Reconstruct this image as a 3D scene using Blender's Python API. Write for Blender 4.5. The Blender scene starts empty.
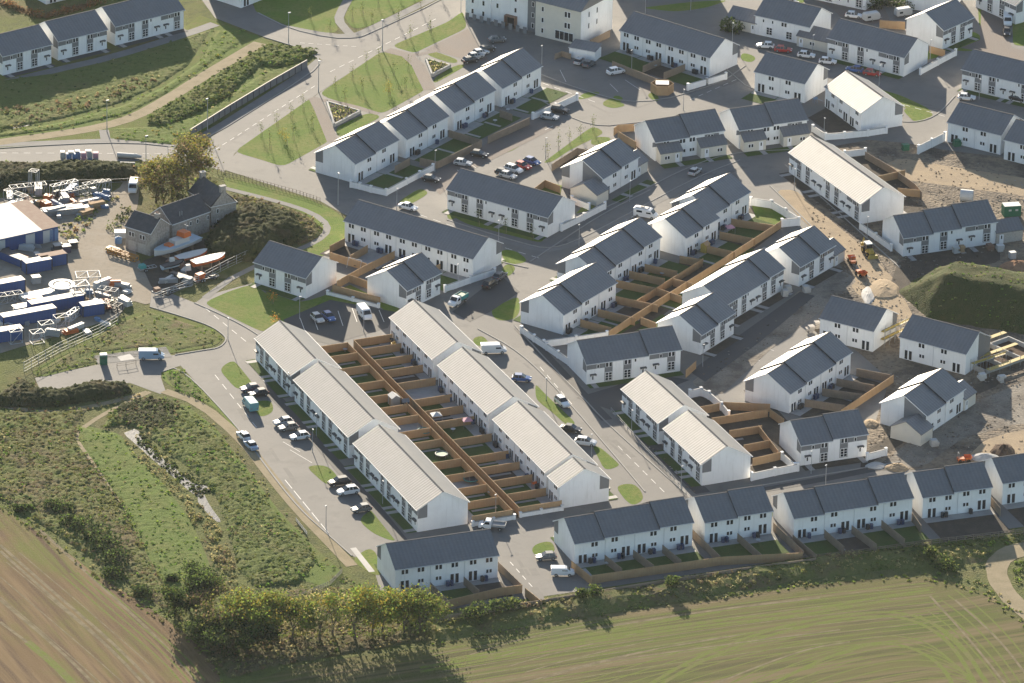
import bpy, math, random, re
import numpy as np
from mathutils import Vector, Matrix
random.seed(7); rng = np.random.default_rng(7)
R = math.radians
scene = bpy.context.scene
COL = scene.collection

# ------------------------------------------------------------------ camera
PITCH, ROLL, FPX, DIST = 0.41585, 0.02179, math.exp(8.79405), 1521.6054 * 0.9
cp, sp = math.cos(PITCH), math.sin(PITCH)
FWD = np.array([0, cp, -sp]); UP0 = np.array([0, sp, cp]); RT0 = np.array([1.0, 0, 0])
RT = math.cos(ROLL) * RT0 + math.sin(ROLL) * UP0
UPV = -math.sin(ROLL) * RT0 + math.cos(ROLL) * UP0
CPOS = -FWD * DIST

def at(px, py, z=0.0):
    """the place on the level z that the photograph shows at a pixel"""
    d = FWD + RT * ((px - 512) / FPX) - UPV * ((py - 341.5) / FPX)
    t = (z - CPOS[2]) / d[2]
    p = CPOS + d * t
    return Vector((p[0], p[1], z))

def to_px(p):
    d = np.array(p) - CPOS
    z = d @ FWD
    return 512 + FPX * (d @ RT) / z, 341.5 - FPX * (d @ UPV) / z

cam_d = bpy.data.cameras.new("camera")
cam = bpy.data.objects.new("camera", cam_d)
COL.objects.link(cam)
cam_d.sensor_fit = 'HORIZONTAL'; cam_d.sensor_width = 36
cam_d.lens = FPX / 1024 * 36
cam_d.clip_start = 1; cam_d.clip_end = 20000
M = Matrix((RT, UPV, -FWD)).transposed().to_4x4()
M.translation = Vector(CPOS)
cam.matrix_world = M
scene.camera = cam

# ------------------------------------------------------------------ light
SUN_EL, SUN_HEAD = R(16.2), R(11.5)
ld = Vector((math.sin(SUN_HEAD) * math.cos(SUN_EL), -math.cos(SUN_HEAD) * math.cos(SUN_EL), -math.sin(SUN_EL)))
sun_d = bpy.data.lights.new("sun", 'SUN')
sun_d.energy = 5.0; sun_d.angle = R(0.5); sun_d.color = (1.0, 0.87, 0.68)
sun = bpy.data.objects.new("sun", sun_d); COL.objects.link(sun)
sun.rotation_euler = ld.to_track_quat('-Z', 'Y').to_euler()
sun.location = (0, 0, 300)
w = bpy.data.worlds.new("World"); scene.world = w; w.use_nodes = True
nt = w.node_tree; nt.nodes.clear()
sky = nt.nodes.new('ShaderNodeTexSky'); sky.sky_type = 'NISHITA'; sky.sun_disc = False
sky.sun_elevation = SUN_EL; sky.sun_rotation = R(-11.5)
sky.air_density = 1.0; sky.dust_density = 0.6; sky.ozone_density = 1.0
bg = nt.nodes.new('ShaderNodeBackground'); bg.inputs[1].default_value = 0.084
out = nt.nodes.new('ShaderNodeOutputWorld')
nt.links.new(sky.outputs[0], bg.inputs[0]); nt.links.new(bg.outputs[0], out.inputs[0])
scene.view_settings.view_transform = 'Standard'
scene.view_settings.look = 'None'
scene.view_settings.exposure = 1.34
scene.view_settings.gamma = 1.0
scene.cycles.max_bounces = 5
scene.cycles.diffuse_bounces = 3
scene.cycles.glossy_bounces = 2
scene.cycles.transparent_max_bounces = 4
scene.cycles.use_denoising = True

# ------------------------------------------------------------------ materials
MATS = {}
def mat(name, col, rough=0.8, spec=0.3, metal=0.0, noise=None, bump=None, waves=None, trans=0.0, coords='Object'):
    """noise: list of (scale, colour2, low, high[, detail]); bump: (scale, strength); waves: list of (axis, period, colour factor)"""
    m = bpy.data.materials.new(name); m.use_nodes = True
    n = m.node_tree.nodes; l = m.node_tree.links
    b = n['Principled BSDF']
    b.inputs['Roughness'].default_value = rough
    b.inputs['Specular IOR Level'].default_value = spec
    b.inputs['Metallic'].default_value = metal
    cur = None
    tc = n.new('ShaderNodeTexCoord')
    base = n.new('ShaderNodeRGB'); base.outputs[0].default_value = (*col, 1); cur = base.outputs[0]
    for k in noise or []:
        sc, c2, lo, hi = k[:4]
        t = n.new('ShaderNodeTexNoise'); t.inputs['Scale'].default_value = sc
        t.inputs['Detail'].default_value = k[4] if len(k) > 4 else 6
        t.inputs['Roughness'].default_value = 0.62
        if len(k) > 5:
            mp = n.new('ShaderNodeMapping'); mp.vector_type = 'TEXTURE'; mp.inputs['Scale'].default_value = k[5][:3]
            mp.inputs['Rotation'].default_value = (0, 0, k[5][3])
            l.new(tc.outputs[coords], mp.inputs[0]); l.new(mp.outputs[0], t.inputs[0])
        else:
            l.new(tc.outputs[coords], t.inputs[0])
        r = n.new('ShaderNodeMapRange'); r.inputs[1].default_value = lo; r.inputs[2].default_value = hi
        l.new(t.outputs[0], r.inputs[0])
        x = n.new('ShaderNodeMix'); x.data_type = 'RGBA'
        l.new(r.outputs[0], x.inputs['Factor']); l.new(cur, x.inputs['A']); x.inputs['B'].default_value = (*c2, 1)
        cur = x.outputs['Result']
    hgt = None
    for ax, per, fac in waves or []:
        wv = n.new('ShaderNodeTexWave'); wv.wave_type = 'BANDS'; wv.bands_direction = ax
        wv.inputs['Scale'].default_value = 2 * math.pi / 20 / per
        wv.inputs['Distortion'].default_value = 0.0
        l.new(tc.outputs[coords], wv.inputs[0])
        r = n.new('ShaderNodeMapRange'); r.inputs[3].default_value = 1 - fac; r.inputs[4].default_value = 1
        l.new(wv.outputs[1], r.inputs[0])
        x = n.new('ShaderNodeMix'); x.data_type = 'RGBA'; x.blend_type = 'MULTIPLY'; x.inputs['Factor'].default_value = 1
        l.new(cur, x.inputs['A']); l.new(r.outputs[0], x.inputs['B']); cur = x.outputs['Result']
        hgt = wv.outputs[1]
    l.new(cur, b.inputs['Base Color'])
    if bump:
        bp = n.new('ShaderNodeBump'); bp.inputs['Strength'].default_value = bump[1]; bp.inputs['Distance'].default_value = bump[2] if len(bump) > 2 else 0.1
        if hgt is not None and bump[0] == 0:
            l.new(hgt, bp.inputs['Height'])
        else:
            t = n.new('ShaderNodeTexNoise'); t.inputs['Scale'].default_value = bump[0]; t.inputs['Detail'].default_value = 5
            l.new(tc.outputs[coords], t.inputs[0]); l.new(t.outputs[0], bp.inputs['Height'])
        l.new(bp.outputs[0], b.inputs['Normal'])
    if trans:
        b.inputs['Transmission Weight'].default_value = 0
        td = n.new('ShaderNodeBsdfTranslucent'); l.new(cur, td.inputs[0])
        ms = n.new('ShaderNodeMixShader'); ms.inputs[0].default_value = trans
        l.new(b.outputs[0], ms.inputs[1]); l.new(td.outputs[0], ms.inputs[2])
        l.new(ms.outputs[0], n['Material Output'].inputs[0])
    MATS[name] = m
    return m

mat('render_white', (0.85, 0.85, 0.84), 0.9, 0.2, noise=[(0.30, (0.77, 0.765, 0.75), 0.45, 0.72), (0.08, (0.80, 0.80, 0.79), 0.5, 0.7), (0.9, (0.74, 0.735, 0.72), 0.52, 0.72, 4, (.5, .5, 4, 0)), (6, (0.80, 0.80, 0.79), 0.5, 0.8)])
mat('render_cream', (0.66, 0.62, 0.54), 0.9, 0.2, noise=[(0.4, (0.58, 0.55, 0.48), 0.4, 0.8)])
mat('stone_wall', (0.36, 0.33, 0.30), 0.9, 0.2, noise=[(2.2, (0.22, 0.20, 0.18), 0.4, 0.65), (0.3, (0.42, 0.38, 0.33), 0.5, 0.7)], bump=(3, 0.5))
mat('stone_pale', (0.46, 0.43, 0.39), 0.9, 0.2, noise=[(3.0, (0.36, 0.33, 0.30), 0.4, 0.65)], bump=(4, 0.3))
mat('roof_tile', (0.165, 0.163, 0.168), 0.47, 0.65, noise=[(0.12, (0.15, 0.15, 0.158), 0.4, 0.7), (0.5, (0.14, 0.138, 0.143), 0.4, 0.7), (3.0, (0.195, 0.19, 0.19), 0.55, 0.8)],
    waves=[('Y', 0.5, 0.05), ('X', 0.80, 0.10)], bump=(0, 0.75, 0.04))
mat('roof_slate', (0.05, 0.05, 0.055), 0.6, 0.4, noise=[(1.2, (0.08, 0.078, 0.08), 0.45, 0.7)])
mat('ridge_tile', (0.10, 0.10, 0.105), 0.9, 0.1)
mat('flashing', (0.035, 0.035, 0.04), 0.6, 0.3)
mat('cladding', (0.19, 0.195, 0.205), 0.7, 0.3, waves=[('Z', 0.2, 0.12)])
mat('glass', (0.02, 0.024, 0.03), 0.12, 0.6)
mat('white_plastic', (0.80, 0.80, 0.80), 0.5, 0.4)
mat('fascia', (0.62, 0.62, 0.62), 0.5, 0.4)
mat('canopy_grey', (0.06, 0.065, 0.07), 0.6, 0.4)
mat('timber', (0.46, 0.31, 0.17), 0.85, 0.2, noise=[(0.2, (0.38, 0.26, 0.155), 0.42, 0.66), (0.9, (0.41, 0.25, 0.13), 0.42, 0.68), (6, (0.46, 0.30, 0.17), 0.5, 0.75)], waves=[('X', 0.3, 0.12)], coords='Object')
mat('timber_old', (0.29, 0.225, 0.165), 0.9, 0.2, noise=[(0.5, (0.22, 0.17, 0.125), 0.4, 0.7), (6, (0.33, 0.26, 0.20), 0.5, 0.75)])
mat('asphalt', (0.152, 0.146, 0.138), 0.8, 0.2, noise=[(0.05, (0.18, 0.17, 0.158), 0.44, 0.58), (0.22, (0.134, 0.129, 0.122), 0.52, 0.66), (1.3, (0.158, 0.150, 0.141), 0.5, 0.68), (8, (0.168, 0.16, 0.152), 0.5, 0.72)], bump=(14, 0.25, 0.02))
mat('asphalt_new', (0.07, 0.069, 0.07), 0.8, 0.25, noise=[(0.3, (0.075, 0.073, 0.072), 0.4, 0.7), (6, (0.065, 0.064, 0.064), 0.45, 0.7)], bump=(14, 0.25, 0.02))
mat('block_paving', (0.175, 0.15, 0.135), 0.85, 0.2, noise=[(0.15, (0.19, 0.15, 0.125), 0.4, 0.7), (4, (0.13, 0.105, 0.092), 0.45, 0.7)], bump=(10, 0.25, 0.02))
mat('pavement', (0.19, 0.186, 0.180), 0.85, 0.2, noise=[(0.2, (0.15, 0.145, 0.138), 0.4, 0.7), (5, (0.20, 0.19, 0.18), 0.5, 0.7)])
mat('slabs', (0.33, 0.32, 0.31), 0.75, 0.35, noise=[(0.6, (0.26, 0.255, 0.25), 0.4, 0.7)])
mat('kerb', (0.27, 0.26, 0.245), 0.85, 0.2)
mat('paint_white', (0.62, 0.61, 0.58), 0.7, 0.3, noise=[(2.5, (0.40, 0.39, 0.37), 0.5, 0.75)])
mat('lawn', (0.125, 0.185, 0.028), 0.95, 0.1, noise=[(0.12, (0.18, 0.19, 0.05), 0.44, 0.60), (1.2, (0.09, 0.15, 0.022), 0.45, 0.7), (9, (0.15, 0.20, 0.05), 0.5, 0.8)], bump=(6, 0.8, 0.15))
mat('meadow', (0.13, 0.15, 0.034), 0.95, 0.1, noise=[(0.10, (0.10, 0.145, 0.028), 0.42, 0.62), (0.6, (0.16, 0.14, 0.055), 0.5, 0.72), (5, (0.09, 0.115, 0.026), 0.5, 0.8)], bump=(4, 1.0, 0.2))
mat('rough_ground', (0.12, 0.135, 0.036), 0.95, 0.1, noise=[(0.05, (0.15, 0.125, 0.06), 0.45, 0.65), (0.35, (0.07, 0.085, 0.03), 0.45, 0.7), (3, (0.13, 0.14, 0.05), 0.5, 0.75)], bump=(2.5, 1.0, 0.35))
mat('garden_soil', (0.075, 0.062, 0.05), 0.95, 0.15, noise=[(0.5, (0.11, 0.09, 0.07), 0.45, 0.7), (4, (0.06, 0.052, 0.042), 0.45, 0.7)], bump=(4, 0.7, 0.15))
mat('site_earth', (0.225, 0.18, 0.13), 0.92, 0.2, noise=[(0.10, (0.08, 0.066, 0.054), 0.46, 0.58), (0.22, (0.25, 0.19, 0.13), 0.52, 0.66), (0.9, (0.11, 0.088, 0.068), 0.48, 0.66), (4, (0.22, 0.18, 0.135), 0.52, 0.7)], bump=(1.5, 1.0, 0.5))
mat('sand', (0.36, 0.27, 0.17), 0.92, 0.2, noise=[(0.25, (0.26, 0.20, 0.135), 0.42, 0.68), (3, (0.33, 0.25, 0.165), 0.45, 0.7)], bump=(3, 0.7, 0.15))
mat('gravel', (0.25, 0.205, 0.15), 0.9, 0.2, noise=[(0.15, (0.30, 0.26, 0.21), 0.45, 0.65), (0.9, (0.18, 0.155, 0.12), 0.5, 0.75), (6, (0.26, 0.225, 0.185), 0.45, 0.7)], bump=(5, 0.6, 0.1))
mat('dirt_path', (0.28, 0.225, 0.14), 0.92, 0.2, noise=[(0.3, (0.20, 0.165, 0.09), 0.42, 0.7), (3, (0.29, 0.235, 0.15), 0.5, 0.75)], bump=(4, 0.6, 0.1))
mat('water', (0.03, 0.032, 0.03), 0.2, 0.5, bump=(1.2, 0.5, 0.06))
mat('tarp_blue', (0.12, 0.22, 0.38), 0.6, 0.4)
mat('container_blue', (0.03, 0.08, 0.235), 0.6, 0.3, noise=[(0.8, (0.06, 0.085, 0.16), 0.55, 0.75)], waves=[('X', 0.35, 0.25)])
mat('container_top', (0.32, 0.31, 0.30), 0.55, 0.4, noise=[(0.8, (0.30, 0.26, 0.22), 0.45, 0.7)])
mat('rust', (0.22, 0.125, 0.085), 0.8, 0.3, noise=[(1.0, (0.26, 0.17, 0.125), 0.4, 0.7)])
mat('steel', (0.27, 0.285, 0.295), 0.5, 0.5, noise=[(2, (0.30, 0.31, 0.32), 0.45, 0.7)])
mat('steel_white', (0.42, 0.43, 0.44), 0.5, 0.4)
mat('galv', (0.30, 0.31, 0.32), 0.55, 0.5)
mat('orange', (0.55, 0.13, 0.03), 0.55, 0.4)
mat('yellow', (0.40, 0.29, 0.06), 0.55, 0.4)
mat('teal', (0.03, 0.25, 0.24), 0.6, 0.4)
mat('green_paint', (0.02, 0.13, 0.07), 0.6, 0.4)
mat('rubber', (0.018, 0.018, 0.018), 0.9, 0.2)
mat('hull_white', (0.48, 0.48, 0.465), 0.5, 0.5)
mat('hull_grey', (0.36, 0.44, 0.50), 0.5, 0.5)
mat('bin_blue', (0.035, 0.06, 0.13), 0.55, 0.4)
mat('bin_dark', (0.035, 0.036, 0.04), 0.6, 0.4)
mat('pink', (0.60, 0.30, 0.36), 0.7, 0.3)
mat('concrete', (0.45, 0.44, 0.42), 0.85, 0.3, noise=[(1.0, (0.36, 0.35, 0.33), 0.4, 0.7)])
mat('bark', (0.11, 0.09, 0.07), 0.9, 0.2)
mat('shed_roof', (0.44, 0.43, 0.41), 0.6, 0.4, noise=[(0.3, (0.34, 0.32, 0.29), 0.45, 0.7)], waves=[('X', 1.1, 0.12)])
for nm, c in (('leaf_dark', (0.049, 0.074, 0.025)), ('leaf_mid', (0.124, 0.182, 0.046)), ('leaf_olive', (0.213, 0.224, 0.063)),
              ('leaf_yellow', (0.36, 0.29, 0.05)), ('leaf_rust', (0.350, 0.166, 0.070)), ('leaf_straw', (0.500, 0.438, 0.213)),
              ('leaf_lime', (0.267, 0.364, 0.063)), ('leaf_bright', (0.182, 0.321, 0.054)), ('leaf_brown', (0.256, 0.182, 0.107)), ('leaf_orange', (0.600, 0.228, 0.052))):
    mat(nm, c, 0.8, 0.15, noise=[(0.7, tuple(v * 0.7 for v in c), 0.4, 0.7)], trans=0.55)
for nm, c in (('car_white', (0.75, 0.75, 0.75)), ('car_silver', (0.42, 0.43, 0.44)), ('car_black', (0.02, 0.02, 0.023)), ('car_grey', (0.13, 0.135, 0.14)),
              ('car_red', (0.38, 0.03, 0.025)), ('car_blue', (0.045, 0.11, 0.30)), ('car_teal', (0.13, 0.33, 0.36)), ('car_skyblue', (0.26, 0.36, 0.48)), ('car_plum', (0.07, 0.05, 0.09))):
    mat(nm, c, 0.28, 0.6, metal=0.0)

# ------------------------------------------------------------------ mesh helper
class MB:
    def __init__(s): s.v = []; s.f = []; s.m = []; s.mats = []
    def mi(s, m):
        if m not in s.mats: s.mats.append(m)
        return s.mats.index(m)
    def add(s, vs, fs, m):
        o = len(s.v); s.v += [tuple(v) for v in vs]; k = s.mi(m)
        for f in fs: s.f.append(tuple(i + o for i in f)); s.m.append(k)
    def box(s, x0, x1, y0, y1, z0, z1, m, rz=0, o=(0, 0, 0), taper=0):
        c, n = math.cos(rz), math.sin(rz); vs = []
        for z, t in ((z0, 0), (z1, taper)):
            for x, y in ((x0 + t, y0 + t), (x1 - t, y0 + t), (x1 - t, y1 - t), (x0 + t, y1 - t)):
                vs.append((o[0] + x * c - y * n, o[1] + x * n + y * c, o[2] + z))
        s.add(vs, [(3, 2, 1, 0), (4, 5, 6, 7), (0, 1, 5, 4), (1, 2, 6, 5), (2, 3, 7, 6), (3, 0, 4, 7)], m)
    def prism(s, poly, z0, z1, m, mtop=None):
        n = len(poly)
        vs = [(p[0], p[1], z0) for p in poly] + [(p[0], p[1], z1) for p in poly]
        s.add(vs, [tuple(range(n - 1, -1, -1))] + [(i, (i + 1) % n, (i + 1) % n + n, i + n) for i in range(n)], m)
        s.add([(p[0], p[1], z1) for p in poly], [tuple(range(n))], mtop or m)
    def xprism(s, prof, x0, x1, m):
        """profile in (y,z), pushed along x"""
        n = len(prof)
        vs = [(x0, y, z) for y, z in prof] + [(x1, y, z) for y, z in prof]
        s.add(vs, [tuple(range(n)), tuple(range(2 * n - 1, n - 1, -1))] + [(i, i + n, (i + 1) % n + n, (i + 1) % n) for i in range(n)], m)
    def tube(s, a, b, r0, r1, m, n=6):
        a = Vector(a); b = Vector(b); d = (b - a).normalized()
        u = d.orthogonal().normalized(); v = d.cross(u); vs = []
        for p, r in ((a, r0), (b, r1)):
            for i in range(n):
                t = 2 * math.pi * i / n; vs.append(p + u * (r * math.cos(t)) + v * (r * math.sin(t)))
        s.add(vs, [(i, (i + 1) % n, (i + 1) % n + n, i + n) for i in range(n)] + [tuple(range(n - 1, -1, -1)), tuple(range(n, 2 * n))], m)
    def mesh(s, name):
        me = bpy.data.meshes.new(name); me.from_pydata(s.v, [], s.f)
        for m in s.mats: me.materials.append(MATS[m])
        me.polygons.foreach_set('material_index', s.m)
        me.update(); return me
    def obj(s, name, parent=None, loc=None, rz=None):
        return link(name, s.mesh(name), parent, loc, rz)

def link(name, me, parent=None, loc=None, rz=None, sc=None):
    o = bpy.data.objects.new(name, me); COL.objects.link(o)
    if parent: o.parent = parent
    if loc is not None: o.location = loc
    if rz is not None: o.rotation_euler = (0, 0, rz)
    if sc is not None: o.scale = sc
    return o

def thing(name, loc, rz, label, cat, group=None):
    o = link(name, None, None, loc, rz); o.empty_display_size = 0.5
    return tag(o, label, cat, group)
PENDING = []
def tag(o, label, cat, group=None):
    o['label'] = label; o['category'] = cat
    if group: o['group'] = group
    PENDING.append(o)
    return o
def struct(o, kind='structure'):
    o['kind'] = kind; return o
def copy_tree(src, loc, rz, label, group=None):
    r = src.copy(); COL.objects.link(r); r.location = loc; r.rotation_euler = (0, 0, rz)
    r['label'] = label
    if group: r['group'] = group
    PENDING.append(r)
    for c in src.children:
        k = c.copy(); COL.objects.link(k); k.parent = r
        for g in c.children:
            q = g.copy(); COL.objects.link(q); q.parent = k
    return r

# ------------------------------------------------------------------ ground sheets
ZL = [0.02]
def sheet(name, poly, m, px=True, kind='structure', dz=0.0, smooth=0):
    ZL[0] += 0.00012
    pts = [at(*p) if px else Vector((p[0], p[1], 0)) for p in poly]
    if smooth:
        for _ in range(smooth):
            q = []
            for i, p in enumerate(pts):
                nx = pts[(i + 1) % len(pts)]; f = min(.25, (1.3 if px else .5) / max(.1, (nx - p).length)); q += [p * (1 - f) + nx * f, p * f + nx * (1 - f)]
            pts = q
    me = bpy.data.meshes.new(name)
    import mathutils.geometry as G
    tri = G.tessellate_polygon([[p.to_3d() for p in pts]])
    me.from_pydata([(p.x, p.y, 0) for p in pts], [], [tuple(t) for t in tri])
    for pl in me.polygons:
        if pl.normal.z < 0: pl.flip()
    me.materials.append(MATS[m]); me.update()
    o = link(name, me, None, (0, 0, ZL[0] + dz))
    return struct(o, kind)

def ribbon(name, line, width, m, px=True, z=None, thick=0, smooth=1):
    """a strip along a line on the ground (path, kerb, marking)"""
    ZL[0] += 0.00012
    zz = ZL[0] if z is None else z
    pts = [at(*p) if px else Vector((p[0], p[1], 0)) for p in line]
    for _ in range(smooth):
        if len(pts) > 2:
            q = [pts[0]]
            for a, b in zip(pts, pts[1:]): q += [a * 0.75 + b * 0.25, a * 0.25 + b * 0.75]
            pts = q + [pts[-1]]
    mb = MB(); L = []; Rr = []
    for i, p in enumerate(pts):
        d = (pts[min(i + 1, len(pts) - 1)] - pts[max(i - 1, 0)]).normalized()
        nrm = Vector((-d.y, d.x, 0)) * width / 2
        L.append(p + nrm); Rr.append(p - nrm)
    n = len(pts)
    vs = [(p.x, p.y, zz + thick) for p in L] + [(p.x, p.y, zz + thick) for p in Rr]
    fs = [(i + 1, i, i + n, i + n + 1) for i in range(n - 1)]
    mb.add(vs, fs, m)
    if thick:
        vs = [(p.x, p.y, zz + thick) for p in L] + [(p.x, p.y, 0) for p in L]
        mb.add(vs, [(i, i + 1, i + n + 1, i + n) for i in range(n - 1)], m)
        vs = [(p.x, p.y, zz + thick) for p in Rr] + [(p.x, p.y, 0) for p in Rr]
        mb.add(vs, [(i + 1, i, i + n, i + n + 1) for i in range(n - 1)], m)
    return struct(mb.obj(name))
mat('field_left', (0.152, 0.098, 0.045), 0.95, 0.1, noise=[(0.03, (0.120, 0.132, 0.024), 0.50, 0.60), (0.06, (0.200, 0.134, 0.068), 0.44, 0.58, 6, (5, .22, 1, R(-64))), (0.16, (0.096, 0.060, 0.034), 0.47, 0.62, 6, (6, .3, 1, R(-64))), (4, (0.208, 0.152, 0.100), 0.5, 0.75)], bump=(3, .8, .15))
mat('field_right', (0.122, 0.114, 0.036), 0.95, 0.1, noise=[(0.03, (0.086, 0.116, 0.017), 0.44, 0.60), (0.06, (0.181, 0.136, 0.071), 0.46, 0.60, 6, (6, .22, 1, R(21))), (0.16, (0.079, 0.074, 0.026), 0.47, 0.62, 6, (7, .3, 1, R(21))), (4, (0.155, 0.129, 0.069), 0.5, 0.75)], bump=(3, .8, .15))
mat('tram_green', (0.135, 0.165, 0.03), 0.95, 0.1, noise=[(0.5, (0.16, 0.15, 0.055), 0.45, 0.62), (3, (0.09, 0.12, 0.025), 0.5, 0.75)], bump=(3, .8, .15))
mat('tram_pale', (0.215, 0.174, 0.107), 0.95, 0.1, noise=[(0.4, (0.148, 0.122, 0.070), 0.42, 0.60)], bump=(3, .8, .15))

mat('asphalt_old', (0.128, 0.124, 0.119), 0.8, 0.2, noise=[(0.6, (0.16, 0.15, 0.137), 0.45, 0.7)], bump=(14, .25, .02))
mat('asphalt_worn', (0.165, 0.159, 0.150), 0.8, 0.2, noise=[(0.6, (0.17, 0.158, 0.145), 0.45, 0.7)], bump=(14, .25, .02))

mat('lawn_shaded', (0.070, 0.112, 0.030), 0.95, 0.1, noise=[(0.3, (0.085, 0.105, 0.035), 0.42, 0.66), (2, (0.055, 0.09, 0.025), 0.45, 0.7)], bump=(6, .8, .15))  # same grass as lawn, with the fenced gardens' shade darkened into its colour
mat('site_grey', (0.24, 0.212, 0.175), 0.9, 0.2, noise=[(0.12, (0.12, 0.10, 0.082), 0.46, 0.6), (0.4, (0.22, 0.19, 0.15), 0.5, 0.68), (2.5, (0.14, 0.12, 0.10), 0.48, 0.68)], bump=(2, .8, .2))
mat('rubble_grey', (0.33, 0.31, 0.28), 0.9, 0.2)
mat('rubble_brown', (0.20, 0.15, 0.10), 0.9, 0.2)
mat('rubble_dark', (0.07, 0.058, 0.048), 0.9, 0.2)

mat('bank_grass', (0.115, 0.161, 0.032), 0.95, 0.1, noise=[(0.12, (0.138, 0.152, 0.041), 0.44, 0.62), (0.7, (0.092, 0.129, 0.028), 0.48, 0.68), (4, (0.138, 0.184, 0.046), 0.5, 0.75)], bump=(4, 1.0, .2))

mat('weeds_mix', (0.135, 0.145, 0.045), 0.95, 0.1, noise=[(0.09, (0.145, 0.11, 0.062), 0.48, 0.60), (0.2, (0.095, 0.135, 0.032), 0.50, 0.64), (0.9, (0.19, 0.17, 0.075), 0.52, 0.70), (2.2, (0.07, 0.085, 0.026), 0.52, 0.68), (6, (0.17, 0.17, 0.06), 0.5, 0.75)], bump=(5, 1.0, .25))
mat('weeds_green', (0.125, 0.155, 0.042), 0.95, 0.1, noise=[(0.12, (0.15, 0.15, 0.055), 0.46, 0.62), (0.6, (0.09, 0.125, 0.03), 0.48, 0.66), (2.2, (0.17, 0.18, 0.06), 0.52, 0.70), (6, (0.08, 0.10, 0.03), 0.5, 0.75)], bump=(5, 1.0, .25))
mat('weeds_dark', (0.045, 0.052, 0.018), 0.95, 0.1, noise=[(0.2, (0.075, 0.06, 0.032), 0.48, 0.64), (1.5, (0.03, 0.036, 0.014), 0.48, 0.66), (5, (0.08, 0.085, 0.03), 0.54, 0.75)], bump=(4, 1.0, .3))
mat('weeds_bramble', (0.125, 0.105, 0.052), 0.95, 0.1, noise=[(0.3, (0.10, 0.12, 0.035), 0.46, 0.62), (1.2, (0.16, 0.12, 0.065), 0.5, 0.68), (3, (0.065, 0.065, 0.028), 0.5, 0.7)], bump=(4, 1.0, .3))
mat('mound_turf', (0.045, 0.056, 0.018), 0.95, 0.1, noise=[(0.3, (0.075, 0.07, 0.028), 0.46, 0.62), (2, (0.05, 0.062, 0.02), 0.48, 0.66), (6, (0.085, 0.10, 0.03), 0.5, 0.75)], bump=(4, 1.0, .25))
mat('orange_dull', (0.42, 0.20, 0.04), .6, .3)
# ------------------------------------------------------------------ houses
W0, HE0, RISE0, OE, OV = 10.564, 4.77, 3.174, 0.315, 0.225

def rect_panel(m, w, h, d=0.04):
    b = MB(); b.box(-w / 2, w / 2, -d, 0, 0, h, m); return b
def win_mesh(name, w, h, cols, rows, fr=0.09, mul=0.12):
    b = MB()
    b.box(-w / 2, w / 2, -0.07, 0, 0, h, 'white_plastic')
    pw = (w - 2 * fr - (cols - 1) * mul) / cols; ph = (h - 2 * fr - (rows - 1) * 0.09) / rows
    for i in range(cols):
        for j in range(rows):
            x = -w / 2 + fr + i * (pw + mul); z = fr + j * (ph + 0.09)
            b.box(x, x + pw, -0.085, -0.071, z, z + ph, 'glass')
    return b.mesh(name)
ME = {}
ME['up'] = win_mesh('window', 1.45, 1.05, 2, 1, 0.07, 0.22)
ME['small'] = win_mesh('window', 1.25, 0.85, 2, 1, 0.07, 0.2)
ME['big'] = win_mesh('window', 1.55, 1.85, 2, 3, 0.10, 0.14)
ME['slit'] = win_mesh('window', 0.45, 0.8, 1, 1, 0.06)
ME['french'] = win_mesh('patio_door', 1.85, 2.15, 2, 1, 0.10, 0.35)
b = MB(); b.box(-0.5, 0.5, -0.06, 0, 0, 2.1, 'white_plastic'); b.box(-0.14, 0.14, -0.075, -0.061, 1.1, 1.9, 'glass'); ME['door'] = b.mesh('door')
b = MB(); b.box(-0.5, 0.5, -0.06, 0, 0, 2.1, 'canopy_grey'); ME['darkdoor'] = b.mesh('door')
b = MB(); b.box(-0.65, 0.65, -0.7, 0, 0, 0.12, 'canopy_grey'); b.box(-0.6, -0.54, -0.5, -0.0, -0.3, -0.001, 'canopy_grey'); b.box(0.54, 0.6, -0.5, -0.0, -0.3, -0.001, 'canopy_grey'); ME['canopy'] = b.mesh('canopy')
ME['panel'] = rect_panel('cladding', 1, 1).mesh('cladding_panel')
b = MB(); b.box(-0.05, 0.05, -0.1, 0, 0, HE0 + 0.1, 'fascia'); ME['pipe'] = b.mesh('downpipe')
b = MB(); b.box(-0.12, 0.12, -0.3, -0.02, 0, 0.3, 'white_plastic'); ME['vent'] = b.mesh('wall_vent')

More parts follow.
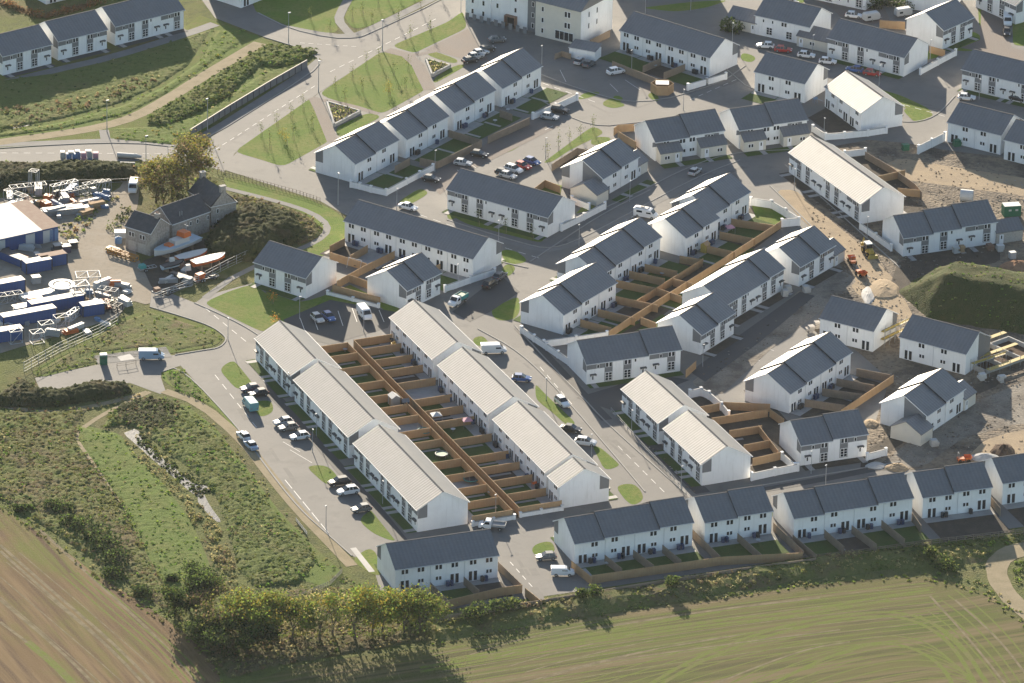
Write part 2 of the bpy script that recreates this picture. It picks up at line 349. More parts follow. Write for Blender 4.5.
HOUSES = {}
def house(key, x, y, th, L, z, label, vf=None, bf=None, steps=(), dz=0.36, W=W0, HE=HE0, RISE=RISE0, wall='render_white', roof='roof_tile',
          gpan=None, name='terraced_house_row', cat='terrace', oe=OE, roofname='roof', lm=None):
    """vf/bf: facade specs for the v=0 and v=W sides: ('rear', units, two) or ('front', units); steps: fractions along the ridge where the roof rises"""
    root = thing(name, (x, y, 0), th, label, cat, 'rows of white houses' if wall == 'render_white' else None)
    sl = RISE / (W / 2 + oe)
    cuts = [0] + [s * L for s in steps] + [L]; ns = len(cuts) - 1
    segz = [z + dz * (i - (ns - 1) / 2) for i in range(ns)]
    wb = MB()
    for i in range(ns):
        zz = segz[i]; u0, u1 = cuts[i], cuts[i + 1]
        he = HE + sl * oe - 0.17 + zz; hr = HE + RISE - 0.17 + zz
        wb.xprism([(0, -0.6), (W, -0.6), (W, he), (W / 2, hr), (0, he)], u0, u1, wall)
        rb = MB()
        a = -OV if i == 0 else -0.04; c = OV if i == ns - 1 else 0.0
        for sgn in (0, 1):
            ye, yr = (-oe, W / 2) if sgn == 0 else (W + oe, W / 2)
            ze, zr = HE + zz, HE + RISE + zz
            P = [(u0 + a, ye, ze), (u1 + c, ye, ze), (u1 + c, yr, zr), (u0 + a, yr, zr)]
            Q = [(px_, py_, pz_ - 0.17) for px_, py_, pz_ in P]
            rb.add(P, [(0, 1, 2, 3) if sgn == 0 else (3, 2, 1, 0)], roof)
            rb.add(Q, [(3, 2, 1, 0)], 'flashing')
            rb.add(P + Q, [(0, 4, 5, 1)], 'fascia')
            gm = 'white_plastic' if (i == 0) else 'flashing'
            rb.add([P[0], P[3], (P[3][0], P[3][1], P[3][2] - 0.2 - (dz if i else 0)), (P[0][0], P[0][1], P[0][2] - 0.2 - (dz if i else 0))], [(0, 1, 2, 3)], gm)
            rb.add([P[1], P[2], Q[2], Q[1]], [(0, 1, 2, 3)], 'white_plastic')
        rb.box(u0 + a, u1 + c, W / 2 - 0.13, W / 2 + 0.13, HE + RISE + zz - 0.12, HE + RISE + zz + 0.015, 'ridge_tile')
        rb.obj(roofname, root)
        for yy in (-oe - 0.09, W + oe):
            g = MB(); g.box(u0 + a, u1 + c, yy, yy + 0.09, HE + zz - 0.14, HE + zz - 0.02, 'fascia'); g.obj('gutter', root)
    wb.obj('wall', root)
    def zat(u):
        for i in range(ns):
            if u <= cuts[i + 1] + 1e-6: return segz[i]
        return segz[-1]
    def put(k, side, u, zz, sc=None, off=0.0):
        nm = ME[k].name.split('.')[0]
        if side == 0: link(nm, ME[k], root, (u, -off, zz), 0, sc)
        elif side == 1: link(nm, ME[k], root, (L - u, W + off, zz), math.pi, sc)
    for side, spec in ((0, vf), (1, bf)):
        if not spec: continue
        n = spec[1]; U = L / n
        for i in range(n):
            mir = i % 2 == 1
            if spec[0] == 'rearf': mir = not mir
            fx = (lambda f: (i + (1 - f if mir else f)) * U)
            zz = zat(fx(0.5) if side == 0 else L - fx(0.5))
            if spec[0].startswith('rear'):
                two = spec[2]
                if two: put('up', side, fx(0.27), HE - 1.28 + zz)
                put('up', side, fx(0.74 if two else 0.66), HE - 1.28 + zz)
                put('french', side, fx(0.27), 0.08 + zz)
                put('small', side, fx(0.74 if two else 0.68), 1.25 + zz)
                if i > 0: put('pipe', side, i * U + 0.15, zz - 0.2)
                if i % 2 == 1: put('vent', side, i * U + 0.6, HE - 0.5 + zz)
            else:
                pw = 1.75
                cx = fx(0.70)
                put('panel', side, cx, 0.35 + zz, (pw, 1, HE - 0.55))
                put('up', side, cx, HE - 1.25 + zz, None, 0.045)
                put('big', side, cx, 0.5 + zz, None, 0.045)
                end = (i == 0) or (i == n - 1)
                if end:
                    x0, x1 = (0.02, fx(0.70) - pw / 2) if not mir else (fx(0.70) + pw / 2, (i + 1) * U - 0.02)
                    if not mir and i: x0 = i * U
                    put('panel', side, (x0 + x1) / 2, HE - 1.3 + zz, (abs(x1 - x0), 1, 1.1))
                    put('slit', side, fx(0.36), HE - 1.2 + zz, (1.3, 1, 1), 0.045)
                else:
                    put('slit', side, fx(0.45), HE - 1.0 + zz)
                put('door', side, fx(0.2), zz)
                put('canopy', side, fx(0.2), 2.3 + zz)
    # grey panel that wraps round the end wall at the street side
    if gpan is None:
        gpan = [s for s, sp in ((0, vf), (1, bf)) if sp and sp[0] == 'front']
    for s in gpan:
        for u, e in ((0, 0), (L, 1)):
            zz = segz[0] if e == 0 else segz[-1]; b = MB(); w_ = 2.0
            h0 = HE - 1.9 + zz
            ht = [HE + sl * oe - 0.2 + zz, HE + sl * (oe + w_) - 0.2 + zz]
            ys = (0.02, w_) if s == 0 else (W - 0.02, W - w_)
            xo = -0.04 if e == 0 else 0.04
            b.add([(u + xo, ys[0], h0), (u + xo, ys[1], h0), (u + xo, ys[1], ht[1]), (u + xo, ys[0], ht[0])], [(0, 1, 2, 3)], 'cladding')
            b.add([(u, ys[1], h0), (u + xo, ys[1], h0), (u + xo, ys[1], ht[1]), (u, ys[1], ht[1])], [(0, 1, 2, 3)], 'cladding')
            b.obj('cladding_panel', root)
    HOUSES[key] = dict(x=x, y=y, th=th, L=L, W=W, root=root, lm=lm or key)
    return root

def loc(key, u, v, z=0.0):
    h = HOUSES[key]; c, s = math.cos(h['th']), math.sin(h['th'])
    return Vector((h['x'] + u * c - v * s, h['y'] + u * s + v * c, z))
def rel(key, p):
    h = HOUSES[key]; c, s = math.cos(h['th']), math.sin(h['th']); dx, dy = p[0] - h['x'], p[1] - h['y']
    return dx * c + dy * s, -dx * s + dy * c
def from_eaves(e0, e1=None, th=None, L=None):
    """origin, angle and length of a row from its two eave corners in the photograph"""
    a = at(*e0, HE0)
    if e1: d = at(*e1, HE0) - a; th = math.atan2(d.y, d.x); L = math.hypot(d.x, d.y) - 2 * OV
    c, s = math.cos(th), math.sin(th)
    return a.x + c * OV - s * OE, a.y + s * OV + c * OE, th, L, 0.0

H = {'S1': (-21.259, -119.652, 0.36, 20.791, 0.016), 'S2': (12.986, -105.7, 0.387, 24.65, 0), 'S3': (38.235, -95.292, 0.378, 14.145, 0.006), 'S4': (55.699, -92.151, 0.371, 25.107, 0.003), 'S5': (81.251, -81.714, 0.342, 14.512, 0.011), 'M1': (15.383, -21.046, 0.381, 20.825, 0), 'M2': (58.071, -58.393, 0.383, 14.405, 0), 'T9': (-36.422, 51.477, -0.606, 33.795, -0.03), 'T10': (-14.702, 70.357, -0.589, 26.262, 0), 'H11': (-54.731, 27.89, -0.621, 13.704, 0), 'H12': (-22.306, 14.863, 0.917, 11.369, 0), 'P1': (-35.286, 83.961, 0.979, 16.371, 0.046), 'P2': (-14.115, 115.383, 0.975, 16.054, 0.036), 'P3': (-3.51, 130.784, 0.989, 16.009, 0.03), 'p': (10.515, 4.027, 0.986, 20.091, 0), 'q': (18.131, 25.517, 0.992, 23.932, 0), 'r': (36.6, 46.445, 0.972, 12.799, 0), 's': (42.733, 59.792, 0.984, 14.717, 0.015), 't': (39.046, -4.81, 1.001, 13.168, 0.001), 'u': (44.314, 10.825, 0.986, 23.251, 0.009), 'v': (60.588, 32.034, 0.973, 13.656, 0.017), 'C16': (60.353, 95.876, -1.099, 32.429, 0), 'C17a': (22.561, -33.337, -1.15, 17.827, 0), 'C17b': (30.848, -52.1, -1.157, 18.199, -0.016), 'A1': (-52.695, -11.902, -1.165, 20.17, 0), 'A2': (-43.885, -32.319, -1.158, 29.601, 0), 'A3': (-30.856, -62.464, -1.16, 33.194, 0.016), 'B1': (-25.276, 0.315, -1.153, 22.901, 0), 'B2': (-14.849, -23.397, -1.155, 26.076, 0), 'B3': (-3.309, -49.522, -1.164, 27.033, 0), 'B4': (7.797, -75.813, -1.161, 5.536, 0), 'K18': (56.503, -33.176, 0.987, 23.948, 0.011), 'K19': (83.79, -42.897, 1.002, 15.314, 0.028), 'K20': (63.998, 4.828, -0.524, 12.524, 0), 'K21': (80.251, -4.045, -0.554, 15.479, 0.035), 'K22': (83.409, 49.448, 0.393, 22.027, 0), 'L1': (-117.175, 143.412, 0.66, 13.267, 0), 'L2': (-105.252, 153.591, 0.65, 13.328, 0.006), 'L3': (-92.816, 163.713, 0.66, 19.083, 0.007), 'N25': (23.465, 168.341, -0.671, 25.992, 0), 'N26': (71.249, 166.462, -0.593, 20.65, 0), 'N27': (98.187, 172.657, 0.884, 11.602, 0), 'N28': (69.626, 135.596, -1.114, 17.131, 0), 'N29': (30.812, 100.488, 0.432, 16.828, 0.032), 'N30': (49.569, 108.703, 0.398, 16.519, 0.017), 'N32': (53.93, 144.128, -0.556, 13.055, 0), 'N33': (96.349, 115.815, -0.556, 13.467, 0)}
H['P1b'] = from_eaves((407, 139.2), (449.6, 116.8)); H['N23'] = from_eaves((754, 15.1), (810, 27.7)); H['N31'] = from_eaves((603.4, 178.4), (640, 157.5))
H['N34'] = from_eaves((960.8, 69.2), None, -0.556, 24); H['N33b'] = from_eaves((1003.2, 139.8), None, -0.556, 14)
H['S6'] = from_eaves((1002.7, 483.9), None, 0.37, 14)
R2 = lambda n: ('rear', n, True)
R1_ = lambda n: ('rear', n, False)
RF = lambda n: ('rearf', n, False)
F_ = lambda n: ('front', n)
# key: (v=0 facade, v=W facade, roof steps, label, landmark)
HS = {
 'S1': (R2(3), F_(3), (), 'white terrace behind the yellow trees, leftmost house row of the field edge', 'the leftmost field-edge terrace'),
 'S2': (R1_(4), F_(4), (.247, .718), 'white field-edge terrace with two roof steps right of the parked white van', 'the two-step field-edge terrace'),
 'S3': (R2(2), F_(2), (.483,), 'shorter white field-edge terrace with one roof step, middle of the bottom row', 'the short middle field-edge terrace'),
 'S4': (R1_(4), F_(4), (.252, .705), 'long white field-edge terrace with ranch-rail fence below, second longest from right', 'the long field-edge terrace'),
 'S5': (R2(2), F_(2), (.446,), 'white field-edge terrace over bare soil gardens near the farm track bend', 'the field-edge terrace over bare soil'),
 'S6': (R2(2), F_(2), (), 'white field-edge terrace cut off by the right picture edge', 'the cut-off field-edge terrace'),
 'M1': (F_(3), R1_(3), (.656,), 'white terrace facing the cream-roofed pair, grey panels and three door canopies', 'the three-door grey-panel terrace'),
 'M2': (F_(2), R1_(2), (.477,), 'small white grey-panel semi-detached block just above the field-edge terraces', 'the small semi above the field-edge rows'),
 'T9': (R2(5), F_(5), (), 'longest dark-roofed white terrace, ten small upper windows facing its timber-fenced gardens', 'the longest dark-roofed terrace'),
 'T10': (F_(4), R1_(4), (), 'white terrace with grey window panels on the street corner above the longest terrace', 'the grey-panel corner terrace'),
 'H11': (F_(2), R1_(2), (), 'white semi-detached block beside the dark scrub, with grey panels and dark roof', 'the semi beside the scrub'),
 'H12': (F_(2), R1_(2), (.473,), 'small white house with stepped roof standing in front of the longest terrace', 'the small stepped-roof house'),
 'P1': (R1_(2), F_(2), (.463,), 'white house block nearest the roadside lawn corner, first of three stepped upward', 'the lowest house by the lawns'),
 'P1b': (R1_(2), F_(2), (.48,), 'white house block second from the roadside lawn corner, with walled garden corner', 'the second house by the lawns'),
 'P2': (R1_(2), F_(2), (.479,), 'white house block third from the roadside lawn corner, its timber fence beside parked cars', 'the third house by the lawns'),
 'P3': (R1_(2), F_(2), (.48,), 'white house block closest to the grey apartment block car park', 'the house by the apartment car park'),
 'p': (R1_(3), F_(3), (.333,), 'white terrace end with bright roof edge beside the sunlit street junction', 'the terrace at the sunlit junction'),
 'q': (R1_(4), F_(4), (.25, .71), 'white terrace with two roof steps, behind the parked white camper van', 'the terrace by the camper van'),
 'r': (R1_(2), F_(2), (.505,), 'white house block with pale left gable, right of the parked white camper van', 'the pale-gabled house block'),
 's': (R1_(2), F_(2), (.43,), 'white house block whose garden has the curved white wall and bright lawn', 'the house with the curved garden wall'),
 't': (F_(2), R1_(2), (.48,), 'white grey-panel house block lowest along the unfinished street', 'the lowest house on the unfinished street'),
 'u': (F_(4), R1_(4), (.741,), 'longer white terrace in the middle of the unfinished street with bright far roof', 'the middle terrace on the unfinished street'),
 'v': (F_(2), R1_(2), (.55,), 'white house block with low side wing at the top of the unfinished street', 'the winged house on the unfinished street'),
 'C16': (F_(5), R1_(5), (), 'long cream-roofed white terrace above the sandy site road', 'the cream terrace by the site road'),
 'C17a': (F_(3), R1_(3), (), 'cream-roofed white house row facing the wide road, upper one of its pair', 'the upper cream pair house'),
 'C17b': (F_(3), R1_(3), (), 'cream-roofed white house row facing the wide road, lower one of its pair', 'the lower cream pair house'),
 'A1': (F_(4), R1_(4), (), 'cream-roofed white row by the bend, topmost of the left-hand line of three', 'the top left cream row'),
 'A2': (F_(5), R1_(5), (), 'cream-roofed white row in the middle of the left-hand line of three', 'the middle left cream row'),
 'A3': (F_(6), R1_(6), (), 'cream-roofed white row at the bottom of the left-hand line, with plain white gable', 'the bottom left cream row'),
 'B1': (R1_(4), F_(4), (), 'cream-roofed white row topmost in the line right of the timber gardens', 'the top central cream row'),
 'B2': (R1_(5), F_(5), (), 'cream-roofed white row second from top in the line right of the timber gardens', 'the upper central cream row'),
 'B3': (R1_(5), F_(5), (), 'cream-roofed white row second from bottom in the line right of the timber gardens', 'the lower central cream row'),
 'B4': (('rear', 1, False), F_(1), (), 'short single cream-roofed end house stepped below the central row', 'the short cream end house'),
 'K18': (R1_(4), F_(4), (.26, .735), 'white terrace with two roof steps and dark fenced gardens, beside the unfinished road', 'the two-step road terrace'),
 'K19': (R1_(2), None, (.49,), 'white house block with small gabled wings at both ends on the muddy site', 'the double-winged house'),
 'K20': (R1_(2), F_(2), (), 'white semi-detached block with scaffolded end left of the grassy mound', 'the semi left of the mound'),
 'K21': (R1_(2), F_(2), (), 'white semi-detached block below the grassy mound with grey part-finished gable', 'the semi below the mound'),
 'K22': (F_(3), R1_(3), (.316, .62), 'white three-unit terrace with dark low wing above the grassy mound', 'the terrace above the mound'),
 'L1': (F_(2), None, (), 'white grey-panel block cut by the left picture edge above the reed pond', 'the block at the left picture edge'),
 'L2': (F_(2), None, (), 'white grey-panel block in the middle of the three above the reed pond', 'the middle block above the reed pond'),
 'L3': (F_(3), None, (), 'white grey-panel terrace, longest of the three above the reed pond', 'the longest block above the reed pond'),
 'N25': (R2(4), F_(4), (), 'long white terrace behind timber gardens right of the apartment block', 'the long terrace right of the apartments'),
 'N26': (F_(3), None, (), 'white terrace with grey panels behind the parked blue and red cars', 'the blue-and-red-car terrace'),
 'N27': (F_(2), None, (), 'white house with bright roof edge beside the paved lane of parked vans', 'the house by the paved lane'),
 'N28': (R1_(3), F_(3), (), 'small cream-roofed white block in the upper estate, with a walled garden', 'the upper small cream block'),
 'N29': (None, R1_(2), (.496,), 'white house block with two grey porches, left one facing the curved street', 'the left porched block'),
 'N30': (None, R1_(2), (.5,), 'white house block with two grey porches, next to the walled cream-roofed block', 'the right porched block'),
 'N31': (R1_(2), F_(2), (.5,), 'white house block with low gabled wings and lit stone gable near the red car', 'the house with low gabled wings'),
 'N32': (R1_(2), F_(2), (), 'white block with pale right gable above the right porched block', 'the pale-gabled upper block'),
 'N33': (R1_(2), F_(2), (), 'white semi beside the construction entrance wall, left one of the stepped two', 'the semi by the site entrance'),
 'N33b': (R1_(2), F_(2), (), 'white semi stepped forward at the right picture edge by the site entrance', 'the stepped-forward semi'),
 'N34': (F_(4), None, (), 'white grey-panel terrace behind the white car at the upper right edge', 'the upper right edge terrace'),
 'N23': (None, None, (), 'white block with two low wings behind a row of white and red cars', 'the block with two low wings'),
}
for k, (vf, bf, st, lb, lm) in HS.items():
    x, y, th, L, z = H[k]
    house(k, x, y, th, L, z, lb, vf, bf, st, lm=lm)
# front doors and windows of the plain-fronted blocks
def extra(key, items):
    for k, u, z in items: 
        nm = ME[k].name.split('.')[0]; link(nm, ME[k], HOUSES[key]['root'], (u, -0.0, z), 0)
extra('N29', [('up', 2.6, 3.4), ('up', 9.0, 3.4), ('up', 6.6, 3.4), ('up', 13.5, 3.4), ('small', 9.0, 1.1), ('small', 6.8, 1.1)])
extra('N30', [('up', 2.6, 3.4), ('up', 9.0, 3.4), ('up', 6.6, 3.4), ('up', 13.5, 3.4), ('small', 9.0, 1.1), ('small', 6.8, 1.1)])
extra('N23', [('big', 3.8, 0.6), ('big', 9.0, 0.6), ('slit', 4.6, 3.5), ('up', 7.6, 3.4), ('slit', 2.2, 3.4)])

def wing(key, u0, u1, v0, v1, he, rise, axis, wall='render_cream', roof='roof_tile', door=None, win=None):
    """low gabled or lean-to wing; ridge along u ('u'), along v ('v') or lean-to against the front wall ('l')"""
    root = HOUSES[key]['root']; b = MB(); r = MB(); o = 0.2
    if axis == 'u':
        b.xprism([(v0, -0.3), (v1, -0.3), (v1, he), ((v0 + v1) / 2, he + rise), (v0, he)], u0, u1, wall)
        m_ = (v0 + v1) / 2
        for ye, in ((v0 - o,), (v1 + o,)):
            s = rise / ((v1 - v0) / 2); ze = he - s * o
            P = [(u0 - o, ye, ze + .15), (u1 + o, ye, ze + .15), (u1 + o, m_, he + rise + .15), (u0 - o, m_, he + rise + .15)]
            Q = [(p[0], p[1], p[2] - .14) for p in P]
            r.add(P + Q, [(0, 1, 2, 3), (7, 6, 5, 4), (0, 4, 5, 1), (1, 5, 6, 2), (3, 7, 4, 0)], roof)
    elif axis == 'v':
        m_ = (u0 + u1) / 2
        P = [(u0, -0.3), (u1, -0.3), (u1, he), (m_, he + rise), (u0, he)]
        vs = [(p[0], v0, p[1]) for p in P] + [(p[0], v1, p[1]) for p in P]
        b.add(vs, [tuple(range(5)), tuple(range(9, 4, -1))] + [(i, i + 5, (i + 1) % 5 + 5, (i + 1) % 5) for i in range(5)], wall)
        for xe in (u0 - o, u1 + o):
            s = rise / ((u1 - u0) / 2); ze = he - s * o
            P = [(xe, v0 - o, ze + .15), (xe, v1, ze + .15), (m_, v1, he + rise + .15), (m_, v0 - o, he + rise + .15)]
            Q = [(p[0], p[1], p[2] - .14) for p in P]
            r.add(P + Q, [(0, 1, 2, 3), (7, 6, 5, 4), (0, 4, 5, 1), (1, 5, 6, 2), (3, 7, 4, 0)], roof)
    else:
        b.box(u0, u1, v0, v1, -0.3, he - 0.02, wall)
        P = [(u0 - o, v0 - o, he), (u1 + o, v0 - o, he), (u1 + o, v1, he + rise), (u0 - o, v1, he + rise)]
        Q = [(p[0], p[1], p[2] - .14) for p in P]
        r.add(P + Q, [(0, 1, 2, 3), (7, 6, 5, 4), (0, 4, 5, 1), (1, 5, 6, 2), (3, 7, 4, 0)], roof)
        b.add([(u0, v0, he - .02), (u0, v1, he - .02), (u0, v1, he + rise - .16)], [(0, 1, 2)], wall)
        b.add([(u1, v0, he - .02), (u1, v1, he - .02), (u1, v1, he + rise - .16)], [(0, 1, 2)], wall)
    b.obj('wing_wall', root); r.obj('wing_roof', root)
    if door is not None: link('door', ME['door'], root, (door, v0, 0), 0)
    if win is not None: link('window', ME['small'], root, (win, v0, 1.0), 0)
for k in ('N29', 'N30'):
    L = HOUSES[k]['L']
    wing(k, 0.3, 5.6, -2.2, -0.02, 2.6, 1.5, 'l', door=4.4, win=1.9)
    wing(k, L - 6.6, L - 0.3, -2.2, -0.02, 2.6, 1.5, 'l', door=L - 5.2, win=L - 2.0)
    for s in (1.0, L - 1.0): link('cladding_panel', ME['panel'], HOUSES[k]['root'], (s if s < 2 else s - 2.0, -0.0, HE0 - 1.3), 0, (3.5, 1, 1.1))
Lk = HOUSES['K22']['L']; wing('K22', Lk + .02, Lk + 6.3, -0.4, 5.4, 2.6, 1.7, 'u', 'stone_pale', door=Lk + 1.2)
Lk = HOUSES['v']['L']; wing('v', Lk + .02, Lk + 4.2, -0.2, 6, 2.6, 1.8, 'u', 'render_cream', door=Lk + .9)
Lk = HOUSES['K19']['L']; wing('K19', Lk + .02, Lk + 4.6, -0.3, 6, 2.6, 1.8, 'u', 'render_cream', door=Lk + .9)
wing('K19', -4.8, -.02, -1.6, 5.4, 2.6, 1.9, 'u', 'render_cream')
Lk = HOUSES['N31']['L']; wing('N31', Lk + .02, Lk + 4.4, 0.2, 6, 2.6, 1.8, 'u', 'render_cream', door=Lk + .9)
wing('N31', -4.8, -.02, -1.6, 5.2, 2.6, 1.9, 'u', 'render_cream')
Lk = HOUSES['N23']['L']; wing('N23', Lk - 2.5, Lk + 6.5, -1.4, 5.2, 2.6, 1.8, 'u', 'render_cream', door=Lk - 1.4, win=Lk + 1.5)
wing('N23', -7.5, .3, 0.1, 6.4, 2.6, 1.8, 'u', 'render_cream', door=-.6)
# grey part-finished end panels
for k in ('K19', 'N31'):
    b = MB(); b.add([(-.03, 0.05, 2.6), (-.03, 5.2, 2.6), (-.03, 5.2, 7.5), (-.03, 0.05, HE0)], [(0, 1, 2, 3)], 'cladding'); b.obj('gable_cladding', HOUSES[k]['root'])
Lk = HOUSES['K21']['L']
b = MB(); b.add([(Lk + .03, 5.3, 0), (Lk + .03, 10.5, 0), (Lk + .03, 10.5, HE0 - .1), (Lk + .03, 5.3, 7.7)], [(0, 1, 2, 3)], 'cladding'); b.obj('gable_cladding', HOUSES['K21']['root'])

# houses of the next streets, only partly inside the picture
x, y, th, L, z = from_eaves((46, -14), None, 0.66, 34)
house('U1', x, y, th, L, z, 'white house row behind the reed pond terraces at the top left corner', ('rear', 5, False), None, (), lm='the top left corner row')
x, y, th, L, z = from_eaves((905, -10), None, -0.30, 11)
house('U2', x, y, th, L, z, 'white house at the top edge behind the bright-edged house', None, None, (), lm='the top edge house')
x, y, th, L, z = from_eaves((800, -22), None, -0.5, 17)
house('U3', x, y, th, L, z, 'white house row with dark bushes at the top edge by the pale square', ('front', 3), None, (), lm='the top edge row by the pale square')
x, y, th, L, z = from_eaves((975, -12), None, -0.9, 14)
house('U4', x, y, th, L, z, 'white gabled house at the top edge beside the paved lane', ('front', 2), None, (), lm='the top edge house by the lane')

# farm buildings of rough stone
def farm(key, e0, e1, W, HE, RISE, label, roof='roof_slate', wall='stone_wall', wins=(), chim=(), L=None, th=None):
    a = at(*e0, HE)
    if e1: d = at(*e1, HE) - a; th = math.atan2(d.y, d.x); L = math.hypot(d.x, d.y)
    r = house(key, a.x, a.y, th, L, 0, label, None, None, (), W=W, HE=HE, RISE=RISE, wall=wall, roof=roof, name='stone_farm_building', cat='farm building', oe=0.1, lm='the stone farm')
    for k, u, z in wins: link(ME[k].name.split('.')[0], ME[k], r, (u, 0, z), 0)
    for u, v, h in chim:
        b = MB(); b.box(u - .5, u + .5, v - .35, v + .35, HE + RISE - 1.0, HE + RISE + h, 'stone_wall'); b.box(u - .6, u + .6, v - .45, v + .45, HE + RISE + h, HE + RISE + h + .15, 'stone_pale')
        for s in (-.22, .22): b.tube((u + s, v, HE + RISE + h + .15), (u + s, v, HE + RISE + h + .6), .13, .11, 'rust')
        b.obj('chimney', r)
    return r
r = farm('farmA', (125.5, 226.2), (150.3, 233.8), 6.6, 5.2, 2.6, 'gabled stone farm cottage with two white windows beside the parked lifeboat', chim=((6.0, 3.3, .7),))
for u in (1.7, 4.6): link('window', ME['up'], r, (u, 0, 3.3), 0)
for u in (1.8, 4.5):
    b = MB(); b.box(u - 1.0, u + 1.0, -.03, 0, 0, 2.3, 'stone_pale'); b.obj('blocked_doorway', r)
r = farm('farmB', (172.5, 224.5), (209.5, 211.6), 7.4, 4.6, 3.0, 'long dark-slated stone farm range with four small windows in a row')
for u in (5.2, 7.2, 10.2): link('window', ME['slit'], r, (u, 0, 2.9), 0, (1.2, 1, 1.2))
for u in (3.0, 3.6):
    b = MB(); b.tube((u, 1.0, 5.2), (u, 1.0, 6.4), .12, .12, 'steel'); b.obj('roof_pipe', r)
a = at(211, 229); 
r = house('farmC', a.x, a.y, 0.55, 6.2, 0, 'tall stone farm house end with chimneys beside the dark scrub', None, None, (), W=10, HE=5.2, RISE=0.3, wall='stone_wall', roof='roof_slate', name='stone_farm_building', cat='farm building', oe=0.1, lm='the stone farm')
wb = MB(); wb.add([(0, -.02, 5.0), (6.2, -.02, 5.0), (3.1, -.02, 8.2)], [(0, 1, 2)], 'stone_wall'); wb.add([(0, 10, 5.0), (6.2, 10, 5.0), (3.1, 10, 8.2)], [(0, 1, 2)], 'stone_wall'); wb.obj('gable_wall', r)
rb = MB()
for xe in (-.15, 6.35): rb.add([(xe, -.0, 5.3), (3.1, -.0, 8.35), (3.1, 10, 8.35), (xe, 10, 5.3)], [(0, 1, 2, 3)], 'roof_slate')
rb.obj('roof', r)
for v in (.5, 9.5):
    b = MB(); b.box(2.5, 3.7, v - .4, v + .4, 7.2, 9.2, 'stone_wall'); b.box(2.4, 3.8, v - .5, v + .5, 9.2, 9.35, 'stone_pale'); b.obj('chimney', r)
for u, z in ((1.6, 1.0), (1.6, 3.4), (4.6, 1.4)): link('window', ME['slit'], r, (u, -.02, z), 0, (1.3, 1, 1.3))

# the apartment block
a = at(581, 46); b0 = at(464, 16.5); th = math.atan2(a.y - b0.y, a.x - b0.x); L = math.hypot(a.x - b0.x, a.y - b0.y)
ap = thing('apartment_block', (b0.x, b0.y, 0), th, 'pale three-storey apartment block with dark recess beside the car park', 'apartment block')
HOUSES['AP'] = dict(x=b0.x, y=b0.y, th=th, L=L, W=13, root=ap, lm='the apartment block')
mb = MB(); mb.box(0, 7, .6, 14, -.3, 8.8, 'render_white'); mb.box(7, 17, 1.2, 14, -.3, 8.4, 'render_white'); mb.box(17, 20, .9, 14, -.3, 8.6, 'cladding')
mb.box(20, L, -.4, 13.5, -.3, 8.6, 'render_cream'); mb.box(L, L + .05, -.3, 13.4, -.3, 8.5, 'render_white'); mb.obj('wall', ap)
for u0, u1, v0, v1, h in ((0, 18.5, .3, 14.3, 8.8), (18.5, L, -.8, 14, 8.7)):
    rb = MB(); rb.xprism([(v0 - .2, h), (v1 + .2, h), ((v0 + v1) / 2, h + 4.0)], u0 - .2, u1 + .3, 'roof_tile'); rb.obj('roof', ap)
for u, v in ((2, .6), (5, .6), (8.5, 1.2), (13.5, 1.2), (18.5, .9), (22, -.4)):
    for z in (1.0, 3.6, 6.3):
        if 7 < u < 17 and z < 2: continue
        link('window', ME['slit'], ap, (u, v, z), 0, (1.6, 1, 1.6))
for z in (3.6, 6.3): link('window', ME['up'], ap, (L - 3.6, -.4, z), 0, (1.15, 1, 1.4))
link('window', win_mesh('window', 5.0, 2.2, 4, 1), ap, (L - 4.4, -.4, .5), 0)
for v in (3.0, 6.5):
    for z in (3.4, 6.2): link('window', ME['slit'], ap, (L + .05, v, z), math.pi / 2, (1.2, 1, 1.8))
b = MB(); b.box(11, 14, .1, 1.2, 2.6, 2.8, 'rust'); b.box(11, 11.2, .1, 1.2, 0, 2.6, 'rust'); b.box(13.8, 14, .1, 1.2, 0, 2.6, 'rust'); b.box(11.3, 13.7, 1.1, 1.19, 0, 2.4, 'glass'); b.obj('entrance_porch', ap)
b = MB()
for i in range(9): b.box(1 + 2 * i, 2 + 2 * i, -1.0, -.9, 0, 1.6, 'cladding')
b.obj('bin_screen', ap)
b = MB(); b.box(0, 6.5, 0, 3.6, 0, 2.4, 'render_white'); b.add([(-.2, -.2, 2.45), (6.7, -.2, 2.45), (6.7, 3.8, 3.2), (-.2, 3.8, 3.2)], [(0, 1, 2, 3)], 'roof_tile'); b.add([(-.2, -.2, 2.45), (6.7, -.2, 2.45), (6.7, -.2, 2.3), (-.2, -.2, 2.3)], [(0, 1, 2, 3)], 'fascia')
s_ = at(569, 57); tag(b.obj('bin_store', None, (s_.x, s_.y, 0), th + .15), 'low white store with sloping grey roof below the apartment block', 'store')
a = at(241, 8.2)
house('U5', a.x, a.y, 0.88, 46, 0, 'white house row at the top edge whose end stands over the shaded road', ('rear', 7, False), None, (), lm='the top edge row')
x, y, th, L, z = from_eaves((600, -45), None, -0.6, 24)
house('U6', x, y, th, L, z, 'taller apartment block standing just beyond the top edge', None, None, (), HE=9.0, RISE=4.0, name='apartment_block', cat='apartment block', lm='the top edge apartments')
import mathutils.noise as MN
# ------------------------------------------------------------------ ground
mb = MB(); mb.add([(-700, -420, 0), (700, -420, 0), (700, 1000, 0), (-700, 1000, 0)], [(0, 1, 2, 3)], 'rough_ground')
struct(mb.obj('ground'))
sheet('valley_grass', [(-40, 60), (60, 70), (170, 40), (200, 15), (262, 38), (300, 60), (190, 140), (120, 142), (-40, 152)], 'meadow')
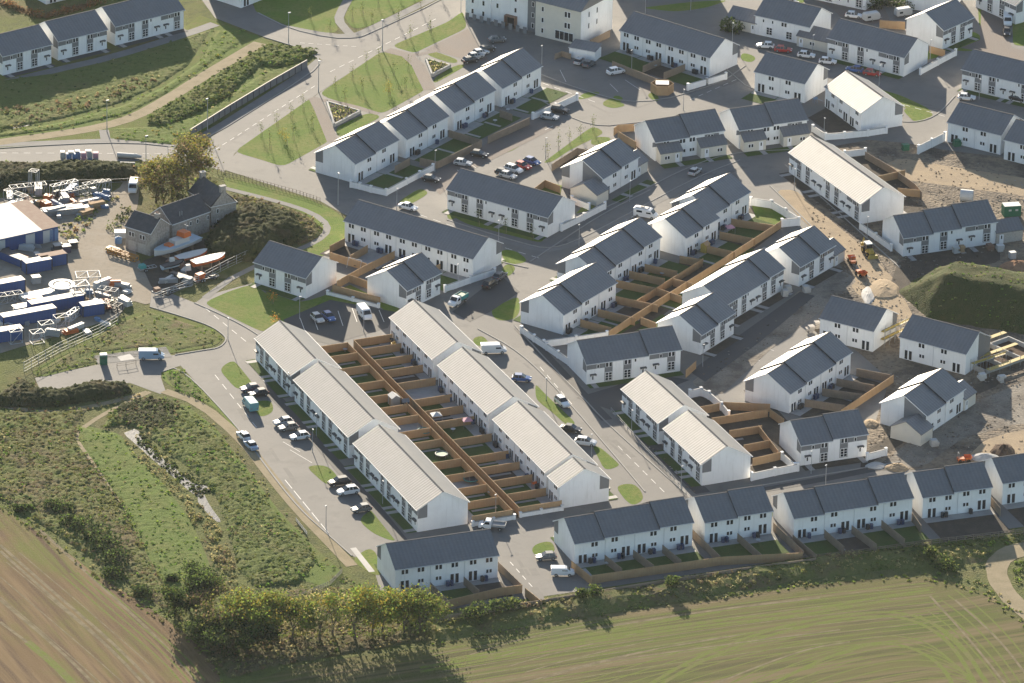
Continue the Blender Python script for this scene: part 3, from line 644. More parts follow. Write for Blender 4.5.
# ponds
sheet('pond', [(124, 433), (134, 429), (139, 431), (143, 437), (147, 445), (156, 452), (163, 459), (174, 467), (183, 476), (192, 483), (203, 485), (216, 487), (206, 491), (198, 497), (189, 491), (177, 480), (165, 470), (153, 460), (143, 451), (132, 441), (127, 437)], 'water')
sheet('pond', [(196, 500), (203, 492), (210, 506), (222, 522), (216, 522), (206, 512)], 'water', smooth=1)
sheet('pond', [(243, 560), (249, 563), (262, 575), (256, 577), (248, 570)], 'water', smooth=1)
sheet('pond', [(-20, 122), (30, 116), (62, 107), (58, 112), (40, 122), (20, 128), (-20, 130)], 'water', smooth=1)
sheet('pond', [(95, 98), (130, 87), (157, 78), (150, 82), (120, 94), (98, 102)], 'water', smooth=1)
sheet('grass_bank', [(80, 424), (104, 430), (120, 434), (134, 452), (162, 482), (192, 522), (208, 560), (218, 592), (192, 614), (166, 588), (140, 542), (110, 492), (88, 460), (76, 440)], 'bank_grass', smooth=1)
sheet('grass_bank', [(160, 402), (185, 404), (216, 428), (248, 470), (280, 512), (312, 545), (345, 575), (330, 588), (300, 580), (262, 560), (236, 520), (220, 490), (190, 460), (170, 430)], 'bank_grass', smooth=1)
sheet('valley_grass', [(-40, 138), (60, 122), (120, 106), (160, 88), (200, 60), (215, 28), (262, 36), (204, 76), (168, 99), (135, 117), (102, 127), (60, 134), (-40, 147)], 'bank_grass', smooth=1)
ribbon('path', [(150, 392), (128, 402), (100, 416), (80, 430), (78, 440), (92, 464), (118, 498), (145, 535), (165, 575)], 1.1, 'dirt_path')
ribbon('path', [(-20, 402), (22, 410), (55, 413), (90, 407), (128, 398), (148, 392)], 1.6, 'dirt_path')
sheet('estate_road', [(222, 169), (237, 152), (322, 91), (392, 45), (464, 8), (520, -60), (1100, -80), (1100, 516), (816, 556), (540, 597), (430, 612), (380, 590), (372, 563), (352, 556), (325, 532), (300, 510), (268, 470), (242, 432), (180.6, 365.7), (161.5, 372), (161, 378), (166, 392), (160, 394), (130, 383), (40, 390), (35, 378), (110, 362), (175, 355), (205, 350), (219, 348), (226, 341), (225, 336), (211, 326), (180, 316), (150, 307), (150, 285), (195, 303), (205, 296), (253, 283), (338, 250), (350, 240), (347, 216), (320, 201)], 'asphalt')
sheet('main_road', [(-40, 152), (60, 145), (130, 143), (180, 148), (200, 144), (310, 74), (322, 60), (306, 50), (264, 37), (215, 18), (180, -30), (232, -30), (258, 13), (289, 28), (331, 38), (357, 38), (442, 0), (480, -25), (525, -50), (463, 9), (391, 46), (320, 92), (235, 153), (224, 172), (213, 168), (140, 161), (60, 162), (-40, 168)], 'asphalt')
# worn patches in the tarmac
rp = random.Random(3)
for a, b in (((215, 375), (330, 545)), ((480, 330), (680, 500)), ((345, 210), (520, 262)), ((560, 245), (750, 165)), ((510, 60), (600, 105)), ((640, 110), (740, 75)), ((230, 140), (440, 12)), ((0, 155), (190, 156)), ((510, 545), (540, 595)), ((700, 495), (900, 465)), ((440, 180), (540, 125)), ((280, 325), (390, 318)), ((860, 95), (950, 110))):
    for i in range(7):
        t = rp.random(); x, y = a[0] + (b[0] - a[0]) * t + rp.uniform(-8, 8), a[1] + (b[1] - a[1]) * t + rp.uniform(-4, 4)
        A = at(x, y); dd = (at(*b) - at(*a)).normalized(); l, w_ = rp.uniform(1.5, 9), rp.uniform(.5, 1.6); n_ = Vector((-dd.y, dd.x, 0))
        sheet('road_patch', [tuple((A + dd * sx * l + n_ * sy * w_).xy) for sx, sy in ((-.5, -.5), (.5, -.5), (.5, .5), (-.5, .5))], rp.choice(('asphalt_old', 'asphalt_worn', 'asphalt_old')), px=False)
ribbon('pavement', [(-40, 147), (60, 142), (130, 140), (180, 145), (197, 141), (307, 71), (320, 60)], 2.2, 'pavement')
ribbon('kerb', [(-40, 151), (60, 144.3), (130, 142.5), (180, 147.5), (199, 144), (310, 74.5), (322, 61), (306, 50), (264, 37)], .35, 'kerb', z=.02, thick=.12)
ribbon('kerb', [(258, 13), (289, 28.5), (331, 38.2), (357, 38), (366, 35), (442, 0), (480, -25)], .35, 'kerb', z=.02, thick=.12)
ribbon('pavement', [(290, 26), (331, 36), (355, 35.5), (368, 30.5), (432, -1)], 2.4, 'pavement')
# park lawns and their paths
LAWNS = [
 [(234, 152), (311, 98), (315, 99), (331, 140), (283, 167), (262, 160)],
 [(320, 93), (382, 51), (414, 59), (427, 89), (384, 113), (376, 112), (327, 98)],
 [(391, 46), (410, 38), (448, 22), (463, 11), (467, 28), (423, 49), (415, 53), (407, 51)],
 [(425, 54), (434, 51), (459, 60), (455, 64), (440, 60)],
 [(255, 12), (289, 26), (329, 33.5), (339, 31), (333, 18), (345, 2), (350, -20), (250, -20)],
 [(351, 4), (344, 17), (353, 29), (368, 27), (430, -4), (455, -25), (360, -25)],
 [(335, 128), (362, 115), (372, 113), (382, 117), (338, 138)], [(433, 79), (452, 67), (462, 64), (466, 66), (434, 84)],
 [(222, 176), (300, 196), (332, 209), (345, 219), (348, 238), (338, 250), (308, 262), (262, 268), (300, 247), (318, 240), (322, 228), (306, 214), (280, 203), (228, 190)],
 [(203, 303), (230, 291), (253, 284), (300, 318), (268, 330), (262, 332), (243, 323), (221, 312)],
 [(161.5, 373), (180.6, 367), (242, 433), (246, 440), (213, 406), (170, 386), (162, 379)],
 [(220, 371), (224, 365), (233, 360.5), (238, 365), (254, 385), (244, 388), (236, 389)],
 [(252, 402), (268, 400), (273, 404), (273, 413), (259, 418)], [(305, 466), (327, 465), (340, 479), (327, 486)],
 [(358, 520), (373, 508), (397, 540), (391, 541), (372, 533)], [(351, 560), (368, 548), (376, 552), (383, 575), (372, 575)],
 [(471, 339), (483, 335), (491, 346), (478, 347)], [(535, 383), (545, 394), (577, 424), (567, 426), (553, 413), (536, 400)],
 [(592, 446), (600, 447), (617, 462), (620, 466), (605, 471)], [(615, 486), (632, 483), (641, 490), (644, 500), (633, 506), (625, 500)],
 [(531, 549), (538, 543), (552, 541), (556, 552), (543, 554), (535, 556)],
 [(490, 310), (505, 302), (519, 296), (520, 312), (514, 320), (496, 321)], [(500, 250), (514, 250), (526, 258), (526, 263), (506, 265)],
 [(500, 270), (508, 263), (517, 268), (508, 278)],
 [(544, 162), (590, 128), (596, 127), (605, 133), (570, 150), (552, 162), (545, 163)],
 [(592, 137), (612, 137), (608, 143), (590, 146)], [(600, 104), (612, 97), (622, 103), (626, 106), (612, 109)], [(576, 100), (585, 92), (603, 92), (590, 98)],
 [(646, 95), (655, 91), (660, 100), (655, 102)], [(902, 110), (911, 107), (935, 116), (916, 124)], [(858, 88), (905, 108), (934, 118), (930, 109), (900, 95), (860, 84)],
 [(742, 52), (757, 57), (752, 63), (740, 60)], [(640, 8), (690, 2), (730, 0), (706, 8), (676, 12)], [(790, 0), (800, -4), (806, 2), (798, 4)],
 [(446, 213), (455, 209), (460, 216), (449, 221)], [(482, 150), (500, 140), (525, 143), (507, 154)], [(396, 203), (420, 188), (430, 193), (410, 205)],
 [(966, 30), (980, 34), (983, 46), (972, 52), (950, 50)], [(978, 6), (986, 6), (986, 28), (979, 26)], [(1012, 2), (1040, 2), (1040, 46), (1013, 46)],
 [(447, 213), (470, 217), (545, 239), (540, 243), (466, 224)], [(612, 98), (616, 95), (624, 98), (620, 103)],
 [(262, 290), (300, 303), (330, 294), (334, 285), (378, 303), (345, 312), (300, 320)],
 [(375, 302), (390, 302), (402, 310), (388, 314)]]
for i, p in enumerate(LAWNS): sheet('lawn', p, 'lawn', smooth=2)
ribbon('path', [(311, 98), (316, 100), (333, 142)], 2.6, 'block_paving')
ribbon('path', [(316, 99), (350, 105), (378, 114)], 1.6, 'block_paving')
ribbon('path', [(387, 50), (414, 57), (430, 90)], 3, 'block_paving')
ribbon('path', [(390, 52), (412, 56), (440, 50)], 1.6, 'block_paving')
sheet('apartment_yard', [(424, 50), (468, 29), (490, 62), (460, 58), (434, 51)], 'block_paving')
ribbon('path', [(349, -2), (342, 10), (338, 20), (346, 30), (352, 36)], 2.2, 'pavement')
ribbon('path', [(224, 188), (280, 202), (313, 213), (328, 225), (325, 236), (304, 248), (240, 272), (205, 298)], 1.6, 'pavement')
ribbon('path', [(-40, 148), (0, 142), (60, 134), (102, 127), (135, 117), (168, 99), (204, 76), (260, 43)], 3.4, 'dirt_path')
ribbon('path', [(104, 130), (106, 142)], 2.2, 'pavement')
ribbon('path', [(164, 391), (200, 403), (243, 440), (272, 478), (300, 512), (332, 545), (352, 566)], 2.4, 'dirt_path')
ribbon('path', [(353, 548), (372, 572)], 1.2, 'slabs')
# pavements with kerbs along the estate streets
KL = [[(194.6, 303), (221, 314.6), (244, 326), (261, 337)], [(150, 307), (180.6, 316), (211, 326), (225, 336), (226.4, 341), (219, 348), (205, 350), (175, 355)],
      [(161.5, 372), (180.6, 366), (242, 432), (268, 470), (300, 510), (325, 532), (352, 556)], [(478, 329), (520, 352), (560, 392), (620, 462), (645, 492)],
      [(515, 326), (560, 375), (585, 400), (605, 422), (686, 494)], [(345, 214), (420, 236), (500, 262), (528, 268)], [(447, 220), (520, 243), (552, 250), (590, 235), (690, 180), (740, 160)],
      [(560, 228), (640, 192), (690, 166), (735, 152), (790, 150)], [(530, 262), (600, 215), (650, 190)], [(720, 64), (760, 98), (820, 75)], [(855, 112), (905, 124), (935, 118), (955, 96)],
      [(700, 497), (780, 482), (900, 462)], [(540, 100), (590, 128), (640, 122), (700, 118)], [(520, 66), (580, 90), (640, 106), (720, 84), (745, 66)], [(770, 186), (800, 215), (840, 255), (870, 278)], [(785, 165), (835, 210), (880, 250), (900, 268)]]
for l in KL: ribbon('kerb', l, .3, 'kerb', z=.02, thick=.11, smooth=2)
for l, wd, m in (([(264, 386), (306, 428), (343, 473), (374, 506), (402, 541)], 2.4, 'asphalt_new'), ([(519, 328), (568, 380), (607, 420)], 2.4, 'asphalt_new'), ([(618, 408), (660, 452), (703, 493)], 3.2, 'asphalt_new'),
              ([(447, 222), (520, 246), (556, 252), (600, 231), (640, 210), (700, 180)], 2.0, 'pavement'), ([(350, 211), (420, 233), (500, 258)], 2.0, 'pavement'),
              ([(700, 500), (800, 484), (905, 463)], 2.2, 'asphalt_new'), ([(630, 130), (700, 150), (800, 134)], 1.6, 'pavement'), ([(0, 84), (60, 69), (110, 58), (190, 33), (215, 24)], 3.0, 'pavement')):
    ribbon('pavement', l, wd, m)
sheet('parking_area', [(283, 320), (330, 300), (395, 312), (388, 328), (330, 345), (300, 338)], 'asphalt_new')
sheet('parking_area', [(452, 312), (500, 275), (520, 292), (490, 312), (470, 322)], 'asphalt_new')
sheet('parking_area', [(576, 398), (616, 386), (640, 372), (690, 380), (640, 400), (622, 414)], 'asphalt_new')
sheet('side_street', [(425, 180), (530, 118), (560, 126), (468, 172), (440, 195)], 'block_paving')
sheet('paved_lane', [(983, -30), (1008, -30), (1006, 30), (1012, 48), (1100, 66), (1100, 80), (985, 52), (960, 48), (980, 40)], 'block_paving')
sheet('paved_square', [(780, -20), (872, -20), (890, 20), (905, 16), (870, 25), (840, 16), (830, 8)], 'block_paving')
# road paint
def dashes(a, b, n, wd=.14, fill=.55):
    A, B = at(*a), at(*b); mb = MB(); d = (B - A) / n; nrm = Vector((-d.y, d.x, 0)).normalized() * wd / 2
    ZL[0] += .00012
    for i in range(n):
        p = A + d * i; q = p + d * fill
        mb.add([(*(p + nrm).xy, ZL[0]), (*(p - nrm).xy, ZL[0]), (*(q - nrm).xy, ZL[0]), (*(q + nrm).xy, ZL[0])], [(3, 2, 1, 0)], 'paint_white')
    struct(mb.obj('road_marking'))
dashes((300, 43), (360, 47), 7); dashes((215, 150), (318, 84), 14); dashes((330, 72), (440, 17), 12); dashes((0, 153), (190, 154), 16)
dashes((205, 308), (250, 345), 5); dashes((215, 375), (260, 432), 6); dashes((285, 480), (330, 535), 5, .16, .8); dashes((540, 367), (575, 408), 5); dashes((618, 446), (668, 496), 6)
dashes((505, 248), (545, 260), 3, .16); dashes((560, 262), (640, 212), 9); dashes((520, 75), (600, 104), 7, .16); dashes((420, 215), (500, 243), 6); dashes((510, 562), (535, 590), 4, .16)
dashes((440, 152), (500, 118), 16, .12, .2); dashes((690, 100), (740, 78), 6); dashes((880, 98), (950, 118), 6); dashes((650, 158), (760, 140), 9)
for a, b in (((300, 318), (306, 334)), ((312, 314), (318, 330)), ((338, 311), (343, 326)), ((352, 308), (357, 322)), ((379, 310), (384, 322)), ((283, 442), (300, 452)), ((290, 450), (312, 463)), ((515, 68), (519, 78)), ((560, 70), (566, 82)), ((610, 84), (618, 92)), ((625, 80), (640, 90)), ((545, 130), (553, 126)), ((457, 170), (463, 174)), ((470, 164), (476, 168)), ((720, 362), (745, 371)), ((735, 352), (760, 361)), ((750, 342), (774, 351))):
    ribbon('road_marking', [a, b], .13, 'paint_white', smooth=0)
# building site
sheet('site_earth', [(800, 205), (815, 150), (868, 140), (905, 143), (945, 150), (1100, 170), (1100, 480), (1000, 462), (915, 470), (868, 470), (862, 440), (876, 420), (890, 380), (858, 352), (812, 330), (842, 268)], 'site_earth')
sheet('site_track', [(872, 170), (900, 158), (940, 165), (1100, 190), (1100, 206), (950, 186), (905, 180), (880, 190)], 'sand', smooth=1)
sheet('site_track', [(776, 190), (795, 190), (830, 220), (862, 246), (885, 270), (900, 285), (880, 300), (860, 297), (850, 285), (858, 270), (835, 250), (800, 218)], 'sand', smooth=1)
sheet('site_road', [(690, 384), (735, 345), (800, 290), (842, 270), (858, 280), (820, 312), (770, 350), (720, 396)], 'site_grey', smooth=1)
sheet('site_road', [(870, 472), (905, 445), (960, 408), (1000, 392), (1100, 350), (1100, 420), (1010, 425), (960, 440), (925, 466)], 'site_grey', smooth=1)
sheet('site_track', [(962, 462), (985, 440), (1020, 430), (1100, 425), (1100, 470), (1000, 462)], 'sand', smooth=1)
sheet('site_track', [(870, 296), (885, 282), (905, 300), (915, 320), (880, 318)], 'sand', smooth=1)
sheet('muddy_ground', [(860, 470), (905, 442), (965, 400), (1000, 385), (1000, 372), (950, 400), (895, 432), (862, 455)], 'garden_soil', smooth=1)
sheet('muddy_ground', [(898, 262), (945, 252), (1000, 248), (1000, 262), (935, 275), (905, 300), (890, 285)], 'garden_soil', smooth=1)
sheet('parking_area', [(690, 372), (740, 335), (800, 292), (815, 296), (760, 342), (705, 382)], 'asphalt_new')
# farm yard
sheet('farm_yard', [(-60, 195), (40, 200), (100, 196), (118, 190), (126, 178), (140, 178), (138, 205), (128, 235), (140, 262), (152, 284), (150, 306), (130, 300), (118, 318), (60, 335), (-60, 372)], 'gravel', smooth=1)
sheet('boat_yard', [(140, 262), (205, 238), (262, 245), (232, 262), (165, 298), (152, 288)], 'garden_soil', smooth=1)
sheet('meadow', [(30, 372), (118, 320), (150, 309), (180, 318), (210, 327), (224, 337), (216, 346), (175, 353), (110, 360), (40, 378)], 'meadow', smooth=1)
sheet('concrete_pad', [(93, 356), (98, 364), (172, 357), (166, 347)], 'pavement')
sheet('concrete_pad', [(117, 357), (130, 354), (135, 359), (121, 361)], 'slabs')
# fields
sheet('stubble_field', [(-60, 472), (0, 507), (45, 536), (90, 570), (140, 602), (185, 633), (215, 665), (224, 690), (224, 760), (-60, 760)], 'field_left', smooth=1) if 'field_left' in MATS else None
sheet('stubble_field', [(228, 690), (300, 665), (420, 648), (520, 628), (640, 607), (760, 592), (860, 580), (935, 577), (985, 592), (1024, 620), (1100, 650), (1100, 780), (228, 780)], 'field_right', smooth=1) if 'field_right' in MATS else None
sheet('farm_track', [(985, 562), (1000, 548), (1030, 540), (1100, 538), (1100, 552), (1040, 552), (1012, 560), (1006, 572), (1014, 590), (1030, 606), (1060, 630), (1040, 632), (1005, 605), (988, 582)], 'dirt_path', smooth=1)
def track(line, wd, m='tram_green'): ribbon('tractor_track', line, wd, m, smooth=3)
for l in ([(0, 545), (60, 598), (110, 640), (160, 690)], [(0, 551), (55, 600), (105, 643), (150, 690)], [(0, 622), (40, 652), (75, 690)], [(0, 600), (60, 650), (100, 690)], [(40, 530), (100, 585), (160, 640), (200, 685)]): track(l, .7, 'tram_pale')
for k in range(2): track([(26 + k * 3, 643 - k * 2), (58 + k * 3, 670 - k * 2), (76 + k * 3, 690 - k * 2)], .8, 'tram_green')
def family(line, n, dx, dy, wd, m):
    for k in range(n): track([(x + dx * k + random.uniform(-1, 1), y + dy * k + random.uniform(-.5, .5)) for x, y in line], wd, m)
family([(430, 652), (560, 630), (700, 609), (820, 594), (930, 583)], 12, 3, 4.6, .42, 'tram_green'); family([(430, 655), (560, 633), (700, 612), (820, 597), (930, 586)], 6, 3, 9, .22, 'tram_pale')
family([(700, 700), (760, 668), (820, 646), (880, 634), (925, 640), (960, 668), (985, 700)], 9, 7, 6, .4, 'tram_green'); family([(560, 690), (640, 664), (720, 640), (800, 622)], 9, 9, 5, .34, 'tram_green')
family([(955, 590), (985, 612), (1015, 645), (1040, 680)], 6, -7, 5, .4, 'tram_green'); family([(470, 655), (520, 640), (600, 622)], 5, 18, 6, .3, 'tram_pale')
family([(-20, 580), (30, 622), (80, 664), (110, 692)], 4, 13, -9, .28, 'tram_pale'); family([(62, 575), (112, 618), (162, 660), (182, 684)], 4, 8, -1, .4, 'tram_green')

for l in ([(420, 668), (560, 643), (700, 622), (800, 612), (880, 597), (930, 590)], [(420, 672), (560, 647), (700, 626), (800, 616), (890, 600)], [(640, 690), (700, 655), (780, 626), (860, 612), (915, 613), (960, 640), (990, 690)], [(648, 692), (706, 658), (784, 630), (860, 616), (910, 617), (952, 642), (980, 692)],
          [(450, 660), (600, 632), (720, 612)], [(760, 690), (830, 655), (890, 640), (940, 660), (960, 700)]): track(l, .9)
for l in ([(500, 690), (620, 655), (740, 635)], [(600, 662), (760, 640), (840, 630)], [(700, 690), (800, 650), (850, 642)], [(930, 596), (970, 640), (1010, 690)], [(560, 635), (700, 612), (820, 598)], [(955, 600), (1000, 640), (1030, 680)]): track(l, .5, 'tram_pale')
# spoil mound
N = 52; MG = []
me = bpy.data.meshes.new('grassy_mound'); vs = []; fs = []
c0 = at(985, 296); 
crest_a, crest_b = at(944, 274, 6), at(1064, 294, 6)
cd = (crest_b - crest_a); cd.z = 0; clen = cd.length; cd.normalize(); cn = Vector((-cd.y, cd.x, 0))
for j in range(N):
    for i in range(N):
        s = -14 + (clen + 28) * i / (N - 1); t = -16 + 40 * j / (N - 1)
        p = crest_a + cd * s + cn * t
        h = 6.0
        h -= max(0, -t) * 0.56; h -= max(0, t - 8) * 0.42 + max(0, t) * .03
        h -= max(0, -s) * 0.62
        h = max(h, -.5) + MN.noise((p.x * .25, p.y * .25, 1)) * .45 + MN.noise((p.x * 1.1, p.y * 1.1, 4)) * .28
        vs.append((p.x, p.y, h if h > -.2 else -.5)); MG.append((p.x, p.y, h))
for j in range(N - 1):
    for i in range(N - 1):
        a = j * N + i; fs.append((a, a + 1, a + N + 1, a + N))
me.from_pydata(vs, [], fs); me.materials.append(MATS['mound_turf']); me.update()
for p in me.polygons: p.use_smooth = True
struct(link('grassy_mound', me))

# low bank between the gardens and the field
BK = [at(*q) for q in ((425, 633), (480, 622), (540, 612), (640, 596), (740, 579), (830, 565), (920, 556), (985, 553))]
q_ = []
for a, b in zip(BK, BK[1:]):
    m_ = max(2, int((b - a).length / 1.6)); q_ += [a + (b - a) * k / m_ for k in range(m_)]
BK = q_ + [BK[-1]]
BPROF = ((-5.0, -.1), (-3.2, .9), (-1.6, 1.5), (.6, 1.7), (2.6, .9), (4.6, -.1)); vs = []; fs = []
for i, p in enumerate(BK):
    d = (BK[min(i + 1, len(BK) - 1)] - BK[max(i - 1, 0)]).normalized(); nn = Vector((-d.y, d.x, 0)); e = 0 if i in (0, len(BK) - 1) else 1
    hs = (.75 + .55 * MN.noise((p.x * .11, p.y * .11, 3)) + .4 * MN.noise((p.x * .4, p.y * .4, 6)))
    for o, h in BPROF:
        o2 = o + 1.2 * MN.noise((p.x * .2, p.y * .2, o)) ; vs.append((p.x + nn.x * o2, p.y + nn.y * o2, (h * hs if h > 0 else h) * e + .18 * MN.noise((p.x, p.y, o * 3)) * (h > 0)))
for i in range(len(BK) - 1):
    for k in range(5): fs.append((i * 6 + k, (i + 1) * 6 + k, (i + 1) * 6 + k + 1, i * 6 + k + 1))
me = bpy.data.meshes.new('field_bank'); me.from_pydata(vs, [], fs); me.materials.append(MATS['weeds_mix']); me.update(); struct(link('field_bank', me))
def bank_z(q):
    best = 0
    for a, b in zip(BK, BK[1:]):
        d = b - a; L = d.length; d = d / L; r = Vector((q[0] - a.x, q[1] - a.y, 0)); s = r.dot(d)
        if -1 < s < L + 1:
            o = r.dot(Vector((-d.y, d.x, 0)))
            for (o0, h0), (o1, h1) in zip(BPROF, BPROF[1:]):
                if o0 <= o <= o1: best = max(best, h0 + (h1 - h0) * (o - o0) / (o1 - o0))
    return best
# ------------------------------------------------------------------ foliage made of many small leaf faces
def inside(poly, pts):
    x, y = pts[:, 0], pts[:, 1]; r = np.zeros(len(pts), bool); n = len(poly); j = n - 1
    for i in range(n):
        xi, yi = poly[i]; xj, yj = poly[j]
        c = ((yi > y) != (yj > y)) & (x < (xj - xi) * (y - yi) / (yj - yi + 1e-12) + xi)
        r ^= c; j = i
    return r

def leaves(name, cen, size, mats, mi, up=0.35, parent=None, tall=1.0):
    """one mesh of leaf-clump faces: cen (N,3), size (N,), mi material index per face"""
    n = len(cen)
    nrm = rng.normal(size=(n, 3)); nrm[:, 2] = np.abs(nrm[:, 2]) * 0.8 + up
    nrm /= np.linalg.norm(nrm, axis=1)[:, None]
    t = np.cross(nrm, rng.normal(size=(n, 3))); t /= np.linalg.norm(t, axis=1)[:, None] + 1e-9
    bt = np.cross(nrm, t)
    s = size[:, None]; a = rng.uniform(.6, 1.2, (n, 1)); bb = rng.uniform(.5, 1.0, (n, 1))
    V = np.empty((n, 4, 3))
    V[:, 0] = cen - t * s * a; V[:, 1] = cen - bt * s * bb * .8; V[:, 2] = cen + t * s * a * .9; V[:, 3] = cen + bt * s * bb
    V[..., 2] = cen[:, None, 2] + (V[..., 2] - cen[:, None, 2]) * tall
    me = bpy.data.meshes.new(name)
    me.vertices.add(n * 4); me.vertices.foreach_set('co', V.reshape(-1))
    me.loops.add(n * 4); me.loops.foreach_set('vertex_index', np.arange(n * 4, dtype=np.int32))
    me.polygons.add(n); me.polygons.foreach_set('loop_start', np.arange(0, n * 4, 4, dtype=np.int32))
    for m in mats: me.materials.append(MATS[m])
    me.polygons.foreach_set('material_index', mi.astype(np.int32))
    me.update(calc_edges=True); me.validate()
    return link(name, me, parent)

def field_noise(p, sc, seed):
    return np.array([MN.noise((x * sc, y * sc, seed)) for x, y in p[:, :2]])

def scrub(name, poly, dens, h, size, mats, wts, px=True, base=0.06, up=1.0, seed=0, patch=0.12, kind='stuff', hvar=1.0, rc=.62, basef=None):
    """uneven ground cover: leafy clumps whose height and colour drift over the area"""
    P = np.array([[*(at(*q).xy if px else q)] for q in poly]); lo, hi = P.min(0), P.max(0)
    nc = int((hi - lo).prod() * dens / 9); K = 11
    p = rng.uniform(lo, hi, (nc, 2)); p = p[inside(P, p)]; nc = len(p)
    g = field_noise(p, patch, seed); g2 = field_noise(p, patch * 4, seed + 9)
    hh = h * np.clip(.55 + hvar * (g * .9 + g2 * .7) + rng.normal(0, .22, nc), .08, 1.9)
    r = rc * rng.uniform(.5, 1.35, nc) * (.5 + .5 * np.clip(hh, .2, 1.4))
    d = rng.normal(size=(nc, K, 3)); d[..., 2] = np.abs(d[..., 2]); d /= np.linalg.norm(d, axis=2)[..., None]
    d *= rng.uniform(.55, 1.05, (nc, K, 1))
    cen = np.empty((nc, K, 3)); cen[..., 0] = p[:, None, 0] + d[..., 0] * r[:, None]; cen[..., 1] = p[:, None, 1] + d[..., 1] * r[:, None]
    bz = base if basef is None else np.array([basef(q) for q in p])[:, None]
    cen[..., 2] = bz + d[..., 2] * hh[:, None] + .03
    w_ = np.cumsum(wts) / sum(wts)
    q = np.clip(.5 + g * .6 + g2 * .4 + rng.normal(0, .16, nc), 0, .999)[:, None] + rng.normal(0, .06, (nc, K))
    mi = np.searchsorted(w_, np.clip(q, 0, .999)).reshape(-1)
    cen = cen.reshape(-1, 3)
    return struct(leaves(name, cen, size * rng.uniform(.55, 1.3, len(cen)), mats, np.clip(mi, 0, len(mats) - 1), up=up), kind)

def relief(name, poly, m, amp, wl, sp=.42, base=.1, dome=0.0, seed=0, fade=1.2):
    """thick low growth as an uneven surface"""
    pts = [at(*q) for q in poly]; P = np.array([[*p.xy] for p in pts]); lo, hi = P.min(0), P.max(0)
    nx, ny = int((hi[0] - lo[0]) / sp) + 1, int((hi[1] - lo[1]) / sp) + 1
    X, Y = np.meshgrid(lo[0] + np.arange(nx) * sp, lo[1] + np.arange(ny) * sp); Q = np.column_stack([X.ravel(), Y.ravel()])
    Q += rng.uniform(-.2, .2, Q.shape) * sp
    ins = inside(P, Q); dist = np.full(len(Q), 1e9)
    for a, b in zip(P, np.roll(P, -1, 0)):
        d = b - a; t = np.clip(((Q - a) @ d) / (d @ d + 1e-9), 0, 1); dist = np.minimum(dist, np.hypot(*(Q - a - t[:, None] * d).T))
    idx = np.full(len(Q), -1); sel = np.nonzero(ins)[0]; idx[sel] = np.arange(len(sel)); vs = []
    for i in sel:
        x, y = Q[i]; n1 = 1 - abs(MN.noise((x / wl, y / wl, seed))) * 2; n2 = MN.noise((x * 2.4 / wl, y * 2.4 / wl, seed + 5)); n3 = MN.noise((x * 5.5 / wl, y * 5.5 / wl, seed + 8))
        e = min(1, dist[i] / fade); vs.append((x, y, base * e + e * max(0, amp * (.4 + .3 * n1 + .5 * n2 + .5 * n3)) + dome * (1 - (1 - min(1, dist[i] / (fade * 4))) ** 2) - .12 * (1 - e)))
    g = idx.reshape(ny, nx); fs = []
    for j in range(ny - 1):
        for i in range(nx - 1):
            a, b, c, d = g[j, i], g[j, i + 1], g[j + 1, i + 1], g[j + 1, i]
            if min(a, b, c, d) >= 0: fs.append((a, b, c, d))
    me = bpy.data.meshes.new(name); me.from_pydata(vs, [], fs); me.materials.append(MATS[m]); me.update(); me.polygons.foreach_set('use_smooth', [True] * len(fs))
    return struct(link(name, me), 'stuff')

def hedge_line(name, line, width, dens, h, size, mats, wts, seed, label=None, cat=None, px=True):
    pts = [at(*q) if px else Vector((*q, 0)) for q in line]; out = []
    for a, b in zip(pts, pts[1:]):
        n = int((b - a).length * width * dens); t = rng.uniform(0, 1, n); o = rng.normal(0, width * .33, n)
        d = (b - a).normalized(); nx, ny = -d.y, d.x
        out.append(np.column_stack([a.x + (b.x - a.x) * t + nx * o, a.y + (b.y - a.y) * t + ny * o]))
    p = np.vstack(out); n = len(p); g = field_noise(p, .22, seed); g2 = field_noise(p, .9, seed + 3)
    hh = h * np.clip(.6 + g * .9 + g2 * .5, .1, 1.8); z = hh * rng.uniform(.1, 1, n)
    w_ = np.cumsum(wts) / sum(wts); q = np.clip(.5 + g * .5 + g2 * .4 + rng.normal(0, .15, n), 0, .999)
    o = leaves(name, np.column_stack([p, z]), size * rng.uniform(.6, 1.3, n), mats, np.clip(np.searchsorted(w_, q), 0, len(mats) - 1))
    return tag(o, label, cat) if label else struct(o, 'stuff')

def limb(mb, p, d, ln, r, depth, tips, m='bark', spread=.55):
    q = p + d * ln
    mb.tube(p, q, r, r * .62, m, 5)
    if depth == 0: tips.append(q); return
    for k in range(random.choice((2, 3))):
        v = Vector((random.uniform(-1, 1), random.uniform(-1, 1), random.uniform(-.25, .6)))
        limb(mb, q, (d + v * spread).normalized(), ln * random.uniform(.6, .8), r * .6, depth - 1, tips, m, spread)
    if depth >= 2: tips.append(q)

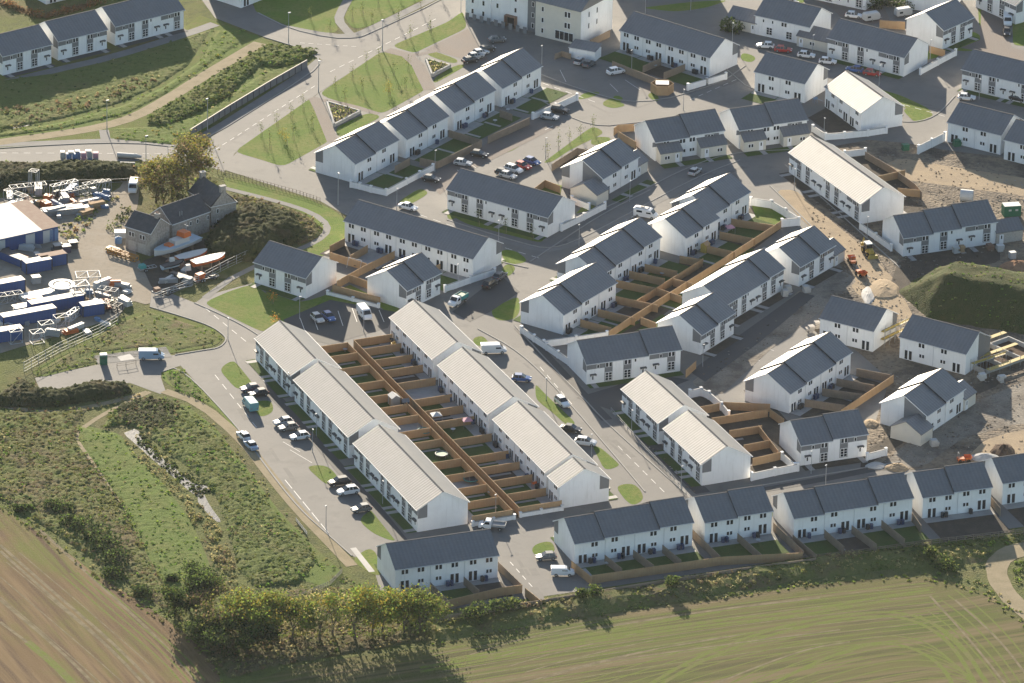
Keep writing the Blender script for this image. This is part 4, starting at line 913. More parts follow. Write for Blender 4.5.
def tree(p, h, r, label, mats, wts, n=1500, leaf=.24, name='tree', group=None, depth=4, cat='tree', flat=.75, lean=0, bare=.5, light=None):
    root = thing(name, (p.x, p.y, 0), 0, label, cat, group)
    mb = MB(); tips = []
    d = Vector((random.uniform(-.1, .1), random.uniform(-.1, .1), 1)).normalized()
    limb(mb, Vector((0, 0, -.2)), d, h * .30, h * .028 + .04, depth, tips)
    mb.obj('trunk', root)
    tz = np.array([[t.x, t.y, t.z] for t in tips]); c = tz.mean(0)
    tz[:, :2] *= r / max(.1, np.percentile(np.hypot(tz[:, 0], tz[:, 1]), 88))
    lo = tz[:, 2].min(); tz[:, 2] = h * .12 + (tz[:, 2] - lo) / max(.1, tz[:, 2].max() - lo) * h * .82
    k = rng.integers(0, len(tz), n)
    cl = rng.uniform(.35, 1.0, len(tz))[k] * r * .27
    cen = tz[k] + rng.normal(size=(n, 3)) * np.column_stack([cl, cl, cl * flat])
    cen[:, 2] = np.clip(cen[:, 2], h * .12, h)
    w_ = np.cumsum(wts) / sum(wts)
    tone = rng.uniform(0, 1, len(tz))[k] * .6 + (cen[:, 2] / h) * .25 + rng.normal(0, .12, n) + .05
    mi = np.searchsorted(w_, np.clip(tone, 0, .999))
    leaves('crown', cen, leaf * rng.uniform(.6, 1.3, n), mats, np.clip(mi, 0, len(mats) - 1), parent=root, up=.6)
    return root

def sapling(p, h, r, label, mats, n=90, group=None):
    root = thing('sapling', (p.x, p.y, 0), 0, label, 'tree', group); mb = MB(); mb.tube((0, 0, -.1), (random.uniform(-.1, .1), random.uniform(-.1, .1), h * .9), .05, .02, 'bark', 5); mb.obj('trunk', root)
    mb = MB(); mb.tube((.3, 0, -.1), (.3, 0, 1.3), .04, .04, 'timber_old', 5); mb.obj('stake', root)
    v = rng.normal(size=(n, 3)) * np.array([r * .55, r * .55, h * .2]); v[:, 2] += h * .66
    leaves('crown', v, .13 * rng.uniform(.6, 1.3, n), mats, rng.integers(0, len(mats), n), parent=root)
    return root

def bush(p, r, h, label, mats, wts, n=260, leaf=.2, name='shrub', group=None):
    root = thing(name, (p.x, p.y, p.z), 0, label, 'shrub', group)
    mb = MB()
    for k in range(5):
        a = random.uniform(0, 6.28); mb.tube((0, 0, -.1), (math.cos(a) * r * .5, math.sin(a) * r * .5, h * .6), .06, .02, 'bark', 4)
    mb.obj('stem', root)
    v = rng.normal(size=(n, 3)); v /= np.linalg.norm(v, axis=1)[:, None]; v *= rng.uniform(.45, 1, (n, 1)) ** .6
    lump = 1 + .3 * np.sin(v[:, 0] * 4 + r) * np.cos(v[:, 1] * 5)
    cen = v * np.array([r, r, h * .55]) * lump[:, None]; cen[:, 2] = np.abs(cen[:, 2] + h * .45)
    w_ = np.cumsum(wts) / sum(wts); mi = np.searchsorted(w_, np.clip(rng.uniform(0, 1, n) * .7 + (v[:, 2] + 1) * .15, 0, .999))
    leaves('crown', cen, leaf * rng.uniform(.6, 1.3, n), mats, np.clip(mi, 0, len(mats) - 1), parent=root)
    return root

# --- the overgrown hollow at the left
GR = ['leaf_dark', 'leaf_mid', 'leaf_olive', 'leaf_bright', 'leaf_lime', 'leaf_brown', 'leaf_straw']
relief('tall_weeds_cover', [(-30, 400), (25, 412), (60, 411), (90, 408), (78, 424), (76, 440), (92, 462), (120, 500), (150, 560), (175, 600), (190, 630), (150, 600), (100, 565), (50, 532), (0, 500), (-30, 490)], 'weeds_mix', .62, 1.3, seed=134)
scrub('tall_weeds', [(-30, 400), (25, 412), (60, 411), (90, 408), (78, 424), (76, 440), (92, 462), (120, 500), (150, 560), (175, 600), (190, 630), (150, 600), (100, 565), (50, 532), (0, 500), (-30, 490)], 7.80, 0.34, .23, ['leaf_mid', 'leaf_brown', 'leaf_olive', 'leaf_bright', 'leaf_straw'], [.24, .2, .34, .12, .10], seed=3, patch=.06, rc=.75, base=0.36)
relief('meadow_grass_cover', [(78, 424), (100, 432), (118, 432), (130, 450), (160, 480), (190, 520), (205, 560), (215, 590), (190, 612), (165, 585), (140, 540), (110, 490), (90, 460), (76, 440)], 'bank_grass', .22, 1.4, seed=136)
scrub('meadow_grass', [(78, 424), (100, 432), (118, 432), (130, 450), (160, 480), (190, 520), (205, 560), (215, 590), (190, 612), (165, 585), (140, 540), (110, 490), (90, 460), (76, 440)], 3.50, 0.18, .2, ['leaf_mid', 'leaf_bright', 'leaf_lime', 'leaf_olive', 'leaf_straw'], [.1, .3, .38, .14, .08], seed=5, patch=.15, rc=.5, base=0.19)
relief('wet_hollow_scrub_cover', [(100, 430), (112, 410), (140, 402), (165, 400), (185, 408), (215, 430), (245, 470), (275, 510), (305, 540), (318, 562), (300, 585), (255, 588), (236, 570), (228, 530), (214, 496), (190, 470), (160, 448), (140, 430), (122, 425)], 'weeds_green', .62, 1.3, seed=138)
scrub('wet_hollow_scrub', [(100, 430), (112, 410), (140, 402), (165, 400), (185, 408), (215, 430), (245, 470), (275, 510), (305, 540), (318, 562), (300, 585), (255, 588), (236, 570), (228, 530), (214, 496), (190, 470), (160, 448), (140, 430), (122, 425)], 5.28, 0.38, .23, ['leaf_mid', 'leaf_olive', 'leaf_bright', 'leaf_brown', 'leaf_straw'], [.3, .32, .24, .08, .06], seed=8, patch=.09, rc=.7, base=0.36)
relief('dark_reeds_cover', [(112, 420), (118, 404), (150, 398), (178, 404), (180, 422), (160, 436), (140, 428), (125, 426)], 'weeds_dark', .8, 1.4, seed=140)
scrub('dark_reeds', [(112, 420), (118, 404), (150, 398), (178, 404), (180, 422), (160, 436), (140, 428), (125, 426)], 6.00, 0.45, .26, ['leaf_dark', 'leaf_brown', 'leaf_mid'], [.55, .25, .2], seed=2, base=0.44)
scrub('straw_reeds', [(122, 440), (130, 452), (160, 480), (185, 505), (200, 540), (212, 560), (222, 590), (240, 600), (236, 570), (226, 540), (214, 520), (196, 500), (178, 484), (150, 458), (130, 442)], 9, .7, .22, ['leaf_straw', 'leaf_olive', 'leaf_brown'], [.6, .2, .2], seed=4, patch=.3)
scrub('pond_weed', [(136, 432), (146, 436), (166, 456), (192, 478), (216, 487), (200, 498), (186, 488), (156, 462), (138, 446)], 15, .34, .24, ['leaf_mid', 'leaf_dark', 'leaf_olive', 'leaf_straw'], [.4, .3, .2, .1], seed=14, patch=.5)
relief('bank_scrub_cover', [(-20, 408), (22, 380), (40, 391), (60, 392), (90, 384), (128, 385), (134, 392), (118, 398), (85, 403), (55, 408), (28, 408)], 'weeds_dark', 1.0, 1.6, base=.3, dome=1.0, seed=144)
scrub('bank_scrub', [(-20, 408), (22, 380), (40, 391), (60, 392), (90, 384), (128, 385), (134, 392), (118, 398), (85, 403), (55, 408), (28, 408)], 6.30, 0.45, .28, ['leaf_dark', 'leaf_dark', 'leaf_mid', 'leaf_brown'], [.5, .2, .2, .1], seed=6, patch=.2, base=0.77)
scrub('rusty_grass', [(0, 400), (22, 408), (55, 411), (90, 405), (128, 396), (140, 390), (146, 394), (120, 404), (80, 412), (45, 415), (10, 410)], 7, .35, .2, ['leaf_straw', 'leaf_rust', 'leaf_olive'], [.5, .2, .3], seed=7)
scrub('verge_grass', [(170, 398), (200, 410), (240, 448), (280, 505), (318, 550), (345, 575), (372, 590), (360, 600), (318, 566), (275, 515), (235, 460), (195, 418)], 3, .15, .18, ['leaf_bright', 'leaf_lime', 'leaf_straw', 'leaf_olive'], [.25, .25, .25, .25], seed=9)
relief('triangle_grass_cover', [(162, 374), (180, 367), (212, 404), (190, 398), (170, 386)], 'weeds_green', .3, 1.2, seed=148)
scrub('triangle_grass', [(162, 374), (180, 367), (212, 404), (190, 398), (170, 386)], 5.60, 0.40, .2, ['leaf_mid', 'leaf_bright', 'leaf_lime', 'leaf_dark'], [.3, .4, .2, .1], seed=10, base=0.23)
relief('yard_meadow_grass_cover', [(35, 372), (118, 322), (150, 311), (180, 320), (210, 329), (222, 337), (214, 345), (175, 352), (165, 346), (95, 354), (100, 363), (40, 377)], 'weeds_mix', .2, 1.3, seed=150)
scrub('yard_meadow_grass', [(35, 372), (118, 322), (150, 311), (180, 320), (210, 329), (222, 337), (214, 345), (175, 352), (165, 346), (95, 354), (100, 363), (40, 377)], 2.80, 0.28, .2, ['leaf_bright', 'leaf_olive', 'leaf_lime', 'leaf_straw', 'leaf_brown'], [.2, .26, .22, .2, .12], seed=11, patch=.12, base=0.18)
# --- valley at the top left
relief('valley_weeds_cover', [(-30, 84), (60, 72), (120, 58), (190, 36), (214, 28), (190, 66), (160, 86), (120, 104), (60, 120), (-30, 136)], 'weeds_green', .35, 1.6, seed=153)
scrub('valley_weeds', [(-30, 84), (60, 72), (120, 58), (190, 36), (214, 28), (190, 66), (160, 86), (120, 104), (60, 120), (-30, 136)], 1.20, 0.22, .24, ['leaf_dark', 'leaf_mid', 'leaf_olive', 'leaf_straw'], [.3, .4, .2, .1], seed=12, base=0.25)
scrub('reed_bed', [(-30, 116), (40, 104), (75, 96), (110, 88), (140, 76), (150, 80), (160, 76), (157, 84), (120, 96), (98, 106), (66, 114), (30, 124), (10, 130), (40, 112), (-30, 124)], 6, .9, .3, ['leaf_straw', 'leaf_brown', 'leaf_olive'], [.42, .4, .18], seed=13)
relief('bank_grass_cover', [(-30, 138), (60, 122), (120, 106), (160, 88), (200, 60), (215, 30), (245, 30), (250, 38), (200, 72), (165, 96), (130, 114), (60, 130), (-30, 142)], 'bank_grass', .25, 1.3, seed=156)
scrub('bank_grass', [(-30, 138), (60, 122), (120, 106), (160, 88), (200, 60), (215, 30), (245, 30), (250, 38), (200, 72), (165, 96), (130, 114), (60, 130), (-30, 142)], 1.80, 0.16, .22, ['leaf_olive', 'leaf_bright', 'leaf_lime', 'leaf_yellow', 'leaf_straw'], [.22, .25, .28, .1, .15], seed=15, base=0.21)
relief('embankment_shrubs_cover', [(145, 124), (152, 115), (192, 92), (242, 58), (264, 47), (300, 47), (320, 52), (312, 58), (285, 68), (262, 66), (230, 96), (200, 112), (165, 128)], 'weeds_green', .95, 1.6, seed=158)
scrub('embankment_shrubs', [(145, 124), (152, 115), (192, 92), (242, 58), (264, 47), (300, 47), (320, 52), (312, 58), (285, 68), (262, 66), (230, 96), (200, 112), (165, 128)], 8.00, 0.45, .28, ['leaf_dark', 'leaf_mid', 'leaf_olive', 'leaf_bright'], [.3, .4, .2, .1], seed=16, patch=.2, rc=.7, base=0.50)
relief('embankment_grass_cover', [(110, 128), (160, 126), (200, 114), (262, 72), (300, 62), (305, 66), (240, 104), (196, 138), (176, 146), (112, 140)], 'bank_grass', .22, 1.3, seed=160)
scrub('embankment_grass', [(110, 128), (160, 126), (200, 114), (262, 72), (300, 62), (305, 66), (240, 104), (196, 138), (176, 146), (112, 140)], 1.80, 0.20, .22, ['leaf_lime', 'leaf_bright', 'leaf_straw', 'leaf_yellow'], [.35, .25, .3, .1], seed=17, base=0.19)
# --- scrub by the farm
relief('dark_scrub_cover', [(205, 240), (222, 220), (236, 212), (262, 210), (300, 222), (310, 238), (280, 252), (262, 262), (240, 262), (220, 262), (206, 258)], 'weeds_dark', 1.2, 2.2, dome=3.0, fade=1.6, seed=163)
scrub('dark_scrub', [(205, 240), (222, 220), (236, 212), (262, 210), (300, 222), (310, 238), (280, 252), (262, 262), (240, 262), (220, 262), (206, 258)], 7.80, 0.45, .34, ['leaf_dark', 'leaf_dark', 'leaf_brown', 'leaf_olive'], [.5, .25, .15, .1], seed=18, patch=.07, up=.3, base=1.44)
relief('bramble_bank_cover', [(226, 194), (270, 202), (305, 215), (324, 228), (320, 238), (300, 246), (280, 236), (262, 214), (240, 208)], 'weeds_bramble', .9, 1.6, seed=165)
scrub('bramble_bank', [(226, 194), (270, 202), (305, 215), (324, 228), (320, 238), (300, 246), (280, 236), (262, 214), (240, 208)], 6.40, 0.45, .28, ['leaf_brown', 'leaf_olive', 'leaf_rust', 'leaf_straw', 'leaf_mid'], [.3, .25, .1, .2, .15], seed=19, patch=.3, base=0.48)
relief('yard_bank_scrub_cover', [(-30, 166), (40, 168), (70, 165), (110, 166), (140, 170), (142, 182), (90, 184), (40, 188), (-30, 196)], 'weeds_dark', .9, 1.6, dome=1.8, fade=1.0, seed=167)
scrub('yard_bank_scrub', [(-30, 166), (40, 168), (70, 165), (110, 166), (140, 170), (142, 182), (90, 184), (40, 188), (-30, 196)], 7.20, 0.45, .34, ['leaf_dark', 'leaf_dark', 'leaf_brown', 'leaf_mid'], [.6, .25, .08, .07], seed=20, up=.2, base=1.02)  # dark leaves and cover colour stand for shade on this sun-averted slope
relief('roadside_grass_cover', [(-30, 163), (60, 163), (140, 162), (200, 168), (222, 178), (215, 186), (140, 172), (60, 170), (-30, 172)], 'weeds_mix', .3, 1.3, seed=169)
scrub('roadside_grass', [(-30, 163), (60, 163), (140, 162), (200, 168), (222, 178), (215, 186), (140, 172), (60, 170), (-30, 172)], 4.20, 0.45, .26, ['leaf_straw', 'leaf_olive', 'leaf_lime'], [.35, .4, .25], seed=21, base=0.23)
scrub('yard_weeds', [(55, 228), (68, 222), (84, 214), (110, 198), (124, 192), (118, 198), (98, 212), (84, 232), (76, 244), (62, 240)], 7, .9, .26, ['leaf_olive', 'leaf_lime', 'leaf_straw', 'leaf_rust'], [.3, .3, .25, .15], seed=22)
scrub('farm_front_weeds', [(106, 228), (114, 216), (126, 206), (132, 212), (124, 226), (112, 234)], 8, 1.2, .26, ['leaf_dark', 'leaf_olive', 'leaf_mid'], [.4, .35, .25], seed=23)
# --- along the field edge
scrub('field_edge_scrub', [(432, 624), (480, 613), (540, 602), (640, 586), (740, 569), (830, 555), (920, 546), (985, 543), (986, 560), (920, 566), (830, 576), (740, 590), (640, 606), (540, 622), (480, 632), (432, 640)], 8, .5, .22, ['leaf_dark', 'leaf_mid', 'leaf_olive', 'leaf_straw', 'leaf_brown'], [.12, .18, .28, .32, .10], seed=24, patch=.10, basef=lambda q: bank_z(q) * .8)
scrub('track_side_grass', [(900, 545), (985, 536), (1040, 528), (1040, 540), (1000, 547), (985, 560), (960, 560)], 6, .4, .24, ['leaf_straw', 'leaf_olive', 'leaf_lime'], [.4, .35, .25], seed=44)
scrub('field_margin_grass', [(430, 636), (520, 622), (640, 602), (760, 587), (860, 575), (930, 572), (984, 582), (1030, 618), (1040, 640), (1015, 620), (980, 596), (930, 582), (860, 582), (760, 595), (640, 612), (520, 632), (430, 646)], 4, .3, .22, ['leaf_olive', 'leaf_lime', 'leaf_straw', 'leaf_mid'], [.3, .25, .3, .15], seed=25)
scrub('field_margin_grass', [(-20, 488), (0, 500), (45, 530), (90, 563), (140, 595), (185, 626), (218, 660), (226, 690), (220, 690), (210, 668), (180, 636), (138, 606), (90, 574), (45, 541), (0, 512), (-20, 502)], 5, .4, .22, ['leaf_lime', 'leaf_olive', 'leaf_straw'], [.45, .3, .25], seed=26)
scrub('track_weeds', [(1010, 566), (1016, 562), (1060, 556), (1060, 625), (1035, 603), (1020, 590)], 6, .6, .25, ['leaf_mid', 'leaf_lime', 'leaf_dark'], [.4, .35, .25], seed=27)
relief('wood_floor_cover', [(200, 640), (230, 600), (300, 588), (370, 592), (430, 612), (432, 640), (340, 656), (270, 668), (228, 680), (214, 662)], 'weeds_bramble', .5, 1.5, seed=179)
scrub('wood_floor', [(200, 640), (230, 600), (300, 588), (370, 592), (430, 612), (432, 640), (340, 656), (270, 668), (228, 680), (214, 662)], 6.00, 0.45, .28, ['leaf_dark', 'leaf_brown', 'leaf_straw', 'leaf_olive', 'leaf_mid'], [.26, .22, .2, .2, .12], seed=28, patch=.2, base=0.31)
MGA = np.array(MG)
def mound_z(q): return MGA[np.argmin((MGA[:, 0] - q[0]) ** 2 + (MGA[:, 1] - q[1]) ** 2), 2]
def mpoly(s0, s1, t0, t1): return [tuple((crest_a + cd * s + cn * t).xy) for s, t in ((s0, t0), (s1, t0), (s1, t1), (s0, t1))]
scrub('mound_grass', mpoly(-9, clen + 2, -10, 16), 2.2, .14, .17, ['leaf_dark', 'leaf_mid', 'leaf_bright', 'leaf_lime', 'leaf_straw'], [.15, .3, .25, .18, .12], px=False, seed=29, basef=mound_z, rc=.5)
for nm, pl, dn in (('rubble', [(806, 210), (842, 268), (815, 330), (862, 352), (893, 385), (876, 420), (862, 470), (905, 468), (1030, 455), (1030, 372), (985, 372), (905, 372), (860, 350), (900, 290), (950, 262), (1030, 258), (1030, 175), (905, 146), (870, 150)], 2.2),
                   ('trench_spoil', [(868, 282), (886, 276), (900, 296), (904, 316), (880, 318), (862, 300)], 7), ('kerbside_rubble', [(645, 440), (652, 446), (700, 494), (690, 494), (655, 460)], 5), ('street_rubble', [(700, 372), (760, 330), (812, 300), (820, 306), (770, 344), (715, 386)], 2)):
    scrub(nm, pl, dn, .10, .13, ['rubble_dark', 'rubble_brown', 'rubble_grey'], [.22, .43, .35], seed=33, patch=.2, rc=.4, base=.06)
# dark gorse bushes down the slope to the left field
n = 0
for x, y, r, h in ((52, 508, 2.0, 1.6), (64, 512, 2.2, 1.8), (70, 524, 2.4, 2.0), (84, 530, 3.0, 2.6), (98, 540, 3.2, 2.8), (108, 550, 3.4, 3.0), (117, 562, 3.0, 2.6), (112, 576, 2.4, 1.8), (142, 594, 2.2, 1.6), (20, 590 - 80, 1.4, 1.0), (172, 540 + 40, 1.5, 1.2), (30, 510, 1.5, 1.0)):
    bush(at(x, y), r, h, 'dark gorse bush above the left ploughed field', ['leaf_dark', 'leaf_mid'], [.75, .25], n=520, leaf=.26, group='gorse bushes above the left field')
for x, y, r, h in ((940, 566, 2.6, 2.4), (948, 570, 2.2, 1.8), (672, 592, 1.6, 1.8), (595, 602, 1.6, 2.0), (582, 604, 1.4, 1.6), (480, 620, 2.4, 2.2), (470, 624, 2.0, 1.8), (498, 616, 2.2, 2.0), (512, 613, 2.0, 1.8), (930, 560, 1.6, 1.4)):
    P_ = at(x, y); P_.z = bank_z(P_)
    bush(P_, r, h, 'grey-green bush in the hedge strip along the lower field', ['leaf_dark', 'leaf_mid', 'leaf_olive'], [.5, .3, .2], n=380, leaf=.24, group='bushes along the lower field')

# --- trees
AUT = ['leaf_dark', 'leaf_mid', 'leaf_olive', 'leaf_yellow']
TR = [(188, 606, 8, 4.2, 'dk'), (174, 616, 6, 3.4, 'dk'), (204, 622, 7, 3.6, 'br'), (222, 634, 7, 4.0, 'br'), (200, 640, 5, 3, 'dk'),
      (240, 636, 8.5, 4.2, 'yl'), (262, 640, 9, 4.6, 'ol'), (276, 642, 8.5, 4.2, 'yl'), (292, 640, 8.5, 4.0, 'ol'), (320, 641, 9.5, 4.2, 'sp'), (332, 636, 9, 3.6, 'sp'),
      (355, 640, 11, 4.6, 'yl'), (372, 638, 8.5, 3.6, 'yl'), (382, 636, 7, 3.2, 'ol'), (404, 634, 8, 3.8, 'ol'), (420, 634, 8.5, 4.0, 'ol'), (246, 652, 6, 3.6, 'dk'), (228, 655, 5.5, 3.4, 'dk'), (300, 628, 7, 3.4, 'sp')]
KIND = {'dk': ('dense dark green tree in the wood below the wet hollow', ['leaf_dark', 'leaf_mid', 'leaf_olive'], [.6, .3, .1], 2600),
        'br': ('brownish half-bare tree in the wood below the wet hollow', ['leaf_brown', 'leaf_olive', 'leaf_dark'], [.45, .3, .25], 1500),
        'yl': ('yellow-leaved autumn tree beside the field-edge terrace wood', ['leaf_olive', 'leaf_mid', 'leaf_lime', 'leaf_yellow'], [.26, .2, .2, .34], 2100),
        'ol': ('olive green autumn tree in the wood by the lower field', ['leaf_mid', 'leaf_olive', 'leaf_lime', 'leaf_yellow'], [.3, .36, .2, .14], 2200),
        'sp': ('sparse see-through tree in the wood by the lower field', ['leaf_olive', 'leaf_straw', 'leaf_mid'], [.5, .2, .3], 850)}
for x, y, h, r, k in TR:
    lb, ms, wt, n = KIND[k]; h *= .95; r *= 1.22; n = int(n * 1.6); tree(at(x, y), h, r, lb, ms, wt, n=n, leaf=.25, group='trees of the small wood')
for x, y, h, r in ((156, 202, 9, 5.0), (172, 199, 11, 5.6), (188, 190, 12, 5.6), (203, 182, 10, 5.0), (164, 210, 8, 4.6)):
    tree(at(x, y), h, r, 'half-bare brown autumn tree behind the stone farm', ['leaf_brown', 'leaf_olive', 'leaf_yellow'], [.42, .38, .2], n=2600, leaf=.28, group='autumn trees behind the stone farm')
bush(at(731, 31), 3.0, 3.2, 'round dark green bush on the corner by the block with two low wings', ['leaf_dark', 'leaf_mid'], [.6, .4], n=900, leaf=.26)
hedge_line('hedge', [(-12, -2), (42, 18)], 1.8, 60, 1.8, .24, ['leaf_brown', 'leaf_rust', 'leaf_olive'], [.6, .2, .2], 51, 'brown hedge running down to the reed pond terraces at the top left', 'hedge')
hedge_line('hedge', [(44, 18), (70, 11), (104, 2)], 1.8, 60, 1.8, .24, ['leaf_brown', 'leaf_rust', 'leaf_olive'], [.6, .2, .2], 52, 'brown hedge along the back of the reed pond terraces', 'hedge')
for x, y in ((872, 8), (884, 4), (896, 6), (862, 2), (904, 9)): bush(at(x, y), 2.6, 2.6, 'dark garden bush behind the paved square', ['leaf_dark', 'leaf_mid'], [.7, .3], n=420, leaf=.26, group='dark bushes behind the paved square')
for x, y in ((272, 304), (275, 326)): sapling(at(x, y), 2.6, 1.0, 'small orange-leaved sapling in front of the semi beside the scrub', ['leaf_orange', 'leaf_yellow'], 150, 'orange saplings')
SAP = [(261, 137), (277, 127), (291, 119), (303, 112), (270, 150), (293, 140), (312, 128), (335, 92), (352, 80), (366, 70), (379, 62), (393, 76), (405, 90), (362, 92), (408, 72), (345, 103), (362, 16), (378, 9), (388, 2), (398, 24), (421, 12), (398, -4), (352, 22), (410, -9), (372, 25), (439, -4),
       (592.9, 132), (580.3, 138.5), (569.2, 145.5), (558.3, 151), (547, 158), (410, 40), (430, 33), (330, 34), (310, 20), (478, 226), (505, 233), (532, 240)]
for x, y in SAP:
    sapling(at(x, y), random.uniform(3.4, 4.6), random.uniform(.5, .8), 'young staked tree on the grass beside the street', ['leaf_mid', 'leaf_olive', 'leaf_dark'], group='young street trees')
for x, y in ((389, 97), (283, 140), (388, 92), (286, 146)): sapling(at(x, y), 2.8, 1.0, 'yellowing young tree on the park lawn', ['leaf_yellow', 'leaf_olive'], 150, 'yellowing young trees on the lawns')
# planted triangles in the park
def planter(tri, label):
    pts = [at(*t) for t in tri]; c = sum(pts, Vector()) / 3
    root = thing('planter', (c.x, c.y, 0), 0, label, 'planter'); mb = MB()
    for a, b in ((0, 1), (1, 2), (2, 0)):
        d = pts[b] - pts[a]; L_ = d.length; o = pts[a] - c
        mb.box(-.15, L_ + .15, -.2, .2, -.1, .8, 'concrete', math.atan2(d.y, d.x), o)
    mb.obj('wall', root); mb = MB(); mb.prism([((p - c).x * .92, (p - c).y * .92) for p in pts], .3, .62, 'garden_soil'); mb.obj('soil', root)
    A = np.array([[*(p - c).xy] for p in pts]); n = 260; r = rng.dirichlet((1, 1, 1), n); q = r @ A * .88
    leaves('plants', np.column_stack([q, rng.uniform(.6, 1.1, n)]), rng.uniform(.15, .32, n), ["leaf_mid", 'leaf_olive', 'leaf_straw'], rng.integers(0, 3, n), parent=root)
planter([(327, 104), (360, 113.5), (334, 127)], 'triangular walled planter between the two larger park lawns')
planter([(426, 61.5), (450, 67.5), (432, 77)], 'triangular walled planter beside the apartment car park')
# ------------------------------------------------------------------ gardens, fences and walls
def yard(key, u0, u1, v0, v1, m, name='garden'):
    return sheet(name, [tuple(loc(key, u, v).xy) for u, v in ((u0, v0), (u1, v0), (u1, v1), (u0, v1))], m, px=False)
def near(p, n=1):
    d = []
    for k, h in HOUSES.items():
        u, v = rel(k, p); du = max(-u, 0, u - h['L']); dv = max(-v, 0, v - h['W']); d.append((math.hypot(du, dv), k))
    d.sort(); return [HOUSES[k]['lm'] for _, k in d[:n]]
POSTS = {}
def post(root, p, ang, hw, z0, z1, m, name='post', cap=False):
    k = (round(hw, 3), round(z0, 2), round(z1, 2), m, cap)
    if k not in POSTS:
        b = MB(); b.box(-hw, hw, -hw, hw, z0, z1, m)
        if cap: b.box(-hw - .05, hw + .05, -hw - .05, hw + .05, z1 + .001, z1 + .09, 'white_plastic')
        POSTS[k] = b.mesh(name)
    link(name, POSTS[k], root, p, ang)
def fence(line, label=None, h=1.8, m='timber', kind='garden_fence', top=True, rails=False, solid=True, thick=.05):
    """line: photo pixels of the fence top (or world points)"""
    pts = [at(*q, h) if not isinstance(q, Vector) else q for q in line]
    c = pts[0].copy(); c.z = 0
    root = thing(kind, c, 0, label or 'timber garden fence beside ' + near(sum(pts, Vector()) / len(pts))[0], 'fence', 'timber garden fences')
    pb, qb, rb = MB(), MB(), MB()
    for a, b in zip(pts, pts[1:]):
        d = b - a; d.z = 0; L = d.length; ang = math.atan2(d.y, d.x); o = (a.x - c.x, a.y - c.y, 0)
        n = max(1, round(L / 1.8))
        if solid:
            for i in range(n):
                hh = h - .06 + random.uniform(-.03, .03)
                pb.box(L * i / n + .02, L * (i + 1) / n - .02, -thick / 2, thick / 2, .04, hh, m, ang, o)
        else:
            for z in (.35, .8, 1.15):
                rb.box(0, L, -.03, .03, z * h / 1.2, z * h / 1.2 + .10, m, ang, o)
        for i in range(n + 1):
            post(root, (o[0] + math.cos(ang) * L * i / n, o[1] + math.sin(ang) * L * i / n, 0), ang, .055, -.2, h + .05, m)
        if solid: rb.box(0, L, thick / 2 + .003, thick / 2 + .06, h * .82, h * .82 + .09, m, ang, o); rb.box(0, L, -.05, .05, h - .03, h + .02, m, ang, o)
    if solid: pb.obj('panel', root)
    rb.obj('rail', root)
    return root
def gwall(line, label=None, h=1.7, m='render_white', pier=5.5, base=False, low=0.0):
    pts = [at(*q, h) if not isinstance(q, Vector) else q for q in line]
    c = pts[0].copy(); c.z = 0
    root = thing('garden_wall', c, 0, label or 'white rendered garden wall beside ' + near(sum(pts, Vector()) / len(pts))[0], 'wall', 'white garden walls')
    wb, cb, pb = MB(), MB(), MB()
    for a, b in zip(pts, pts[1:]):
        d = b - a; d.z = 0; L = d.length; ang = math.atan2(d.y, d.x); o = (a.x - c.x, a.y - c.y, 0)
        wb.box(0, L, -.12, .12, -.2, h - .25, m, ang, o); cb.box(0, L, -.16, .16, h - .249, h - .16, 'concrete', ang, o)
        n = max(1, round(L / pier))
        for i in range(n + 1): post(root, (o[0] + math.cos(ang) * L * i / n, o[1] + math.sin(ang) * L * i / n, 0), ang, .24, -.2, h, m, 'pier', True)
    wb.obj('wall', root); cb.obj('coping', root)
    return root
def wv(key, u, v): return loc(key, u, v, 0)

GV = ['lawn_shaded', 'lawn_shaded', 'lawn_shaded', 'lawn_shaded', 'garden_soil', 'slabs', 'lawn_shaded']
def strips(key, us, v0, v1, patio, seed, only=None):
    """gardens one by one: patio at the house (v0 side), then grass, soil or slabs"""
    r = random.Random(seed)
    for a, b in zip(us, us[1:]):
        d = v1 - v0; s = 1 if d > 0 else -1
        yard(key, a, b, v0, v1, only or r.choice(GV))
        yard(key, a + .1, b - .1, v0 + .05 * s, v0 + s * patio * r.uniform(.7, 1.3), 'slabs', 'patio')
        if r.random() < .6: yard(key, a + .5, a + 1.3, v0 + s * patio, v1 - s * .8, 'slabs', 'path')
# between the two cream lines
LS = [(353.4, 353), (371, 364.3), (385.8, 379.5), (389.1, 393.9), (402.4, 404.7), (415.6, 415), (429.4, 427.7), (439.7, 439), (458.9, 458.6), (469, 472), (484.2, 484.5), (495, 497.3), (510.7, 511)]
RS = [(351.4, 340.2), (366.1, 348.6), (373.5, 360.3), (384.8, 370.6), (396.5, 383.6), (418.1, 399.3), (423.5, 411.5), (437.7, 421.8), (454.5, 439.4), (467.7, 457.1), (477.8, 468.3), (493.5, 480.6), (506.7, 494.3), (516.5, 509)]
ul = sorted(rel('A2', at(*q, 1.8))[0] for q in LS); ur = sorted(rel('A2', at(*q, 1.8))[0] for q in RS)
ul = [max(ul[0] - 5.5, -21)] + ul
VL, VR, VB = 19.5, 21.2, 30.1
yard('A2', ul[0], ul[-1], VL, VR, 'garden_soil', 'alley')
strips('A2', ul, 10.7, VL, 2.6, 1); strips('A2', ur, VB, VR, 2.6, 2)
for u in ul[1:-1]: fence([wv('A2', u, 10.9), wv('A2', u, VL)], 'timber fence dividing the back gardens behind the left cream rows')
for u in ur[1:-1]: fence([wv('A2', u, VR), wv('A2', u, VB - .4)], 'timber fence dividing the back gardens of the central cream rows')
